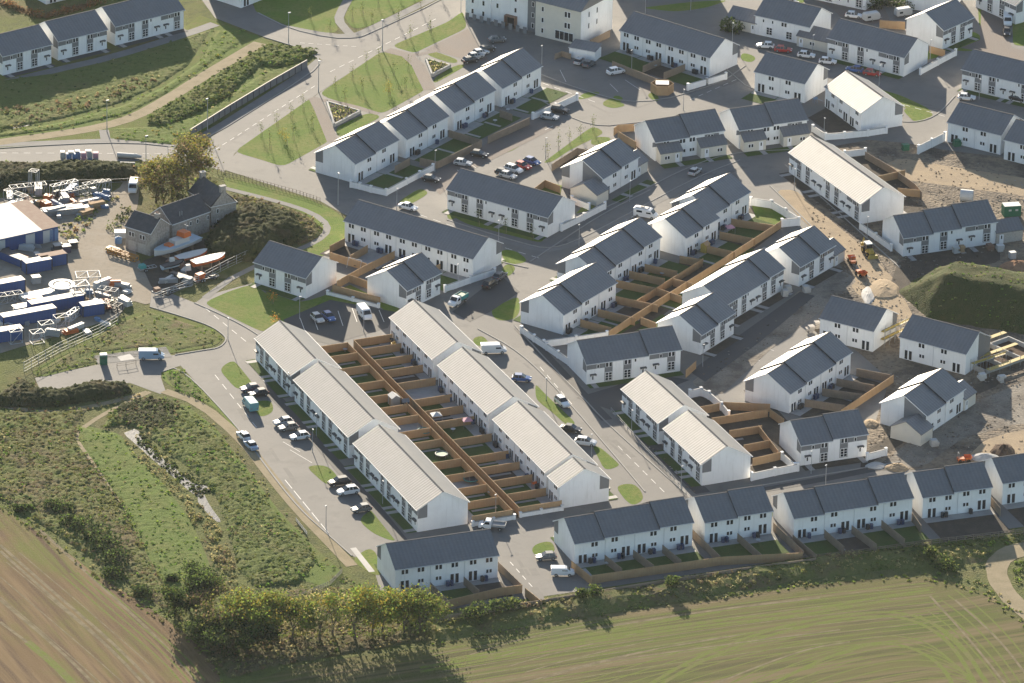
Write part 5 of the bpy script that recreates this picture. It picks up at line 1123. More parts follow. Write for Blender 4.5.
fence([wv('A2', ul[0], 10.9), wv('A2', ul[0], VL)], 'timber end fence of the left back gardens by the parking bays')
fence([wv('A2', ur[0], VR), wv('A2', ur[0], VB - .3)], 'timber end fence of the central back gardens by the parking bays')
fence([wv('A2', ul[0], VL), wv('A2', ul[-1], VL)], 'long timber fence on the left side of the alley between cream rows')
fence([wv('A2', ur[0], VR), wv('A2', ur[-1], VR)], 'long timber fence on the right side of the alley between cream rows')
u = ul[-1]
gwall([wv('A2', u + .3, 10.9), wv('A2', u + .3, VL + .2)], 'low white wall with timber top closing the left gardens by the flatbed truck', h=1.1)
fence([wv('A2', u - .1, 10.9), wv('A2', u - .1, VL)], 'timber fence above the low white wall by the flatbed truck', h=2.0)
u = ur[-1]
gwall([wv('A2', u + .3, VR), wv('A2', u + .3, VB)], 'low white wall closing the central gardens at the short cream end house', h=1.1)
fence([wv('A2', u - .1, VR), wv('A2', u - .1, VB)], 'timber fence above the low white wall at the short cream end house', h=2.0)
# between the two rows that climb to the right
sheet('garden', [(566, 340), (620, 318), (652, 290), (680, 262), (720, 240), (750, 208), (772, 206), (790, 222), (760, 245), (700, 285), (655, 322), (612, 342)], 'garden_soil')
for key, us in (('p', (0, 5, 10, 15, 20)), ('q', (0, 6, 12, 18, 24)), ('r', (0, 6.4, 12.8)), ('s', (0, 7.4, 14.7))): strips(key, us, -.1, -9.5 if key in 'pr' else -8.5, 2.4, ord(key))
for key, us in (('t', (0, 6.6, 13)), ('u', (0, 6, 12, 18, 23)), ('v', (0, 6.8, 13.6))): strips(key, us, 10.7, 17.5, 2.0, ord(key))
for l in ([(637, 300), (703, 258.5)], [(609.5, 330.5), (695, 276.5), (781, 221)]): fence(l, 'long timber spine fence between the two climbing garden rows')
for l in ([(580.6, 319.3), (611, 327.5)], [(598.1, 309), (634.8, 317.9)], [(614.5, 295.8), (657.7, 305)], [(616.5, 280), (658.7, 288.5)], [(629.3, 270.8), (664.6, 278.6)], [(645, 264), (677, 271)], [(658.7, 288.5), (681, 296)], [(673.4, 278.6), (692, 283)], [(641, 317), (656, 322.8)],
          [(680, 255.7), (703, 259.5)], [(702.3, 244.5), (735, 252)], [(719.9, 231.6), (755, 238.7)], [(731.6, 218.7), (775, 225.2)]): fence(l, 'timber fence dividing the gardens between the climbing terraces')
gwall([(751, 197), (771.4, 200), (785.5, 208.2), (799, 217), (782, 218.7)], 'curved white garden wall around the bright lawn at the top of the climbing gardens', h=2.0)
sheet('garden', [(752, 206), (770, 206), (786, 217), (780, 226), (756, 219)], 'lawn')
gwall([(521.5, 326), (547, 343), (569, 358)], 'white street wall stepping down beside the terrace at the sunlit junction')
gwall([(544, 339.8), (576, 335.5), (607, 331)], 'white garden wall between the sunlit junction terrace and the three-door terrace')
# longest terrace
strips('T9', (0, 6.8, 13.5, 20.3, 27, 33.8), -.1, -9, 2.4, 5)
for l in ([(344.7, 238.2), (330, 245.8)], [(367.5, 245.2), (350.5, 255.2)], [(394.5, 251), (362, 267), (337, 281)], [(430, 268), (440, 264)], [(330, 252.2), (366.3, 263.4)], [(350, 275), (367, 281)], [(332.8, 284.7), (380, 297.4)]): fence(l, 'timber fence in the back gardens of the longest dark-roofed terrace')
gwall([(327.7, 290.5), (353, 297), (378.6, 303.5)], 'low white wall below the timber fence beside the small stepped-roof house', h=1.0)
gwall([(445, 285), (470, 276), (494.6, 268)], 'white garden wall at the right end of the longest dark-roofed terrace')
sheet('garden', [(331, 293), (378, 305), (372, 296), (350, 285)], 'lawn')
# house line by the lawns
for k in ('P1', 'P1b', 'P2', 'P3'): strips(k, (0, 8, 16), -.1, -7.5, 2.2, hash(k) % 7 + len(k))
for l in ([(420, 157.8), (437.6, 161.5), (481.7, 140), (449, 130)], [(488, 136.4), (529.5, 117.5)], [(395, 166), (410, 158)], [(500, 110), (512, 114)]): fence(l, 'timber fence around back gardens by the lawns', m='timber_old')
gwall([(351, 180.7), (360, 182.6), (371, 185.7), (386.3, 188.9), (406.5, 178), (433, 164)], 'long white corner wall around the first gardens below the lawns', h=1.6)
gwall([(533, 112.5), (555.7, 103.3), (577, 93.5)], 'white wall beside the house by the apartment car park')
# field edge gardens
def runs(key, us, d, seed): strips(key, us, -.1, -d, 2.4, seed)
runs('S1', (0, 7, 14, 20.8), 8.5, 11); runs('S2', (0, 6.2, 12.3, 18.5, 24.6), 9, 12); runs('S3', (0, 7, 14.1), 9.5, 13); runs('S4', (0, 6.3, 12.5, 18.8, 25.1), 9, 14)
for k, L in (('S5', 14.5), ('S6', 14)): yard(k, 0, L, -.1, -11, 'garden_soil'); yard(k, 0, L, -.15, -2.4, 'slabs', 'patio')
fence([(571.7, 561), (591.7, 577)], 'timber side fence beside the white van parking bays'); fence([(591.7, 575.5), (651.8, 566.8), (721, 557), (802.7, 552.6)], 'long timber fence along the back of the field-edge gardens')
for l in ([(605, 555), (621.8, 568.4)], [(633.5, 550), (653.5, 565)], [(662.7, 545), (681, 560)], [(692.9, 529.8), (720, 556)], [(737.7, 533.3), (761.4, 554.4)], [(773.7, 522.7), (803.6, 551)], [(793, 535), (816, 554.4)], [(824.7, 529.8), (844, 546.5)], [(852, 525.6), (876.5, 544)], [(881.8, 520.3), (904.6, 538.8)], [(910.8, 510.6), (921.3, 525.6)], [(990, 495.7), (1000.5, 508)]):
    fence(l, 'timber fence dividing the gardens of the field-edge terraces', m='timber_old')
fence([(436, 603), (499.5, 588), (522, 584.7)], 'timber back fence of the leftmost field-edge terrace gardens')
for l in ([(430.7, 582.6), (448, 600)], [(464, 577), (479, 590)], [(498.4, 562), (521, 583.6)]): fence(l, 'timber fence dividing the gardens of the leftmost field-edge terrace', m='timber_old')
fence([(525.3, 588), (541.4, 601)], 'short timber fence across the end of the field-edge street')
fence([(435, 617), (540, 600), (640, 583.6), (738, 568.5), (816, 558)], 'long weathered boundary fence between the estate and the field-edge hedge', m='timber_old', h=1.7)
fence([(802, 556), (844, 552), (923, 540.5), (1024, 529), (1050, 526)], 'open ranch-rail fence along the bare gardens at the farm track', m='timber_old', h=1.2, solid=False)
# cream pair gardens
sheet('garden', [(700, 398), (722, 404), (772, 404), (790, 424), (785, 452), (796, 464), (750, 480), (720, 450), (690, 415)], 'garden_soil')
strips('C17a', (0, 6, 12, 17.8), 10.7, 19, 2, 21, 'garden_soil'); strips('C17b', (0, 6, 12, 18.2), 10.7, 18, 2, 22, 'garden_soil')
for l in ([(698.8, 407), (719.3, 403.4)], [(712, 418), (767.6, 409.3)], [(729.5, 430.5), (761.7, 425.4)], [(744, 445), (770.5, 440)], [(753, 458.3), (782.2, 451.7)], [(758.8, 425.4), (777.8, 450.3)], [(770, 409), (783.7, 418.8)], [(722, 402), (770, 404)]):
    fence(l, 'timber fence in the dark gardens behind the cream pair houses')
gwall([(690, 389.5), (701, 387.3), (709, 391), (721.5, 402), (728.8, 410.7)], 'stepped white wall behind the upper cream pair house', h=1.9)
gwall([(752, 472.5), (775, 467.5), (798, 463)], 'white wall between the lower cream pair house and the small semi', h=1.8); gwall([(782, 452), (795, 463)], 'short white wall at the corner of the small semi garden', h=1.8)
gwall([(867.5, 453), (886, 448)], 'white wall with timber top right of the small semi on the muddy site')
# terrace by the unfinished road
strips('K18', (0, 6, 12, 18, 24), -.1, -8, 2, 23, 'garden_soil')
fence([(841, 410), (893.5, 375)], 'timber back fence of the two-step terrace gardens')
for l in ([(805, 399), (845, 405)], [(822.6, 388.4), (862, 394)], [(836.8, 378.4), (874, 385)], [(856.8, 368.4), (890, 374.5)]): fence(l, 'timber fence dividing the gardens of the two-step terrace', m='timber_old')
fence([(686, 370), (696, 361)], 'short timber fence at the right end of the three-door terrace')
# upper estate
strips('C16', (0, 6.5, 13, 19.5, 26, 32.4), 10.7, 17, 2, 31, 'garden_soil')
sheet('garden', [(846, 158), (866, 156), (915, 190), (906, 205), (880, 190)], 'garden_soil')
fence([(865.4, 151.8), (890, 166), (915, 184), (922, 192)], 'dark timber fence behind the cream terrace by the site road', m='timber_old')
fence([(878, 176), (905, 170)], 'timber garden divider behind the cream terrace by the site road'); fence([(898, 188), (920, 190)], 'lower timber garden divider behind the cream terrace by the site road')
gwall([(844.7, 150.5), (865.4, 148)], 'short white wall behind the cream terrace by the site road'); gwall([(860.8, 222.3), (876, 233), (891.3, 244)], 'pale wall with timber top left of the terrace above the mound')
gwall([(813, 124.8), (825.6, 133), (844.5, 131.7), (868, 129.2), (886.5, 126.3)], 'white wall with square piers around the upper small cream block garden')
sheet('garden', [(808, 118), (826, 108), (862, 128), (830, 134)], 'garden_soil')
gwall([(918.7, 145), (945, 132)], 'white wall at the building site entrance', h=2.2)
gwall([(920.6, 68), (938, 58.5), (955.8, 49)], 'white garden wall behind the lamp on the upper street corner'); sheet('garden', [(918, 62), (930, 50), (948, 48), (936, 58)], 'lawn')
fence([(880, 20), (905, 22)], 'red-brown timber fence beside the white caravan', h=2.0); fence([(930, 46), (945, 50)], 'timber fence behind the bright-edged house corner')
gwall([(561.7, 224), (584, 213), (605, 202)], 'white garden wall at the right end of the grey-panel corner terrace'); sheet('garden', [(576, 214), (584, 205), (600, 201), (592, 210)], 'lawn')
gwall([(572, 196), (589, 203)], 'short white wall by the house with low gabled wings')
fence([(532, 190), (545, 180), (560, 186)], 'orange timber fence around the lawn behind the red parked car'); fence([(532, 193), (550, 198), (572, 202)], 'orange timber fence above the grey-panel corner terrace roof')
sheet('garden', [(533, 190), (545, 181), (562, 186), (560, 196)], 'lawn'); sheet('garden', [(552, 166), (577, 149), (590, 151), (566, 168)], 'garden_soil')
fence([(552, 164), (577, 148), (590, 150)], 'dark timber fence above the house with low gabled wings', m='timber_old')
fence([(614, 128), (618, 125), (634, 124)], 'curved timber fence at the left porched block'); fence([(618, 131), (636, 142)], 'timber side fence at the left porched block')
strips('N25', (0, 6.5, 13, 19.5, 26), -.1, -8, 2, 41)
fence([(612.6, 61), (636, 70.5), (660, 80)], 'long timber fence in front of the terrace right of the apartments', m='timber_old'); gwall([(688, 83.5), (707, 78), (726, 72.5)], 'white wall with timber top at the right end of the apartments terrace')
for l in ([(643, 66), (661, 58)], [(664, 72.5), (685, 64)]): fence(l, 'timber divider in the gardens right of the apartment block', m='timber_old')
fence([(590, 40), (610, 30)], 'timber fence beside the apartment block gable', m='timber_old'); fence([(555, 54), (562, 51), (571, 54)], 'low timber screen below the apartment block bin store', m='timber_old', h=1.4)
b = MB(); c0 = at(662, 92)
for k in range(6):
    a0, a1 = k * math.pi / 3, (k + 1) * math.pi / 3; p, q = Vector((math.cos(a0) * 2.6, math.sin(a0) * 2.6, 0)), Vector((math.cos(a1) * 2.6, math.sin(a1) * 2.6, 0)); d = q - p
    b.box(0, d.length, -.04, .04, 0, 2.2, 'timber', math.atan2(d.y, d.x), p)
rt = thing('bin_enclosure', c0, 0, 'six-sided timber enclosure with white top on the street corner', 'enclosure'); b.obj('screen', rt)
b = MB(); b.box(-1.5, 1.5, -1.2, 1.2, 2.2, 2.35, 'hull_white'); b.obj('cover', rt)
strips('N32', (0, 6.5, 13), -.1, -6, 2, 43)
# retaining wall and railings by the main road
pts = [at(190, 137), at(230, 112), at(270, 88), at(307, 67)]
rt = thing('retaining_wall', pts[0], 0, 'long dark timber retaining wall beside the main road embankment', 'wall'); b = MB(); pb = MB()
for a, c in zip(pts, pts[1:]):
    d = c - a; b.box(0, d.length, -.1, .1, -.2, 1.7, 'cladding', math.atan2(d.y, d.x), a - pts[0]); b.box(0, d.length, -.14, .14, 1.7, 1.8, 'flashing', math.atan2(d.y, d.x), a - pts[0])
    n = int(d.length / 2.4); an = math.atan2(d.y, d.x)
    for i in range(n): post(rt, a - pts[0] + d * i / n + Vector((math.sin(an), -math.cos(an), 0)) * .13, an, .06, -.2, 1.7, 'flashing')
b.obj('wall', rt)
def rail(line, label, h=1.1, m='galv', step=2.2, mesh=False, cat='fence', name='railing'):
    pts = [at(*q) for q in line]; rt = thing(name, pts[0], 0, label, cat); b = MB(); q_ = MB()
    for a, c in zip(pts, pts[1:]):
        d = c - a; o = a - pts[0]; ang = math.atan2(d.y, d.x); n = max(1, round(d.length / step))
        for z in ((h - .06, h * .5) if not mesh else (h - .05, h * .66, h * .33, .1)): b.box(0, d.length, -.025, .025, z, z + .05, m, ang, o)
        for i in range(n + 1): post(rt, o + d * i / n, ang, .04, -.2, h + .03, m)
    b.obj('rail', rt); return rt
rail([(168, 152), (180, 148), (196, 141)], 'metal railing at the end of the dark retaining wall', 1.2)
rail([(217.6, 173), (260, 184), (300, 195), (320, 202)], 'low dark post fence along the grass verge by the shaded road', 1.0, 'timber_old', 1.0)
rail([(24, 372), (60, 352), (100, 334), (118, 323)], 'wire mesh fence between the container yard and the meadow', 2.2, 'galv', 2.6, True)
rail([(205, 280), (228, 268), (262, 252), (300, 236)], 'wire mesh fence behind the boat yard and the semi', 2.0, 'galv', 2.8, True)
rail([(155, 300), (180, 290), (205, 280)], 'steel gate and fence along the front of the boat yard', 1.6, 'galv', 2.0, True)
rail([(-20, 190), (60, 187), (110, 186), (145, 184)], 'thin wire fence in front of the dark bank above the yard', 1.6, 'galv', 4, False)
rail([(296, 521), (307, 535)], 'low concrete culvert edge beside the dirt path', .7, 'concrete', 1.0, True)
for l in ([(611, 412), (640, 445), (662, 468), (690, 500)],): rail(l, 'grey metal site railing along the fresh pavement by the cream pair', 1.0, 'steel', 2.4, False)
rail([(296, 600), (330, 585), (342, 573)], 'old stone field wall running through the small wood', .9, 'stone_wall', .6, True)

# ------------------------------------------------------------------ front gardens with a path to every door
def frontage(key, side, d=2.0, m='lawn_shaded'):
    h = HOUSES[key]; L, W_ = h['L'], h['W']; n = HS[key][side][1] if HS[key][side] else 0
    if not n: return
    v0, v1 = (-.1, -d) if side == 0 else (W_ + .1, W_ + d)
    f = (lambda u: u) if side == 0 else (lambda u: L - u)
    yard(key, f(0), f(L), v0, v1, m, 'front_garden')
    U = L / n
    for i in range(n):
        c = (i + (.8 if i % 2 else .2)) * U; yard(key, f(c - .6), f(c + .6), v0, v1 * 1.12 if side == 0 else v1 + .3, 'slabs', 'path')
for k in ('A1', 'A2', 'A3', 'C17a', 'C17b', 'M1', 'T10', 'H11', 'N26', 'N27', 'N34'): frontage(k, 0, 2.2)
for k in ('C16', 't', 'u', 'v', 'K22', 'M2'): frontage(k, 0, 2.6, 'garden_soil')
for k in ('N29', 'N30', 'N31'):
    L = HOUSES[k]['L']; yard(k, 0, L, -2.4, -4.8, 'lawn_shaded', 'front_garden')
    for u in ((4.4, L - 5.2) if k != 'N31' else (L * .3, L * .8)): yard(k, u - .6, u + .6, -2.3, -5.0, 'slabs', 'path')
for k in ('L1', 'L2', 'L3'): frontage(k, 0, 2.0, 'asphalt_new')
for k in ('B1', 'B2', 'B3', 'B4', 'S1', 'S2', 'S3', 'S4', 'p', 'q', 'r', 's', 'P1', 'P1b', 'P2', 'P3', 'T9'): frontage(k, 1, 2.0)
# ------------------------------------------------------------------ street lamps
def lamp_proto():
    r = thing('street_lamp', (0, 0, 0), 0, 'x', 'street lamp', 'street lamps'); b = MB(); b.tube((0, 0, -.2), (0, 0, 1.0), .09, .08, 'galv', 8); b.tube((0, 0, 1.0), (0, 0, 5.0), .07, .045, 'galv', 8); b.obj('pole', r)
    b = MB(); b.box(-.12, .12, -.45, .15, 5.0, 5.1, 'steel_white', taper=.03); b.box(-.08, .08, -.4, .1, 4.97, 4.999, 'white_plastic'); b.obj('lamp_head', r)
    return r
def lamp_label(p): return 'grey street lamp beside ' + near(p)[0]
LAMPS = [(312.5, 452), (382.5, 504), (316.3, 436.5), (326, 529), (363.7, 331.6), (299.6, 319), (458, 286), (498.6, 242), (579, 246), (629.6, 201.7), (396.7, 210), (434.9, 171.6), (545.5, 159), (541.7, 66), (631.5, 70.5), (645.3, 14), (690.6, 11), (683.3, 110), (812.5, 55.4), (732.2, 43), (879, 86), (823.7, 138.7), (794.2, 190), (979, 99.5), (702.6, 367), (495.5, 517.7), (631.4, 432.7), (681, 489.4), (591.4, 457), (546.2, 400.4), (811, 474), (825.4, 488), (228, 340), (288, 395), (930, 60), (575, 548), (867, 238)]
TALL = [(288.5, 43.4), (207.5, 130), (382.4, 50.3), (318.5, 92), (107, 132), (461, 12), (338, 205), (146, 168)]
lp = lamp_proto()
for i, (x, y) in enumerate(LAMPS + TALL):
    p = at(x, y); lb = lamp_label(p); o = lp if i == 0 else copy_tree(lp, p, 0, lb, 'street lamps')
    o.location = p; o.rotation_euler.z = random.choice((0.4, -.6, 2.2)); o['label'] = lb
    if i >= len(LAMPS): o.scale = (1.3, 1.3, 1.5); o['label'] = 'tall grey street lamp beside the main road and lawns'

# ------------------------------------------------------------------ cars and vans
def wheel_mesh():
    b = MB()
    b.tube((0, -.1, 0), (0, .1, 0), .32, .32, 'rubber', 12); b.tube((0, -.11, 0), (0, .11, 0), .19, .19, 'steel', 8); return b.mesh('wheel')
WH = wheel_mesh()
def loft(b, secs, m):
    """secs: list of (x, half width, list of (y fraction, z))"""
    n = len(secs[0][1]); vs = []
    for x, prof in secs: vs += [(x, y, z) for y, z in prof]
    fs = [(i * n + j, i * n + (j + 1) % n, (i + 1) * n + (j + 1) % n, (i + 1) * n + j) for i in range(len(secs) - 1) for j in range(n)]
    fs += [tuple(range(n - 1, -1, -1)), tuple(range((len(secs) - 1) * n, len(secs) * n))]
    b.add(vs, fs, m)
def body_sec(x, hw, zb, zt, e=.12): return (x, [(-hw + .05, zb), (hw - .05, zb), (hw, zb + (zt - zb) * .35), (hw - .02, zt - e), (hw - e, zt), (-hw + e, zt), (-hw + .02, zt - e), (-hw, zb + (zt - zb) * .35)])
PROTO = {}
def car_meshes(kind):
    """kind -> body(colour) maker, glass, length"""
    g = MB(); L = dict(hatch=4.1, saloon=4.5, suv=4.5, van=5.3, small_van=4.5, pickup=5.3)[kind]; h = L / 2
    def sec(*a): return body_sec(*a)
    if kind in ('hatch', 'suv', 'saloon'):
        up = .14 if kind == 'suv' else 0
        body = [sec(-h, .74, .34, .72 + up), sec(-h + .12, .82, .26, .88 + up), sec(-h + .6, .87, .22, .93 + up), sec(0, .88, .22, .92 + up), sec(h - 1.15, .88, .22, .90 + up), sec(h - .35, .83, .24, .74 + up), sec(h, .68, .34, .60 + up)]
        rear = -h + (.25 if kind != 'saloon' else .85)
        cab = [(rear, .70, .90), (rear + .45, .64, 1.38), (h - 1.95, .64, 1.42), (h - 1.2, .72, .90)]
        roof = [(rear + .42, .62, 1.36), (h - 1.98, .62, 1.40)]
        zup = up * 1.2
        vs = []
        for x, w_, z in cab: vs += [(x, -w_, z + zup), (x, w_, z + zup)]
        base = [(rear, -.78, .88 + up), (rear, .78, .88 + up), (h - 1.15, .78, .86 + up), (h - 1.15, -.78, .86 + up)]
        r0, r1 = rear + .48, h - 2.0; zt = 1.42 + zup
        g.add([(rear, -.8, .88 + up), (rear, .8, .88 + up), (h - 1.1, .8, .86 + up), (h - 1.1, -.8, .86 + up), (r0, -.62, zt), (r0, .62, zt), (r1, .62, zt), (r1, -.62, zt)],
              [(0, 1, 5, 4), (1, 2, 6, 5), (2, 3, 7, 6), (3, 0, 4, 7)], 'glass')
        def extra_(b, c):
            b.box(r0 - .06, r1 + .06, -.64, .64, zt - .01, zt + .04, c, taper=.04)
            for x in (r0 + .75, r0 + 1.45): 
                for s in (-1, 1): b.add([(x - .05, s * .80, .9 + up), (x + .05, s * .80, .9 + up), (x + .05, s * .645, zt), (x - .05, s * .645, zt)], [(0, 1, 2, 3)], c)
        wx = (-h + .78, h - .82)
    elif kind in ('van', 'small_van'):
        t = 2.05 if kind == 'van' else 1.75; w_ = .98 if kind == 'van' else .86; fr = h - (1.0 if kind == 'van' else 1.1)
        body = [sec(-h, w_ - .06, .32, t - .04, .1), sec(-h + .1, w_, .28, t, .12), sec(fr - .75, w_, .28, t, .12), sec(fr - .35, w_, .28, t - .12, .2), sec(fr + .25, w_, .28, 1.18, .1), sec(h - .25, w_ - .05, .3, .95), sec(h, w_ - .2, .36, .75)]
        a, c_ = (fr - .32, t - .16), (fr + .27, 1.2)
        g.add([(a[0] + .03, -w_ + .24, a[1] + .03), (a[0] + .03, w_ - .24, a[1] + .03), (c_[0] + .03, w_ - .12, c_[1] + .04), (c_[0] + .03, -w_ + .12, c_[1] + .04)], [(0, 1, 2, 3)], 'glass')
        for s in (-1, 1): g.add([(fr - 1.3, s * (w_ + .012), 1.2), (fr - .1, s * (w_ + .012), 1.2), (fr - .45, s * (w_ - .03), t - .3), (fr - 1.3, s * (w_ - .03), t - .28)], [(0, 1, 2, 3)], 'glass')
        extra_ = lambda b, c: None; wx = (-h + .95, h - .95)
    else:
        body = [sec(.1, .95, .4, 1.05), sec(.2, .95, .35, 1.9, .15), sec(1.2, .95, .35, 1.95, .2), sec(1.75, .95, .35, 1.2), sec(h - .1, .9, .35, 1.0), sec(h, .75, .4, .7)]
        g.add([(1.24, -.72, 1.9), (1.24, .72, 1.9), (1.78, .82, 1.22), (1.78, -.82, 1.22)], [(0, 1, 2, 3)], 'glass')
        for s in (-1, 1): g.add([(.4, s * .965, 1.2), (1.5, s * .965, 1.2), (1.15, s * .95, 1.75), (.4, s * .95, 1.75)], [(0, 1, 2, 3)], 'glass')
        def extra_(b, c): pass
        wx = (-h + 1.0, h - .9)
    return body, g.mesh('windows'), extra_, wx, h
def vehicle(kind, col):
    k = (kind, col)
    if k in PROTO: return PROTO[k]
    if kind not in PROTO: PROTO[kind] = car_meshes(kind)
    body, gm, ex, wx, h = PROTO[kind]
    b = MB(); loft(b, body, col); ex(b, col); bm_ = b.mesh('body')
    lights = MB(); lights.box(-.16, .16, -.1, .1, 0, .12, 'white_plastic'); lm = PROTO.setdefault('hl', lights.mesh('headlight'))
    tl = MB(); tl.box(-.1, .1, -.08, .08, 0, .16, 'car_red'); tm = PROTO.setdefault('tl', tl.mesh('tail_light'))
    PROTO[k] = (bm_, gm, wx, h, lm, tm); return PROTO[k]
def car(x, y, head, kind, col, label, cat=None, group='cars parked about the estate', extra=None, z=0):
    p = at(x, y); bm_, gm, wx, h, lm, tm = vehicle(kind, col)
    r = thing({'van': 'parked_van', 'small_van': 'parked_van', 'pickup': 'parked_truck'}.get(kind, 'parked_car'), (p.x, p.y, .13), R(head), label, cat or ('van' if 'van' in kind else 'truck' if kind == 'pickup' else 'car'), group)
    link('body', bm_, r); link('windows', gm, r)
    wy = .80 if kind not in ('van', 'pickup') else .9
    for xx in wx:
        for s in (-1, 1): link('wheel', WH, r, (xx, s * wy, .32))
    for s in (-1, 1):
        zz = .62 if kind not in ('van', 'small_van', 'pickup') else .75
        link('headlight', lm, r, (h - .18, s * .58, zz)); link('tail_light', tm, r, (-h + .06, s * .64, zz + .05))
    if extra: extra(r, h)
    return r
NAMES = {'car_white': 'white', 'car_silver': 'silver', 'car_black': 'black', 'car_grey': 'dark grey', 'car_red': 'red', 'car_blue': 'blue', 'car_teal': 'pale teal', 'car_skyblue': 'pale blue', 'car_plum': 'dark plum'}
KN = {'hatch': 'hatchback', 'saloon': 'saloon car', 'suv': 'tall car', 'van': 'panel van', 'small_van': 'small van', 'pickup': 'truck'}
CARS = [(317.5, 321, -62, 'hatch', 'car_silver'), (328.8, 319.5, -62, 'hatch', 'car_blue'), (364.4, 317, -70, 'van', 'car_white'),
 (250.1, 391, 200, 'hatch', 'car_plum'), (258.4, 396, 205, 'hatch', 'car_black'), (250.1, 408, 112, 'van', 'car_teal'), (283.1, 424.5, 203, 'hatch', 'car_silver'), (288.2, 430, 203, 'hatch', 'car_grey'), (299.7, 439, 203, 'hatch', 'car_white'),
 (339.1, 485, 203, 'suv', 'car_black'), (348, 494, 203, 'suv', 'car_white'), (361.2, 511.5, 203, 'hatch', 'car_grey'), (243.4, 438.5, 118, 'hatch', 'car_white'), (250.8, 448, 118, 'saloon', 'car_skyblue'),
 (151.5, 359, 3, 'van', 'car_skyblue'), (493.5, 353, 8, 'van', 'car_white'), (521.5, 381, -5, 'hatch', 'car_blue'), (562, 405, -62, 'suv', 'car_white'), (570.5, 431.5, -18, 'saloon', 'car_black'), (585.4, 445, -12, 'suv', 'car_white'),
 (490, 286.5, 60, 'suv', 'car_black'), (500, 278.5, 60, 'hatch', 'car_grey'), (545.9, 559.5, 190, 'hatch', 'car_grey'), (562.6, 575.5, 2, 'small_van', 'car_white'),
 (694.9, 174, 62, 'hatch', 'car_silver'), (580.2, 63.5, 62, 'hatch', 'car_silver'), (589.1, 66, 62, 'hatch', 'car_grey'), (615.9, 74, 30, 'suv', 'car_white'), (549.7, 119.3, -20, 'hatch', 'car_silver'), (559, 112.5, -22, 'suv', 'car_black'),
 (479.2, 156.8, -20, 'hatch', 'car_black'), (462.8, 165.5, -16, 'hatch', 'car_silver'), (431.3, 181.5, -18, 'hatch', 'car_black'),
 (503.7, 175.5, -35, 'hatch', 'car_black'), (513.4, 172, -35, 'suv', 'car_white'), (522.6, 168.5, -35, 'hatch', 'car_red'), (532, 164, -35, 'hatch', 'car_blue'), (508, 178, -32, 'hatch', 'car_silver'),
 (470.2, 62.5, 30, 'hatch', 'car_black'), (475.5, 58.5, 30, 'hatch', 'car_silver'), (480.5, 55, 30, 'hatch', 'car_white'), (487, 51.5, 30, 'hatch', 'car_black'),
 (765.3, 48, 172, 'hatch', 'car_white'), (783.2, 52, -10, 'hatch', 'car_red'), (806.2, 57.5, -12, 'hatch', 'car_white'), (827.6, 63.8, -10, 'hatch', 'car_white'), (854.5, 71.8, 160, 'hatch', 'car_blue'), (872.1, 75.6, -16, 'hatch', 'car_red'),
 (853.8, 17.8, -10, 'hatch', 'car_white'), (1007.4, 7, 268, 'hatch', 'car_white'), (1007.4, 14, 268, 'hatch', 'car_silver'), (1007.4, 23.5, 268, 'van', 'car_white'), (1006.8, 34.5, 268, 'hatch', 'car_black'), (966.5, 99.8, -8, 'hatch', 'car_white'), (133.4, 190.5, -92, 'van', 'car_white'),
 (497, 42, 20, 'hatch', 'car_grey'), (1018, 101, -30, 'hatch', 'car_black'), (790, 4, -30, 'hatch', 'car_silver'), (618, 172, 62, 'hatch', 'car_black') , (408, 209.5, -30, 'saloon', 'car_white'), (868, 135, 10, 'hatch', 'car_black')]
CARS = CARS[:-3] + CARS[-2:-1]
for x, y, hd, kd, c in CARS:
    lb = NAMES[c] + ' ' + KN[kd] + ' near ' + near(at(x, y))[0]
    car(x, y, hd, kd, c, lb)
def camper(r, h):
    b = MB(); b.box(-h + .3, .6, -.7, .7, 2.05, 2.25, 'hull_white', taper=.15); b.box(-1.2, -.4, -.3, .3, 2.25, 2.33, 'canopy_grey'); b.obj('roof_pod', r)
    b = MB()
    for s in (-1, 1): b.box(-1.9, -.6, s * .985 - .01, s * .985 + .01, 1.25, 1.7, 'glass')
    b.obj('side_window', r)
car(646, 217.5, -22, 'van', 'car_white', 'white camper van parked in the street behind the bright roof edges', 'camper van', None, camper)
def tipper(r, h):
    b = MB(); b.box(-h, .05, -.95, .95, .75, .9, 'canopy_grey'); b.box(-h, .0, -.98, -.9, .9, 1.75, 'teal'); b.box(-h, .0, .9, .98, .9, 1.75, 'teal'); b.box(-h - .04, -h, -.98, .98, .9, 1.75, 'teal'); b.box(-.04, .0, -.9, .9, .9, 2.0, 'teal'); b.box(-h + .1, -.1, -.85, .85, 1.2, 1.6, 'green_paint', taper=.1); b.obj('tipper_body', r)
car(457.6, 304, 238, 'pickup', 'car_white', 'white tipper truck with teal-green body beside the small stepped-roof house', 'truck', None, tipper)
def flat(r, h):
    b = MB(); b.box(-h, .05, -.95, .95, .75, .9, 'steel'); b.box(-h, 0, -.98, -.92, .9, 1.25, 'steel'); b.box(-h, 0, .92, .98, .9, 1.25, 'steel'); b.box(-h - .05, -h, -.98, .98, .9, 1.25, 'steel'); b.obj('flat_bed', r)
car(492, 529, 172, 'pickup', 'car_white', 'white flatbed truck with empty grey bed by the alley end', 'truck', None, flat)
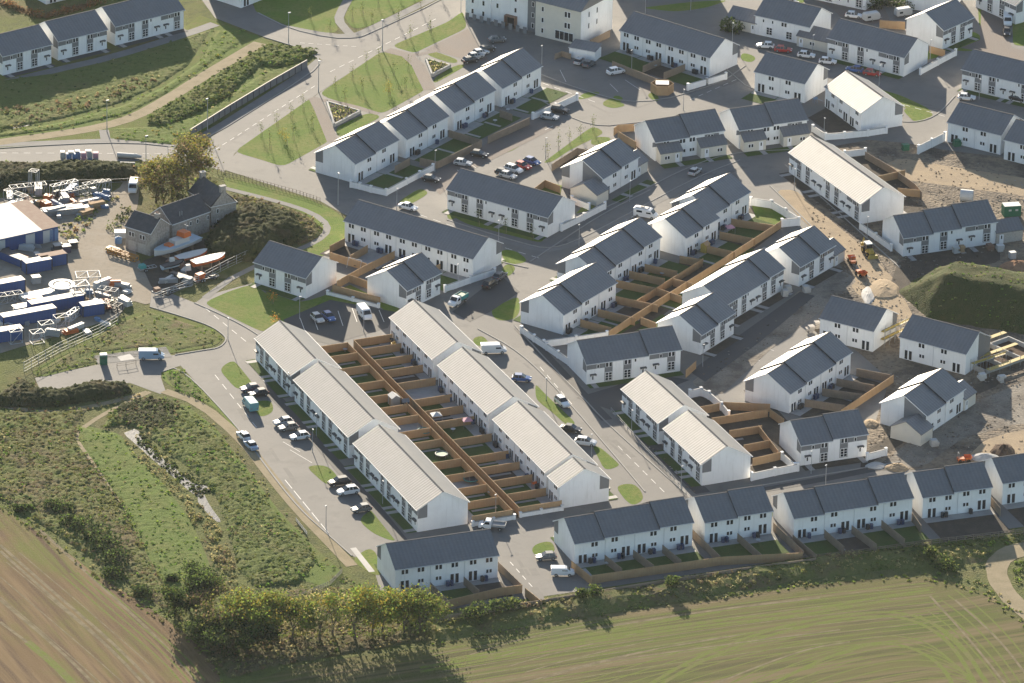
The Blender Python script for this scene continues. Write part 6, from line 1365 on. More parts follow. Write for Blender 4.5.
# caravans
def caravan(x, y, hd, label):
    p = at(x, y); r = thing('caravan', (p.x, p.y, 0), R(hd), label, 'caravan'); b = MB()
    loft(b, [body_sec(-2.4, .95, .6, 2.1, .3), body_sec(-2.1, 1.05, .45, 2.5, .25), body_sec(1.9, 1.05, .45, 2.5, .25), body_sec(2.4, .95, .7, 1.9, .3)], 'hull_white'); b.obj('body', r)
    for s in (-1, 1): link('wheel', WH, r, (-.1, s * .95, .32))
    b = MB(); b.box(2.41, 2.45, -.7, .7, 1.2, 1.7, 'glass')
    for s in (-1, 1): b.box(-1.6, -.6, s * 1.06 - .01, s * 1.06 + .01, 1.2, 1.75, 'glass')
    b.obj('window', r); b = MB(); b.box(2.4, 3.5, -.06, .06, .45, .55, 'steel'); b.obj('tow_bar', r); r.scale = (.85, .85, .85)
caravan(871, 20.5, 25, 'white caravan behind the terrace of blue and red cars'); caravan(903, 16, 25, 'cream-topped caravan beside the bright-edged house')
# ------------------------------------------------------------------ wheelie bins, sheds, garden furniture
bb = MB(); bb.box(-.28, .28, -.33, .33, .08, 1.0, 'bin_blue'); bb.box(-.31, .31, -.36, .36, 1.0, 1.08, 'bin_blue', taper=.03); BINB = bb.mesh('wheelie_bin')
bb = MB(); bb.box(-.28, .28, -.33, .33, .08, 1.0, 'bin_dark'); bb.box(-.31, .31, -.36, .36, 1.0, 1.08, 'bin_dark', taper=.03); BIND = bb.mesh('wheelie_bin')
for k, us in (('p', (1, 7, 13.5, 18)), ('q', (2, 9, 15, 21)), ('r', (2, 9)), ('s', (3, 10)), ('S1', (3.4, 10.4, 17.4)), ('S2', (3, 9, 15.5, 21.5)), ('S3', (3.6, 10.2)), ('S4', (3, 9.5, 15.4, 22)), ('S5', (4, 10)), ('T9', (3, 9.5, 16, 23)), ('N25', (3, 9, 16, 22)), ('P3', (3, 11)), ('P2', (3, 11)), ('P1b', (3, 11)), ('B1', (2.5, 8, 14)), ('B2', (2.5, 8, 13, 19, 24)), ('B3', (2.5, 8, 14, 19, 24)), ('K18', (3, 9, 15))):
    for u in us:
        for q in range(random.choice((1, 2, 2))):
            p = loc(k, u + q * .8, -.75, .03); bl = random.random() < .55
            o = link('wheelie_bin', BINB if bl else BIND, None, p, HOUSES[k]['th'] + random.uniform(-.2, .2))
            tag(o, ('blue' if bl else 'black') + ' wheelie bin behind ' + HOUSES[k]['lm'], 'bin', 'wheelie bins at the back doors')
def shed(p, rz, w_, d, h, m, label, roof='roof_tile', name='garden_shed', cat='shed'):
    r = thing(name, (p.x, p.y, 0), rz, label, cat); b = MB(); b.xprism([(-d / 2, 0), (d / 2, 0), (d / 2, h), (0, h + .5), (-d / 2, h)], -w_ / 2, w_ / 2, m); b.obj('wall', r)
    b = MB()
    for s in (-1, 1): b.add([(-w_ / 2 - .1, s * (d / 2 + .1), h - .05), (w_ / 2 + .1, s * (d / 2 + .1), h - .05), (w_ / 2 + .1, 0, h + .58), (-w_ / 2 - .1, 0, h + .58)], [(0, 1, 2, 3)], roof)
    b.obj('roof', r); b = MB(); b.box(-.4, .4, -d / 2 - .03, -d / 2, .05, h - .15, 'timber_old'); b.obj('door', r)
th = HOUSES['A2']['th']
shed(at(394, 405), th, 2.2, 1.8, 2.0, 'steel', 'pale grey garden shed in the left gardens beside the alley fence', 'hull_white')
shed(at(405, 409), th + 1.5, 1.4, 1.2, 1.8, 'bin_dark', 'small dark garden shed under the alley fence')
shed(at(705, 252), .98, 1.6, 1.4, 1.9, 'yellow', 'small yellow timber shed at the pale-gabled house block', 'timber')
def round_thing(name, p, R_, label, cat, ring='steel', pad='bin_dark', net=True):
    r = thing(name, (p.x, p.y, 0), 0, label, cat); b = MB(); n = 14
    for i in range(n):
        a, c = 2 * math.pi * i / n, 2 * math.pi * (i + 1) / n
        b.tube((R_ * math.cos(a), R_ * math.sin(a), .75), (R_ * math.cos(c), R_ * math.sin(c), .75), .09, .09, ring, 5)
    b.obj('rim', r); b = MB(); b.add([(R_ * .95 * math.cos(2 * math.pi * i / n), R_ * .95 * math.sin(2 * math.pi * i / n), .72) for i in range(n)], [tuple(range(n))], pad); b.obj('mat', r)
    for i in range(0, n, 2):
        a = 2 * math.pi * i / n; b = MB(); b.tube((R_ * math.cos(a), R_ * math.sin(a), 0), (R_ * math.cos(a), R_ * math.sin(a), 2.1 if net else .75), .03, .03, 'steel', 4); b.obj('leg', r)
round_thing('trampoline', at(441.5, 457), 1.25, 'round trampoline without net in a lower left garden by the alley', 'trampoline', 'steel', 'green_paint', False)
round_thing('trampoline', at(424, 434), 1.4, 'trampoline with net poles in a middle left garden', 'trampoline', 'teal', 'bin_dark')
round_thing('trampoline', at(471, 482), 1.5, 'teal-rimmed trampoline with net poles near the bottom of the alley', 'trampoline', 'teal', 'bin_dark')
def gazebo(p, w_, h, m, label, name='garden_canopy'):
    r = thing(name, (p.x, p.y, 0), .3, label, 'canopy'); b = MB()
    b.add([(-w_, -w_, h), (w_, -w_, h), (w_, w_, h), (-w_, w_, h), (0, 0, h + .6)], [(0, 1, 4), (1, 2, 4), (2, 3, 4), (3, 0, 4)], m); b.obj('cover', r)
    for x in (-1, 1):
        for y in (-1, 1): b = MB(); b.tube((x * w_ * .95, y * w_ * .95, 0), (x * w_ * .95, y * w_ * .95, h), .04, .04, 'steel', 5); b.obj('leg', r)
gazebo(at(436, 423), 1.05, 1.9, 'hull_white', 'white garden parasol canopy in the middle central gardens')
gazebo(at(467, 427), 1.0, 1.6, 'pink', 'pink play tent against the upper middle central cream row', 'play_tent')
gazebo(at(730, 233), .9, 1.4, 'pink', 'pink and white play tent in the climbing gardens', 'play_tent')
def playset(p, label, m='yellow'):
    r = thing('garden_slide', (p.x, p.y, 0), .4, label, 'slide'); b = MB(); b.box(-.4, .4, -.4, .4, 1.0, 1.1, m); b.add([(.4, -.25, 1.08), (.4, .25, 1.08), (2.0, .25, .15), (2.0, -.25, .15)], [(0, 1, 2, 3)], m); b.box(-.4, .4, -.4, -.36, 1.1, 1.6, m); b.obj('slide', r)
    for x in (-.36, .36):
        for y in (-.36, .36): b = MB(); b.tube((x, y, 0), (x, y, 1.6), .04, .04, m, 5); b.obj('leg', r)
playset(at(393, 348), 'yellow plastic slide in the top central garden'); playset(at(534, 488), 'orange plastic slide in the lowest central garden', 'orange'); playset(at(815, 103), 'blue plastic slide in the shaded garden beside the upper small cream block', 'tarp_blue')
def swing(p, rz, label):
    r = thing('swing_frame', (p.x, p.y, 0), rz, label, 'swing frame'); b = MB(); b.tube((-1.6, 0, 2.1), (1.6, 0, 2.1), .05, .05, 'steel_white', 5)
    for x in (-1.6, 1.6):
        for y in (-.8, .8): b.tube((x, y, 0), (x, 0, 2.1), .05, .05, 'steel_white', 5)
    b.obj('frame', r); b = MB(); b.box(-.3, .3, -.12, .12, .5, .55, 'bin_dark')
    for x in (-.28, .28): b.tube((x, 0, .55), (x, 0, 2.1), .015, .015, 'steel', 3)
    b.obj('seat', r)
swing(at(355, 268), -.5, 'white swing frame in the garden behind the semi beside the scrub')
def patio_set(p, label):
    r = thing('patio_table', (p.x, p.y, 0), .5, label, 'garden table', 'patio tables in the gardens'); b = MB(); b.tube((0, 0, .7), (0, 0, .74), .5, .5, 'steel_white', 10); b.obj('top', r); b = MB(); b.tube((0, 0, 0), (0, 0, .7), .05, .05, 'steel', 6); b.obj('leg', r)
for x, y in ((345, 352), (413, 420), (490, 495), (453, 432), (627, 285), (656, 282), (662, 276), (640, 560), (607, 566), (758, 543), (690, 545), (495, 123), (508, 112), (655, 68)):
    patio_set(at(x, y), 'white patio table behind ' + near(at(x, y))[0])
# ------------------------------------------------------------------ the farm yard: containers, boats, steelwork
def container(x, y, hd, L, label, m='container_blue', top='container_top', h=2.6, w_=2.44, z=0, load=None):
    p = at(x, y); r = thing('shipping_container', (p.x, p.y, z), R(hd), label, 'container', 'blue containers in the yard'); b = MB()
    b.box(-L / 2, L / 2, -w_ / 2, w_ / 2, .12, h - .03, m); b.obj('body', r)
    b = MB(); b.box(-L / 2 + .06, L / 2 - .06, -w_ / 2 + .06, w_ / 2 - .06, h - .029, h + .02, top); b.obj('roof', r)
    for s in (-1, 1):
        b = MB(); b.box(L / 2 + .001, L / 2 + .05, min(0, s * (w_ / 2 - .05)) , max(0, s * (w_ / 2 - .05)), .2, h - .1, m); b.obj('door', r)
    b = MB()
    for xx in (-L / 2 + .1, L / 2 - .1):
        for s in (-1, 1): b.box(xx - .12, xx + .12, s * (w_ / 2 - .03) - .07, s * (w_ / 2 - .03) + .07, 0, h, 'flashing')
    b.obj('corner_post', r)
    return r
container(37, 270.5, 28, 6.1, 'blue container with grey roof, left of the two side by side near the track'); container(52, 265, 28, 6.1, 'blue container with rusty pink roof beside the gravel track', top='rust')
container(14, 262, -42, 7, 'open-topped blue container lying in front of the white-roofed shed', 'container_blue', 'bin_dark', 1.8)
container(6, 292, 28, 8, 'blue container loaded with white pipes at the left picture edge'); container(28, 322, 28, 12.2, 'long blue container with white cargo boards in the front row'); container(56, 309, 28, 12.2, 'long blue container stacked behind the front one', z=0)
container(92, 314, 24, 5.0, 'short blue container with pale roof by the mesh fence', top='hull_white')
container(6, 340, 24, 7, 'blue container lowest in the left corner of the yard')
# big open shed
p = at(-8, 255); r = thing('storage_shed', (p.x, p.y, 0), R(33), 'low blue storage shed with broad white sheet roof and white doors', 'shed'); b = MB()
b.box(-6, 16, 0, 14, -.2, 3.4, 'container_blue'); b.obj('wall', r)
b = MB(); b.add([(-6.3, -.5, 3.45), (12, -.5, 3.45), (12, 14.3, 4.6), (-6.3, 14.3, 4.6)], [(0, 1, 2, 3)], 'shed_roof'); b.add([(-6.3, -.5, 3.45), (12, -.5, 3.45), (12, -.5, 3.2), (-6.3, -.5, 3.2)], [(0, 1, 2, 3)], 'container_blue'); b.obj('roof', r)
b = MB(); b.add([(12.05, -.4, 3.42), (16.4, -.4, 3.42), (16.4, 14.3, 4.3), (12.05, 14.3, 4.3)], [(0, 1, 2, 3)], 'rust'); b.obj('rusty_roof', r)
for x in (1.0, 8.2, 12.4): b = MB(); b.box(x, x + 2.2, -.05, 0, .05, 2.9, 'hull_white'); b.obj('door', r)
for x in (14.0, 15.2): b = MB(); b.box(x, x + .9, -.05, 0, .05, 2.8, 'tarp_blue'); b.obj('door', r)
# lattice frames of steel
def lattice(x, y, hd, L, w_, h, label, n=3, m='steel_white', r_=.065, z=0):
    p = at(x, y); r = thing('steel_frame', (p.x, p.y, z), R(hd), label, 'steel frame', 'steel frames in the yard'); b = MB(); d = MB()
    for y_ in (-w_ / 2, w_ / 2):
        for z_ in (.1, h): b.tube((-L / 2, y_, z_), (L / 2, y_, z_), r_, r_, m, 4)
        for i in range(n + 1):
            x_ = -L / 2 + L * i / n; b.tube((x_, y_, 0), (x_, y_, h), r_, r_, m, 4)
            if i < n: d.tube((x_, y_, .1), (x_ + L / n, y_, h), r_ * .7, r_ * .7, m, 4)
    for i in range(n + 1):
        x_ = -L / 2 + L * i / n
        for z_ in (.1, h): b.tube((x_, -w_ / 2, z_), (x_, w_ / 2, z_), r_, r_, m, 4)
        if i < n: d.tube((x_, -w_ / 2, h), (x_ + L / n, w_ / 2, h), r_ * .7, r_ * .7, m, 4)
    b.obj('frame', r); d.obj('bracing', r); return r
lattice(15, 342, 24, 2.6, 2.2, 2.8, 'open white steel cage, leftmost in the front row by the mesh fence', 1); lattice(37, 342, 24, 2.6, 2.2, 2.4, 'open white steel cage in the middle of the front row by the mesh fence', 1); lattice(46, 334, 24, 2.8, 2.2, 2.6, 'open white steel cage behind the middle cage of the front row', 1); lattice(61, 328, 24, 2.8, 2.0, 2.8, 'open white steel cage, rightmost in the front row by the mesh fence', 1)
lattice(64, 196.5, 36, 6.5, 1.4, 3.2, 'tall white lattice truss standing upright in the scrap yard', 4); lattice(77, 194.5, 34, 5, 1.6, 1.4, 'low grey stack of steel bars behind the upright white truss', 4, 'steel')
lattice(28, 196, 20, 8, 2, 2.6, 'jumbled grey lattice tower lying in the scrap yard', 5, 'steel'); lattice(16, 203, -40, 6, 1.6, 2.4, 'leaning grey lattice at the left of the scrap yard', 4, 'steel'); lattice(34, 190, 70, 1.8, 1.8, 4.6, 'upright grey lattice block above the scrap yard', 2, 'galv')
lattice(94, 193, 30, 5, 1.4, 2.6, 'pale steel A-frames beside the white pickup in the scrap yard', 3, 'galv'); lattice(104, 191, 30, 3, 1.2, 2.4, 'small pale steel A-frame right of the larger one', 2, 'galv')
lattice(6, 302, 24, 7, 2, 1.8, 'grey steel rack with pipes at the left edge of the yard', 4, 'steel')
lattice(88, 290, 10, 5, 3.4, 3.6, 'tall grey gantry frame behind the short blue container', 2, 'galv', .1); lattice(80, 300, 20, 3.4, 3, 3.8, 'white portal frame beside the grey reel in the yard', 1, 'steel_white', .11); lattice(73, 318, 65, 4.5, 1.2, 1.6, 'white ramp frame lying in front of the short blue container', 2, 'steel_white', .14)
lattice(108, 300, -20, 4, 2, 2.6, 'thin grey scaffold frames at the right end of the yard', 3, 'galv', .06); lattice(112, 311, -30, 4, 2, 1.8, 'dark scrap frame beside the thin scaffold frames', 3, 'bin_dark', .1)
# reel
p = at(62, 294); r = thing('cable_reel', (p.x, p.y, 0), R(20), 'large grey cable reel drum lying on its side in the yard', 'reel'); b = MB(); b.tube((0, 0, .1), (0, 0, .35), 2.8, 2.8, 'galv', 20); b.obj('lower_flange', r); b = MB(); b.tube((0, 0, .35), (0, 0, 2.2), 1.6, 1.6, 'steel', 16); b.obj('drum', r)
n = 20; b = MB()
for i in range(n):
    a, c = 2 * math.pi * i / n, 2 * math.pi * (i + 1) / n; b.add([(2.8 * math.cos(a), 2.8 * math.sin(a), 2.3), (2.8 * math.cos(c), 2.8 * math.sin(c), 2.3), (1.9 * math.cos(c), 1.9 * math.sin(c), 2.3), (1.9 * math.cos(a), 1.9 * math.sin(a), 2.3), (2.8 * math.cos(a), 2.8 * math.sin(a), 2.0), (2.8 * math.cos(c), 2.8 * math.sin(c), 2.0)], [(0, 1, 2, 3), (4, 5, 1, 0)], 'galv')
b.obj('upper_flange', r)
# boards and scrap lying about
def stack(x, y, hd, L, w_, h, m, label, cat='boards', name='board_stack', n=4):
    p = at(x, y); r = thing(name, (p.x, p.y, 0), R(hd), label, cat); rr = random.Random(int(x * 7 + y))
    for i in range(n):
        b = MB(); b.box(-L / 2 + rr.uniform(-.3, .3), L / 2 + rr.uniform(-.3, .3), -w_ / 2, w_ / 2, h * i / n + .01, h * (i + 1) / n - .02, m, rr.uniform(-.08, .08), (0, rr.uniform(-.1, .1), 0)); b.obj('board', r)
stack(38, 298, 28, 8, 2.6, 1.2, 'hull_white', 'stack of bright white boards between the blue containers'); stack(30, 309, 28, 7, 2.2, 1.2, 'hull_white', 'second stack of white boards nearer the front container')
stack(62, 213, 15, 9, 2.4, 1.3, 'container_top', 'long pale timber stack behind the white-roofed shed', 'timber'); stack(74, 209, 40, 4, 1.6, 1.2, 'rust', 'rusty scrap pile above the pale timber stack', 'scrap', 'scrap_pile'); stack(46, 206, -15, 5, 1.6, 1.0, 'steel', 'grey pipe pile in the middle of the scrap yard', 'scrap', 'scrap_pile'); stack(88, 203, 30, 6, .8, .8, 'steel_white', 'white pipes lying along the weedy bank', 'pipes', 'pipe_stack'); stack(100, 200, 30, 5, .8, .5, 'rust', 'rusty beams at the end of the weedy bank', 'beams', 'beam_stack'); stack(84, 212, 0, 2, 1.4, .8, 'hull_white', 'white crate among the scrap yard weeds', 'crate', 'crate', 2); stack(9, 212, 50, 5, 2, 1.8, 'steel', 'tangled grey scrap behind the white-roofed shed', 'scrap', 'scrap_pile', 6); stack(22, 208, -60, 4, 1.8, 1.5, 'galv', 'bright scrap metal heap at the left of the scrap yard', 'scrap', 'scrap_pile', 6)
for x, y, m, lb in ((36, 283, 'steel', 'grey drum tank standing in front of the blue container pair'), (58, 251, 'bin_dark', 'dark crate beside the weeds by the track'), (66, 252, 'car_plum', 'purple crate beside the dark crate by the track'), (73, 248, 'bin_dark', 'small black crate nearest the gravel track')):
    p = at(x, y); r = thing('crate', (p.x, p.y, 0), R(20), lb, 'crate'); b = MB(); b.box(-.9, .9, -.8, .8, .1, 1.5, m, taper=.05); b.obj('box', r); b = MB(); b.box(-.95, .95, -.85, .85, 1.5, 1.62, 'container_top'); b.obj('lid', r)
# pallets of stone by the main road and a blade-like white tank
for x, y, w_, lb in ((69.5, 165, 4.0, 'left half of the wrapped block pallets beside the main road'), (87, 164, 5.2, 'right half of the wrapped block pallets beside the main road')):
    p = at(x, y); r = thing('block_pallets', (p.x, p.y, 0), R(2), lb, 'pallet'); b = MB()
    for i in range(int(w_ / 1.25)):
        for j in range(2): b.box(-w_ / 2 + i * 1.3, -w_ / 2 + i * 1.3 + 1.2, 0, 1.2, .15 + j * 1.3, 1.35 + j * 1.3 - .06, random.choice(('tarp_blue', 'pink', 'concrete', 'stone_pale')))
    b.obj('blocks', r); b = MB(); b.box(-w_ / 2, w_ / 2, -.05, 1.25, 0, .14, 'timber_old'); b.obj('pallet', r)
    b = MB(); b.box(-w_ / 2, -w_ / 2 + .9, .1, 1.1, 2.7, 3.0, 'hull_white'); b.box(-.3, .9, .1, 1.1, 2.7, 3.05, 'hull_white'); b.obj('wrap', r)
p = at(129, 158); r = thing('white_tank', (p.x, p.y, 0), R(-6), 'long white tapered tank lying by the main road', 'tank'); b = MB(); b.tube((-2.6, 0, .6), (1.2, 0, .6), .6, .55, 'hull_white', 10); b.tube((1.2, 0, .6), (2.8, 0, .5), .55, .3, 'hull_white', 10); b.obj('shell', r)
p = at(127.5, 165.5); r = thing('concrete_beam', (p.x, p.y, 0), R(-2), 'pale concrete beam lying on the verge under the white tank', 'beam'); b = MB(); b.box(-1.7, 1.7, -.3, .3, 0, .8, 'concrete', taper=.04); b.obj('block', r)
# boats
def boat(x, y, hd, L, w_, h, label, hull='hull_white', deck='orange', cab=True, z=.6, trailer=True):
    p = at(x, y); r = thing('boat', (p.x, p.y, 0), R(hd), label, 'boat', 'boats in the yard'); b = MB()
    S = []
    for t, f, up in ((-.5, .78, 0), (-.2, 1, 0), (.15, .95, .05), (.35, .62, .16), (.46, .25, .3), (.5, .03, .36)):
        hw = w_ / 2 * f; zt = z + h * (1 + up); S.append((t * L, [(-hw, zt), (-hw * .92, z + h * .5), (-hw * .3, z + .05 + up * h), (hw * .3, z + .05 + up * h), (hw * .92, z + h * .5), (hw, zt)]))
    loft(b, S, hull); b.obj('hull', r)
    b = MB(); b.add([(t, s[0][0] * .9, s[0][1] + .02) for t, s in S] + [(t, -s[0][0] * .9, s[0][1] + .02) for t, s in reversed(S)], [tuple(range(12))], deck); b.obj('deck', r)
    b = MB()
    for t, s in S[:-1]: pass
    for (t0, s0), (t1, s1) in zip(S, S[1:]):
        for sg in (1, -1): b.tube((t0, sg * s0[0][0], s0[0][1]), (t1, sg * s1[0][0], s1[0][1]), .13, .13, 'rubber' if hull == 'hull_grey' else deck, 5)
    b.obj('fender', r)
    if cab:
        b = MB(); c0, c1 = -.24 * L, .1 * L; b.box(c0, c1, -w_ * .3, w_ * .3, z + h, z + h + 1.2, 'hull_white', taper=.12); b.box(c0 - .3, c0 + L * .14, -w_ * .34, w_ * .34, z + h + 1.25, z + h + 2.3, 'orange', taper=.15); b.box(c1 + .1, c1 + L * .12, -w_ * .25, w_ * .25, z + h + .05, z + h + .7, 'orange', taper=.1); b.obj('wheelhouse', r)
        b = MB(); b.box(c0 + L * .141 - .29, c0 + L * .141 - .22, -w_ * .24, w_ * .24, z + h + 1.5, z + h + 2.0, 'glass'); b.obj('window', r)
        b = MB(); b.tube((c0, 0, z + h + 2.2), (c0, 0, z + h + 4.6), .06, .03, 'steel_white', 5); b.tube((c0, -.6, z + h + 3.4), (c0, .6, z + h + 3.4), .04, .04, 'steel_white', 4); b.obj('mast', r)
    b = MB()
    for xx in (-L * .3, 0, L * .25): b.box(xx - .15, xx + .15, -w_ * .35, w_ * .35, 0, z + h * .25, 'timber_old')
    b.obj('cradle', r); return r
boat(176, 253, 228, 13, 3.6, 1.5, 'long pale lifeboat with orange wheelhouse beside the farm cottage', 'hull_white', 'hull_grey')
boat(192, 261, 36, 7.5, 2.6, 1.0, 'white-decked boat with orange sides, middle of the boat yard', 'orange', 'hull_white', False); boat(209, 267, 36, 8, 2.7, 1.1, 'orange and white boat nearest the mesh fence', 'orange', 'hull_white', False, .9)
boat(173, 270, 36, 5.5, 2.2, .9, 'small grey inflatable with outboards in the boat yard', 'hull_grey', 'bin_dark', False)
for x, y, lb in ((172, 268, 'white outboard engine block left of the orange boats'), (188, 275, 'white outboard engine block in front of the orange boats')):
    p = at(x, y); r = thing('engine', (p.x, p.y, 0), R(20), lb, 'engine'); b = MB(); b.box(-.6, .6, -.5, .5, 1.2, 2.4, 'hull_white', taper=.15); b.obj('cowl', r); b = MB(); b.box(-.25, .25, -.3, .3, 0, 1.2, 'bin_dark'); b.obj('leg', r)
def trailer(x, y, hd, L, label, load=None):
    p = at(x, y); r = thing('boat_trailer', (p.x, p.y, 0), R(hd), label, 'trailer'); b = MB()
    for s in (-.7, .7): b.box(-L / 2, L / 2, s - .06, s + .06, .5, .65, 'galv')
    for i in range(6): b.box(-L / 2 + L * i / 5 - .05, -L / 2 + L * i / 5 + .05, -.7, .7, .66, .72, 'galv')
    b.obj('frame', r)
    for s in (-1, 1): link('wheel', WH, r, (-L * .1, s * .85, .32)); link('wheel', WH, r, (-L * .2, s * .85, .32))
    if load: b = MB(); b.box(-L / 2 + .2, -L / 2 + 1.6, -.7, .7, .75, 1.5, load, taper=.1); b.obj('load', r)
trailer(172, 291, 32, 9, 'long empty boat trailer with rusty load along the mesh fence', 'rust'); trailer(147, 270, 30, 4, 'small trailer with teal cover left of the boats', 'teal'); trailer(205, 280, 34, 6, 'empty trailer behind the long one by the mesh fence')
lattice(123, 257, -36, 7.5, 1.3, 1.1, 'orange lattice crane jib lying in front of the farm cottage', 6, 'orange_dull', .1); stack(114, 251, -30, 3, 1.6, .7, 'yellow', 'yellow scrap beside the orange crane jib', 'scrap', 'scrap_pile', 3)
p = at(118.5, 243); r = thing('water_tank', (p.x, p.y, 0), 0, 'round blue water tank beside the farm cottage', 'tank'); b = MB(); b.tube((0, 0, 0), (0, 0, 1.2), .8, .8, 'tarp_blue', 12); b.tube((0, 0, 1.2), (0, 0, 1.5), .8, .3, 'tarp_blue', 12); b.obj('tank', r); b = MB(); b.tube((0, 0, 1.5), (0, 0, 1.6), .2, .2, 'bin_dark', 8); b.obj('lid', r)
stack(121, 236.5, 0, 2.4, 2, 1.3, 'hull_white', 'white covered pile behind the blue water tank', 'pile', 'covered_pile', 2)
p = at(20, 219)
# smaller odds and ends of the yard
KINDS = (('scrap_pile', 'scrap', 'scrap heap'), ('crate', 'crate', 'crate'), ('pipe_stack', 'pipes', 'bundle of pipes'), ('board_stack', 'boards', 'stack of boards'))
CN = {'steel': 'grey', 'rust': 'rusty', 'hull_white': 'white', 'bin_dark': 'black', 'tarp_blue': 'blue', 'timber': 'brown', 'galv': 'bright metal', 'orange': 'orange', 'yellow': 'yellow'}
ry = random.Random(5)
for area, wh, n in ((((10, 190), (110, 216)), 'in the upper scrap yard', 34), (((0, 300), (108, 338)), 'among the blue containers', 22), (((70, 286), (128, 312)), 'by the grey gantry frames', 16), (((0, 246), (60, 262)), 'before the white-roofed shed', 8), (((165, 262), (215, 284)), 'between the parked boats', 14)):
    for i in range(n):
        x, y_ = ry.uniform(area[0][0], area[1][0]), ry.uniform(area[0][1], area[1][1]); nm, ct, wd = ry.choice(KINDS); m = ry.choice(list(CN))
        L_ = ry.uniform(1, 2.2) if nm == 'crate' else ry.uniform(1.5, 5); w2 = ry.uniform(.5, 1.6)
        stack(x, y_, ry.uniform(0, 180), L_, w2, ry.uniform(.5, 1.6), m, '%s %s lying %s' % (CN[m], wd, wh), ct, nm, ry.choice((2, 3, 4)))
# recycling point
p = at(103.5, 364); r = thing('recycling_bank', (p.x, p.y, 0), R(10), 'tall dark green recycling bank with pale top at the lay-by', 'recycling bank'); b = MB(); b.box(-.75, .75, -.6, .6, 0, 2.1, 'green_paint'); b.obj('body', r); b = MB(); b.box(-.8, .8, -.65, .65, 2.1, 2.3, 'hull_white', taper=.1); b.obj('lid', r); b = MB(); b.box(-.4, .4, -.63, -.6, 1.5, 1.7, 'bin_dark'); b.obj('slot', r)
rail([(117, 368), (126, 367), (136, 365)], 'short timber bollard rail in front of the pale pad at the lay-by', 1.0, 'timber_old', 1.8)
# ------------------------------------------------------------------ building site plant
def digger(x, y, hd):
    p = at(x, y); r = thing('backhoe_loader', (p.x, p.y, 0), R(hd), 'yellow backhoe loader with white cab roof on the site track', 'digger'); b = MB(); b.box(-1.6, 1.4, -.6, .6, .7, 1.3, 'yellow', taper=.05); b.box(.9, 2.2, -.45, .45, .8, 1.7, 'yellow', taper=.06); b.obj('chassis', r)
    b = MB(); b.box(-1.1, .7, -.7, .7, 1.3, 2.5, 'glass', taper=.1); b.obj('cab', r); b = MB(); b.box(-1.2, .8, -.75, .75, 2.5, 2.65, 'hull_white', taper=.05); b.obj('cab_roof', r)
    for xx, rr in ((-1.0, .75), (1.5, .5)):
        for s in (-1, 1): b = MB(); b.tube((xx, s * .75 - .2, rr), (xx, s * .75 + .2, rr), rr, rr, 'rubber', 12); b.tube((xx, s * .75 - .21, rr), (xx, s * .75 + .21, rr), rr * .5, rr * .5, 'yellow', 8); b.obj('wheel', r)
    b = MB()
    for s in (-.55, .55): b.tube((.8, s, 1.6), (2.6, s, .6), .1, .1, 'yellow', 5)
    b.obj('loader_arm', r); b = MB(); b.box(2.5, 3.2, -1.1, 1.1, .1, .8, 'yellow', taper=.1); b.obj('bucket', r)
    b = MB(); b.tube((-1.6, 0, 1.1), (-2.6, 0, 2.8), .14, .12, 'yellow', 5); b.tube((-2.6, 0, 2.8), (-3.2, 0, 1.4), .12, .1, 'yellow', 5); b.box(-3.5, -2.9, -.35, .35, .8, 1.4, 'yellow'); b.obj('back_arm', r)
digger(868, 254, -70)
def dumper(x, y, hd, label, m='orange'):
    p = at(x, y); r = thing('site_dumper', (p.x, p.y, 0), R(hd), label, 'dumper'); b = MB(); b.box(-1.4, 0, -.6, .6, .5, 1.0, m); b.obj('chassis', r); b = MB(); b.add([(0, -.8, 1.3), (0, .8, 1.3), (1.5, .8, 1.3), (1.5, -.8, 1.3), (.3, -.5, .5), (.3, .5, .5), (1.1, .5, .5), (1.1, -.5, .5)], [(0, 4, 7, 3), (1, 2, 6, 5), (0, 1, 5, 4), (3, 7, 6, 2), (4, 5, 6, 7)], m); b.obj('skip', r)
    for xx in (-.9, .8):
        for s in (-1, 1): b = MB(); b.tube((xx, s * .7 - .15, .4), (xx, s * .7 + .15, .4), .4, .4, 'rubber', 10); b.obj('wheel', r)
    b = MB(); b.tube((-1.2, -.5, 1), (-1.2, -.5, 2.1), .04, .04, 'steel', 4); b.tube((-1.2, .5, 1), (-1.2, .5, 2.1), .04, .04, 'steel', 4); b.tube((-1.2, -.5, 2.1), (-1.2, .5, 2.1), .04, .04, 'steel', 4); b.obj('roll_bar', r)
dumper(861, 276, -60, 'orange and white site dumper below the backhoe loader'); dumper(852, 263, 100, 'small orange dumper beside the winged house'); dumper(964, 462, 10, 'orange dumper by the muddy road above the field-edge terraces')
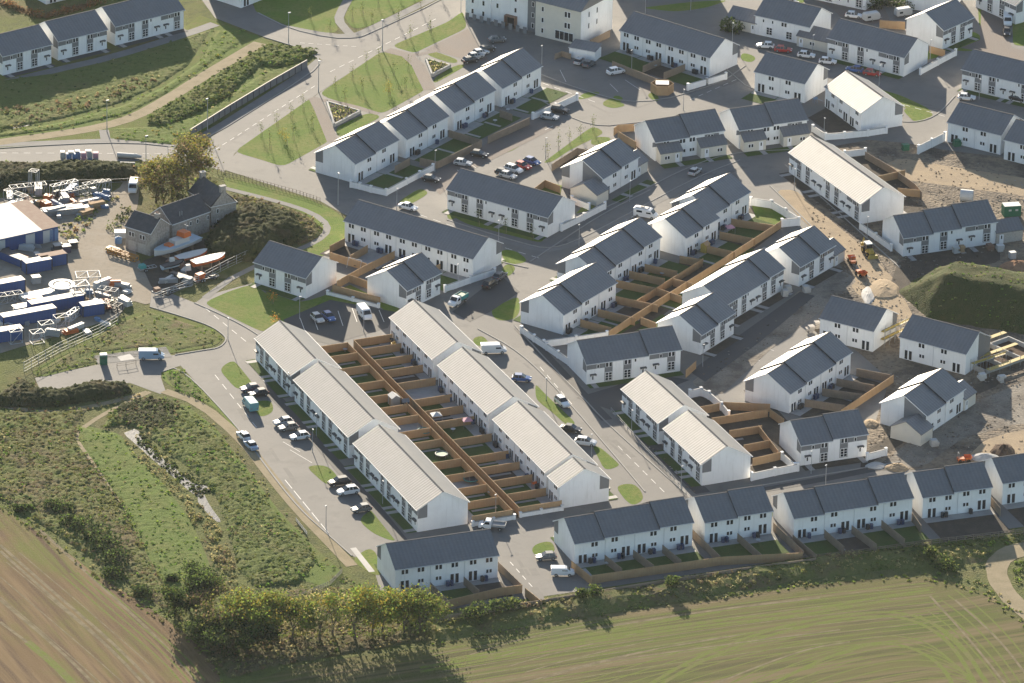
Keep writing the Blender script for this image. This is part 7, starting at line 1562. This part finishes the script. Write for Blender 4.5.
for x, y, m, lb in ((955, 253, 'hull_white', 'white wrapped pallet in front of the terrace above the mound'), (961.5, 252, 'timber', 'timber pallet stack in front of the terrace above the mound'), (1000, 251, 'hull_white', 'white bulk bag beside the dark low wing'), (1013, 258, 'hull_white', 'large white bulk bag near the orange soil heap'), (990, 250, 'rust', 'rusty scaffold bundle beside the dark low wing'), (982, 380, 'hull_white', 'white pointed bag pile beside the scaffolded foundations'), (1001, 382, 'concrete', 'pale block stack beside the scaffolded foundations'), (934, 446, 'concrete', 'upright pale cable drum at the double-winged house'), (785, 296, 'concrete', 'taller pale pallet of blocks on the unfinished road'), (789, 292, 'concrete', 'second pale pallet of blocks on the unfinished road'), (806, 292, 'concrete', 'third pale pallet of blocks apart from the other two'), (810, 332, 'stone_pale', 'stone heap pallet behind the two-step terrace'), (817, 328, 'stone_pale', 'second stone heap pallet behind the two-step terrace'), (905, 150, 'green_paint', 'green barrel stack at the site entrance semi'), (957, 146, 'green_paint', 'green drum at the back wall of the site entrance semi')):
    stack(x, y, 20, 1.3, 1.2, 1.5, m, lb, 'pallet', 'site_pallet', 3)
p = at(1011, 215); r = thing('site_container', (p.x, p.y, 0), R(12), 'dark green site container with pale roof near the earth heap', 'container'); b = MB(); b.box(-1.9, 1.9, -1.2, 1.2, .1, 2.5, 'green_paint'); b.obj('body', r); b = MB(); b.box(-1.85, 1.85, -1.15, 1.15, 2.501, 2.58, 'hull_white'); b.obj('roof', r); b = MB(); b.box(-.9, -.3, -1.24, -1.2, 1.4, 1.8, 'hull_white'); b.box(.6, 1.2, -1.24, -1.2, 1.4, 1.8, 'hull_white'); b.obj('notice', r)
p = at(966.5, 201); r = thing('cement_silo', (p.x, p.y, 0), R(-10), 'rounded white tank unit behind the terrace above the mound', 'tank'); b = MB(); b.tube((-1.4, 0, 1.3), (1.4, 0, 1.3), 1.3, 1.3, 'hull_white', 14); b.obj('shell', r); b = MB(); b.box(-1.2, -.9, -1, 1, 0, .6, 'steel'); b.box(.9, 1.2, -1, 1, 0, .6, 'steel'); b.obj('leg', r)
def heap(x, y, rx, ry, h, m, label):
    p = at(x, y); n = 22; me = bpy.data.meshes.new('soil_heap'); vs = [(0, 0, h)]; fs = []
    for j in range(1, 6):
        for i in range(n):
            a = 2 * math.pi * i / n; t = j / 5; k = 1 + .22 * MN.noise((math.cos(a) * 1.5 + x, math.sin(a) * 1.5, t * 2)); vs.append((rx * t * k * math.cos(a), ry * t * k * math.sin(a), h * (1 - t) ** .8 * (1 + .35 * MN.noise((a * 2, t * 3, y))) - (.15 if j == 5 else 0)))
    fs += [(0, 1 + i, 1 + (i + 1) % n) for i in range(n)]
    for j in range(4):
        for i in range(n): fs.append((1 + j * n + i, 1 + (j + 1) * n + i, 1 + (j + 1) * n + (i + 1) % n, 1 + j * n + (i + 1) % n))
    me.from_pydata(vs, [], fs); me.materials.append(MATS[m]); me.update()
    tag(link('soil_heap', me, None, (p.x, p.y, .1)), label, 'soil heap', 'heaps of soil on the building site')
mat('orange_soil', (0.38, 0.21, 0.12), .95, .1, noise=[(.8, (.28, .16, .10), .4, .7)], bump=(2, .8, .2))
mat('dark_soil', (0.09, 0.06, 0.045), .95, .1, noise=[(.8, (.13, .09, .06), .4, .7)], bump=(2, .8, .2))
heap(1018, 268, 4, 3.5, 1.6, 'orange_soil', 'orange soil heap right of the grassy mound'); heap(1003, 452, 2.6, 3.5, 1.6, 'dark_soil', 'dark brown soil heap on the sand by the curved kerb'); heap(985, 458, 3.2, 2, .9, 'concrete', 'pale rubble heap above the field-edge terraces'); heap(884, 290, 3.5, 6, .7, 'sand', 'rutted sandy heap below the site track'); heap(868, 296, 1.4, 5, .5, 'concrete', 'long pale rubble line beside the open trench'); heap(897, 468, 2.6, 2.2, .8, 'sand', 'sandy heap beside the small semi'); heap(876, 466, 2.2, 1.8, .5, 'concrete', 'pale rubble patch beside the small semi'); heap(871, 424, 1.8, 2.4, .6, 'sand', 'pale sand heap left of the double-winged house')
# scaffolds and foundations
def scaffold(x, y, hd, L, h, label, m='yellow', lifts=2):
    p = at(x, y); r = thing('scaffold', (p.x, p.y, 0), R(hd), label, 'scaffold'); n = max(1, round(L / 1.8)); b = MB(); d = MB()
    for i in range(n + 1):
        for y_ in (0, 1.1): b.tube((L * i / n, y_, 0), (L * i / n, y_, h), .05, .05, 'galv', 4)
    for k in range(1, lifts + 1):
        z = h * k / (lifts + .4)
        for y_ in (0, 1.1): b.tube((0, y_, z), (L, y_, z), .05, .05, 'galv', 4)
        d.box(0, L, .05, 1.05, z - .06, z, m); d.box(0, L, -.03, 0, z + .4, z + .62, m)
    b.obj('pole', r); d.obj('deck', r)
scaffold(884, 348, 50, 9, 4.2, 'yellow-boarded scaffold against the gable left of the semi below the mound'); scaffold(974, 374, 40, 9, 3.0, 'yellow-boarded scaffold at the right gable of the semi below the mound', lifts=1)
p = at(985, 375); r = thing('house_foundation', (p.x, p.y, 0), R(42), 'part-built house base with pale block walls and yellow scaffold boards at the right edge', 'foundation'); b = MB()
for x0, x1, y0, y1 in ((0, 16, 0, .3), (0, 16, 9, 9.3), (0, .3, 0, 9.3), (16, 16.3, 0, 9.3), (5, 5.3, .3, 9), (10.5, 10.8, .3, 9)): b.box(x0, x1, y0, y1, 0, 1.1, 'concrete')
b.obj('wall', r); b = MB(); b.box(.3, 16, .3, 9, 0, .15, 'dark_soil'); b.obj('floor', r); b = MB(); b.box(0, 15, -1.3, -.2, 1.4, 1.46, 'yellow'); b.box(2, 16, 9.5, 10.6, 1.8, 1.86, 'yellow'); b.box(0, 14, 4.2, 5.2, 1.6, 1.66, 'yellow'); b.obj('scaffold_boards', r)
for xx in range(0, 16, 3):
    for yy in (-1.3, 10.6): b = MB(); b.tube((xx, yy, 0), (xx, yy, 2.3), .05, .05, 'galv', 4); b.obj('pole', r)
# ------------------------------------------------------------------ the thin haze of an autumn afternoon, one even volume round everything
hm = bpy.data.materials.new('haze'); hm.use_nodes = True; hn = hm.node_tree.nodes
hn.remove(hn['Principled BSDF']); pv = hn.new('ShaderNodeVolumePrincipled')
pv.inputs['Color'].default_value = (.80, .87, .95, 1); pv.inputs['Density'].default_value = 0.000012; pv.inputs['Anisotropy'].default_value = .3
hm.node_tree.links.new(pv.outputs[0], hn['Material Output'].inputs['Volume'])
b = MB(); MATS['haze'] = hm; b.box(-740, 740, -1300, 1040, -1.6, 580, 'haze')
hz = b.obj('haze'); struct(hz, 'stuff')
# ------------------------------------------------------------------ labels that tell look-alikes apart
ORD = ['first', 'second', 'third', 'fourth', 'fifth', 'sixth', 'seventh', 'eighth', 'ninth', 'tenth', 'eleventh', 'twelfth', 'thirteenth', 'fourteenth', 'fifteenth', 'sixteenth', 'seventeenth', 'eighteenth', 'nineteenth', 'twentieth']
bpy.context.view_layer.update()
by = {}
for o in PENDING:
    o['kind'] = 'thing'
    by.setdefault(o['label'], []).append(o)
def spot(o):
    if o.type == 'MESH' and o.location.length < 1e-6:
        c = sum((Vector(v) for v in o.bound_box), Vector()) / 8
        return to_px(o.matrix_world @ c)
    return to_px(o.matrix_world.translation)
for lb, os_ in by.items():
    if len(os_) < 2: continue
    ps = [spot(o) for o in os_]
    xs = [p[0] for p in ps]; ys = [p[1] for p in ps]
    hor = (max(xs) - min(xs)) > 0.8 * (max(ys) - min(ys))
    order = sorted(range(len(os_)), key=lambda i: ps[i][0] if hor else ps[i][1])
    n = len(os_)
    for k, i in enumerate(order):
        if n <= 20 or k < 10: w_ = ('the %s from the left' if hor else 'the %s from the top') % ORD[k] if k else ('the leftmost' if hor else 'the topmost')
        elif k >= n - 10: w_ = ('the %s from the right' if hor else 'the %s from the bottom') % ORD[n - 1 - k] if k < n - 1 else ('the rightmost' if hor else 'the bottommost')
        else: w_ = ('number %d from the left' if hor else 'number %d from the top') % (k + 1)
        os_[i]['label'] = lb + ', ' + w_
        if not os_[i].get('group'): os_[i]['group'] = lb
for o in PENDING:
    if len(o['label'].split()) > 16: print('LONG', o['label'])
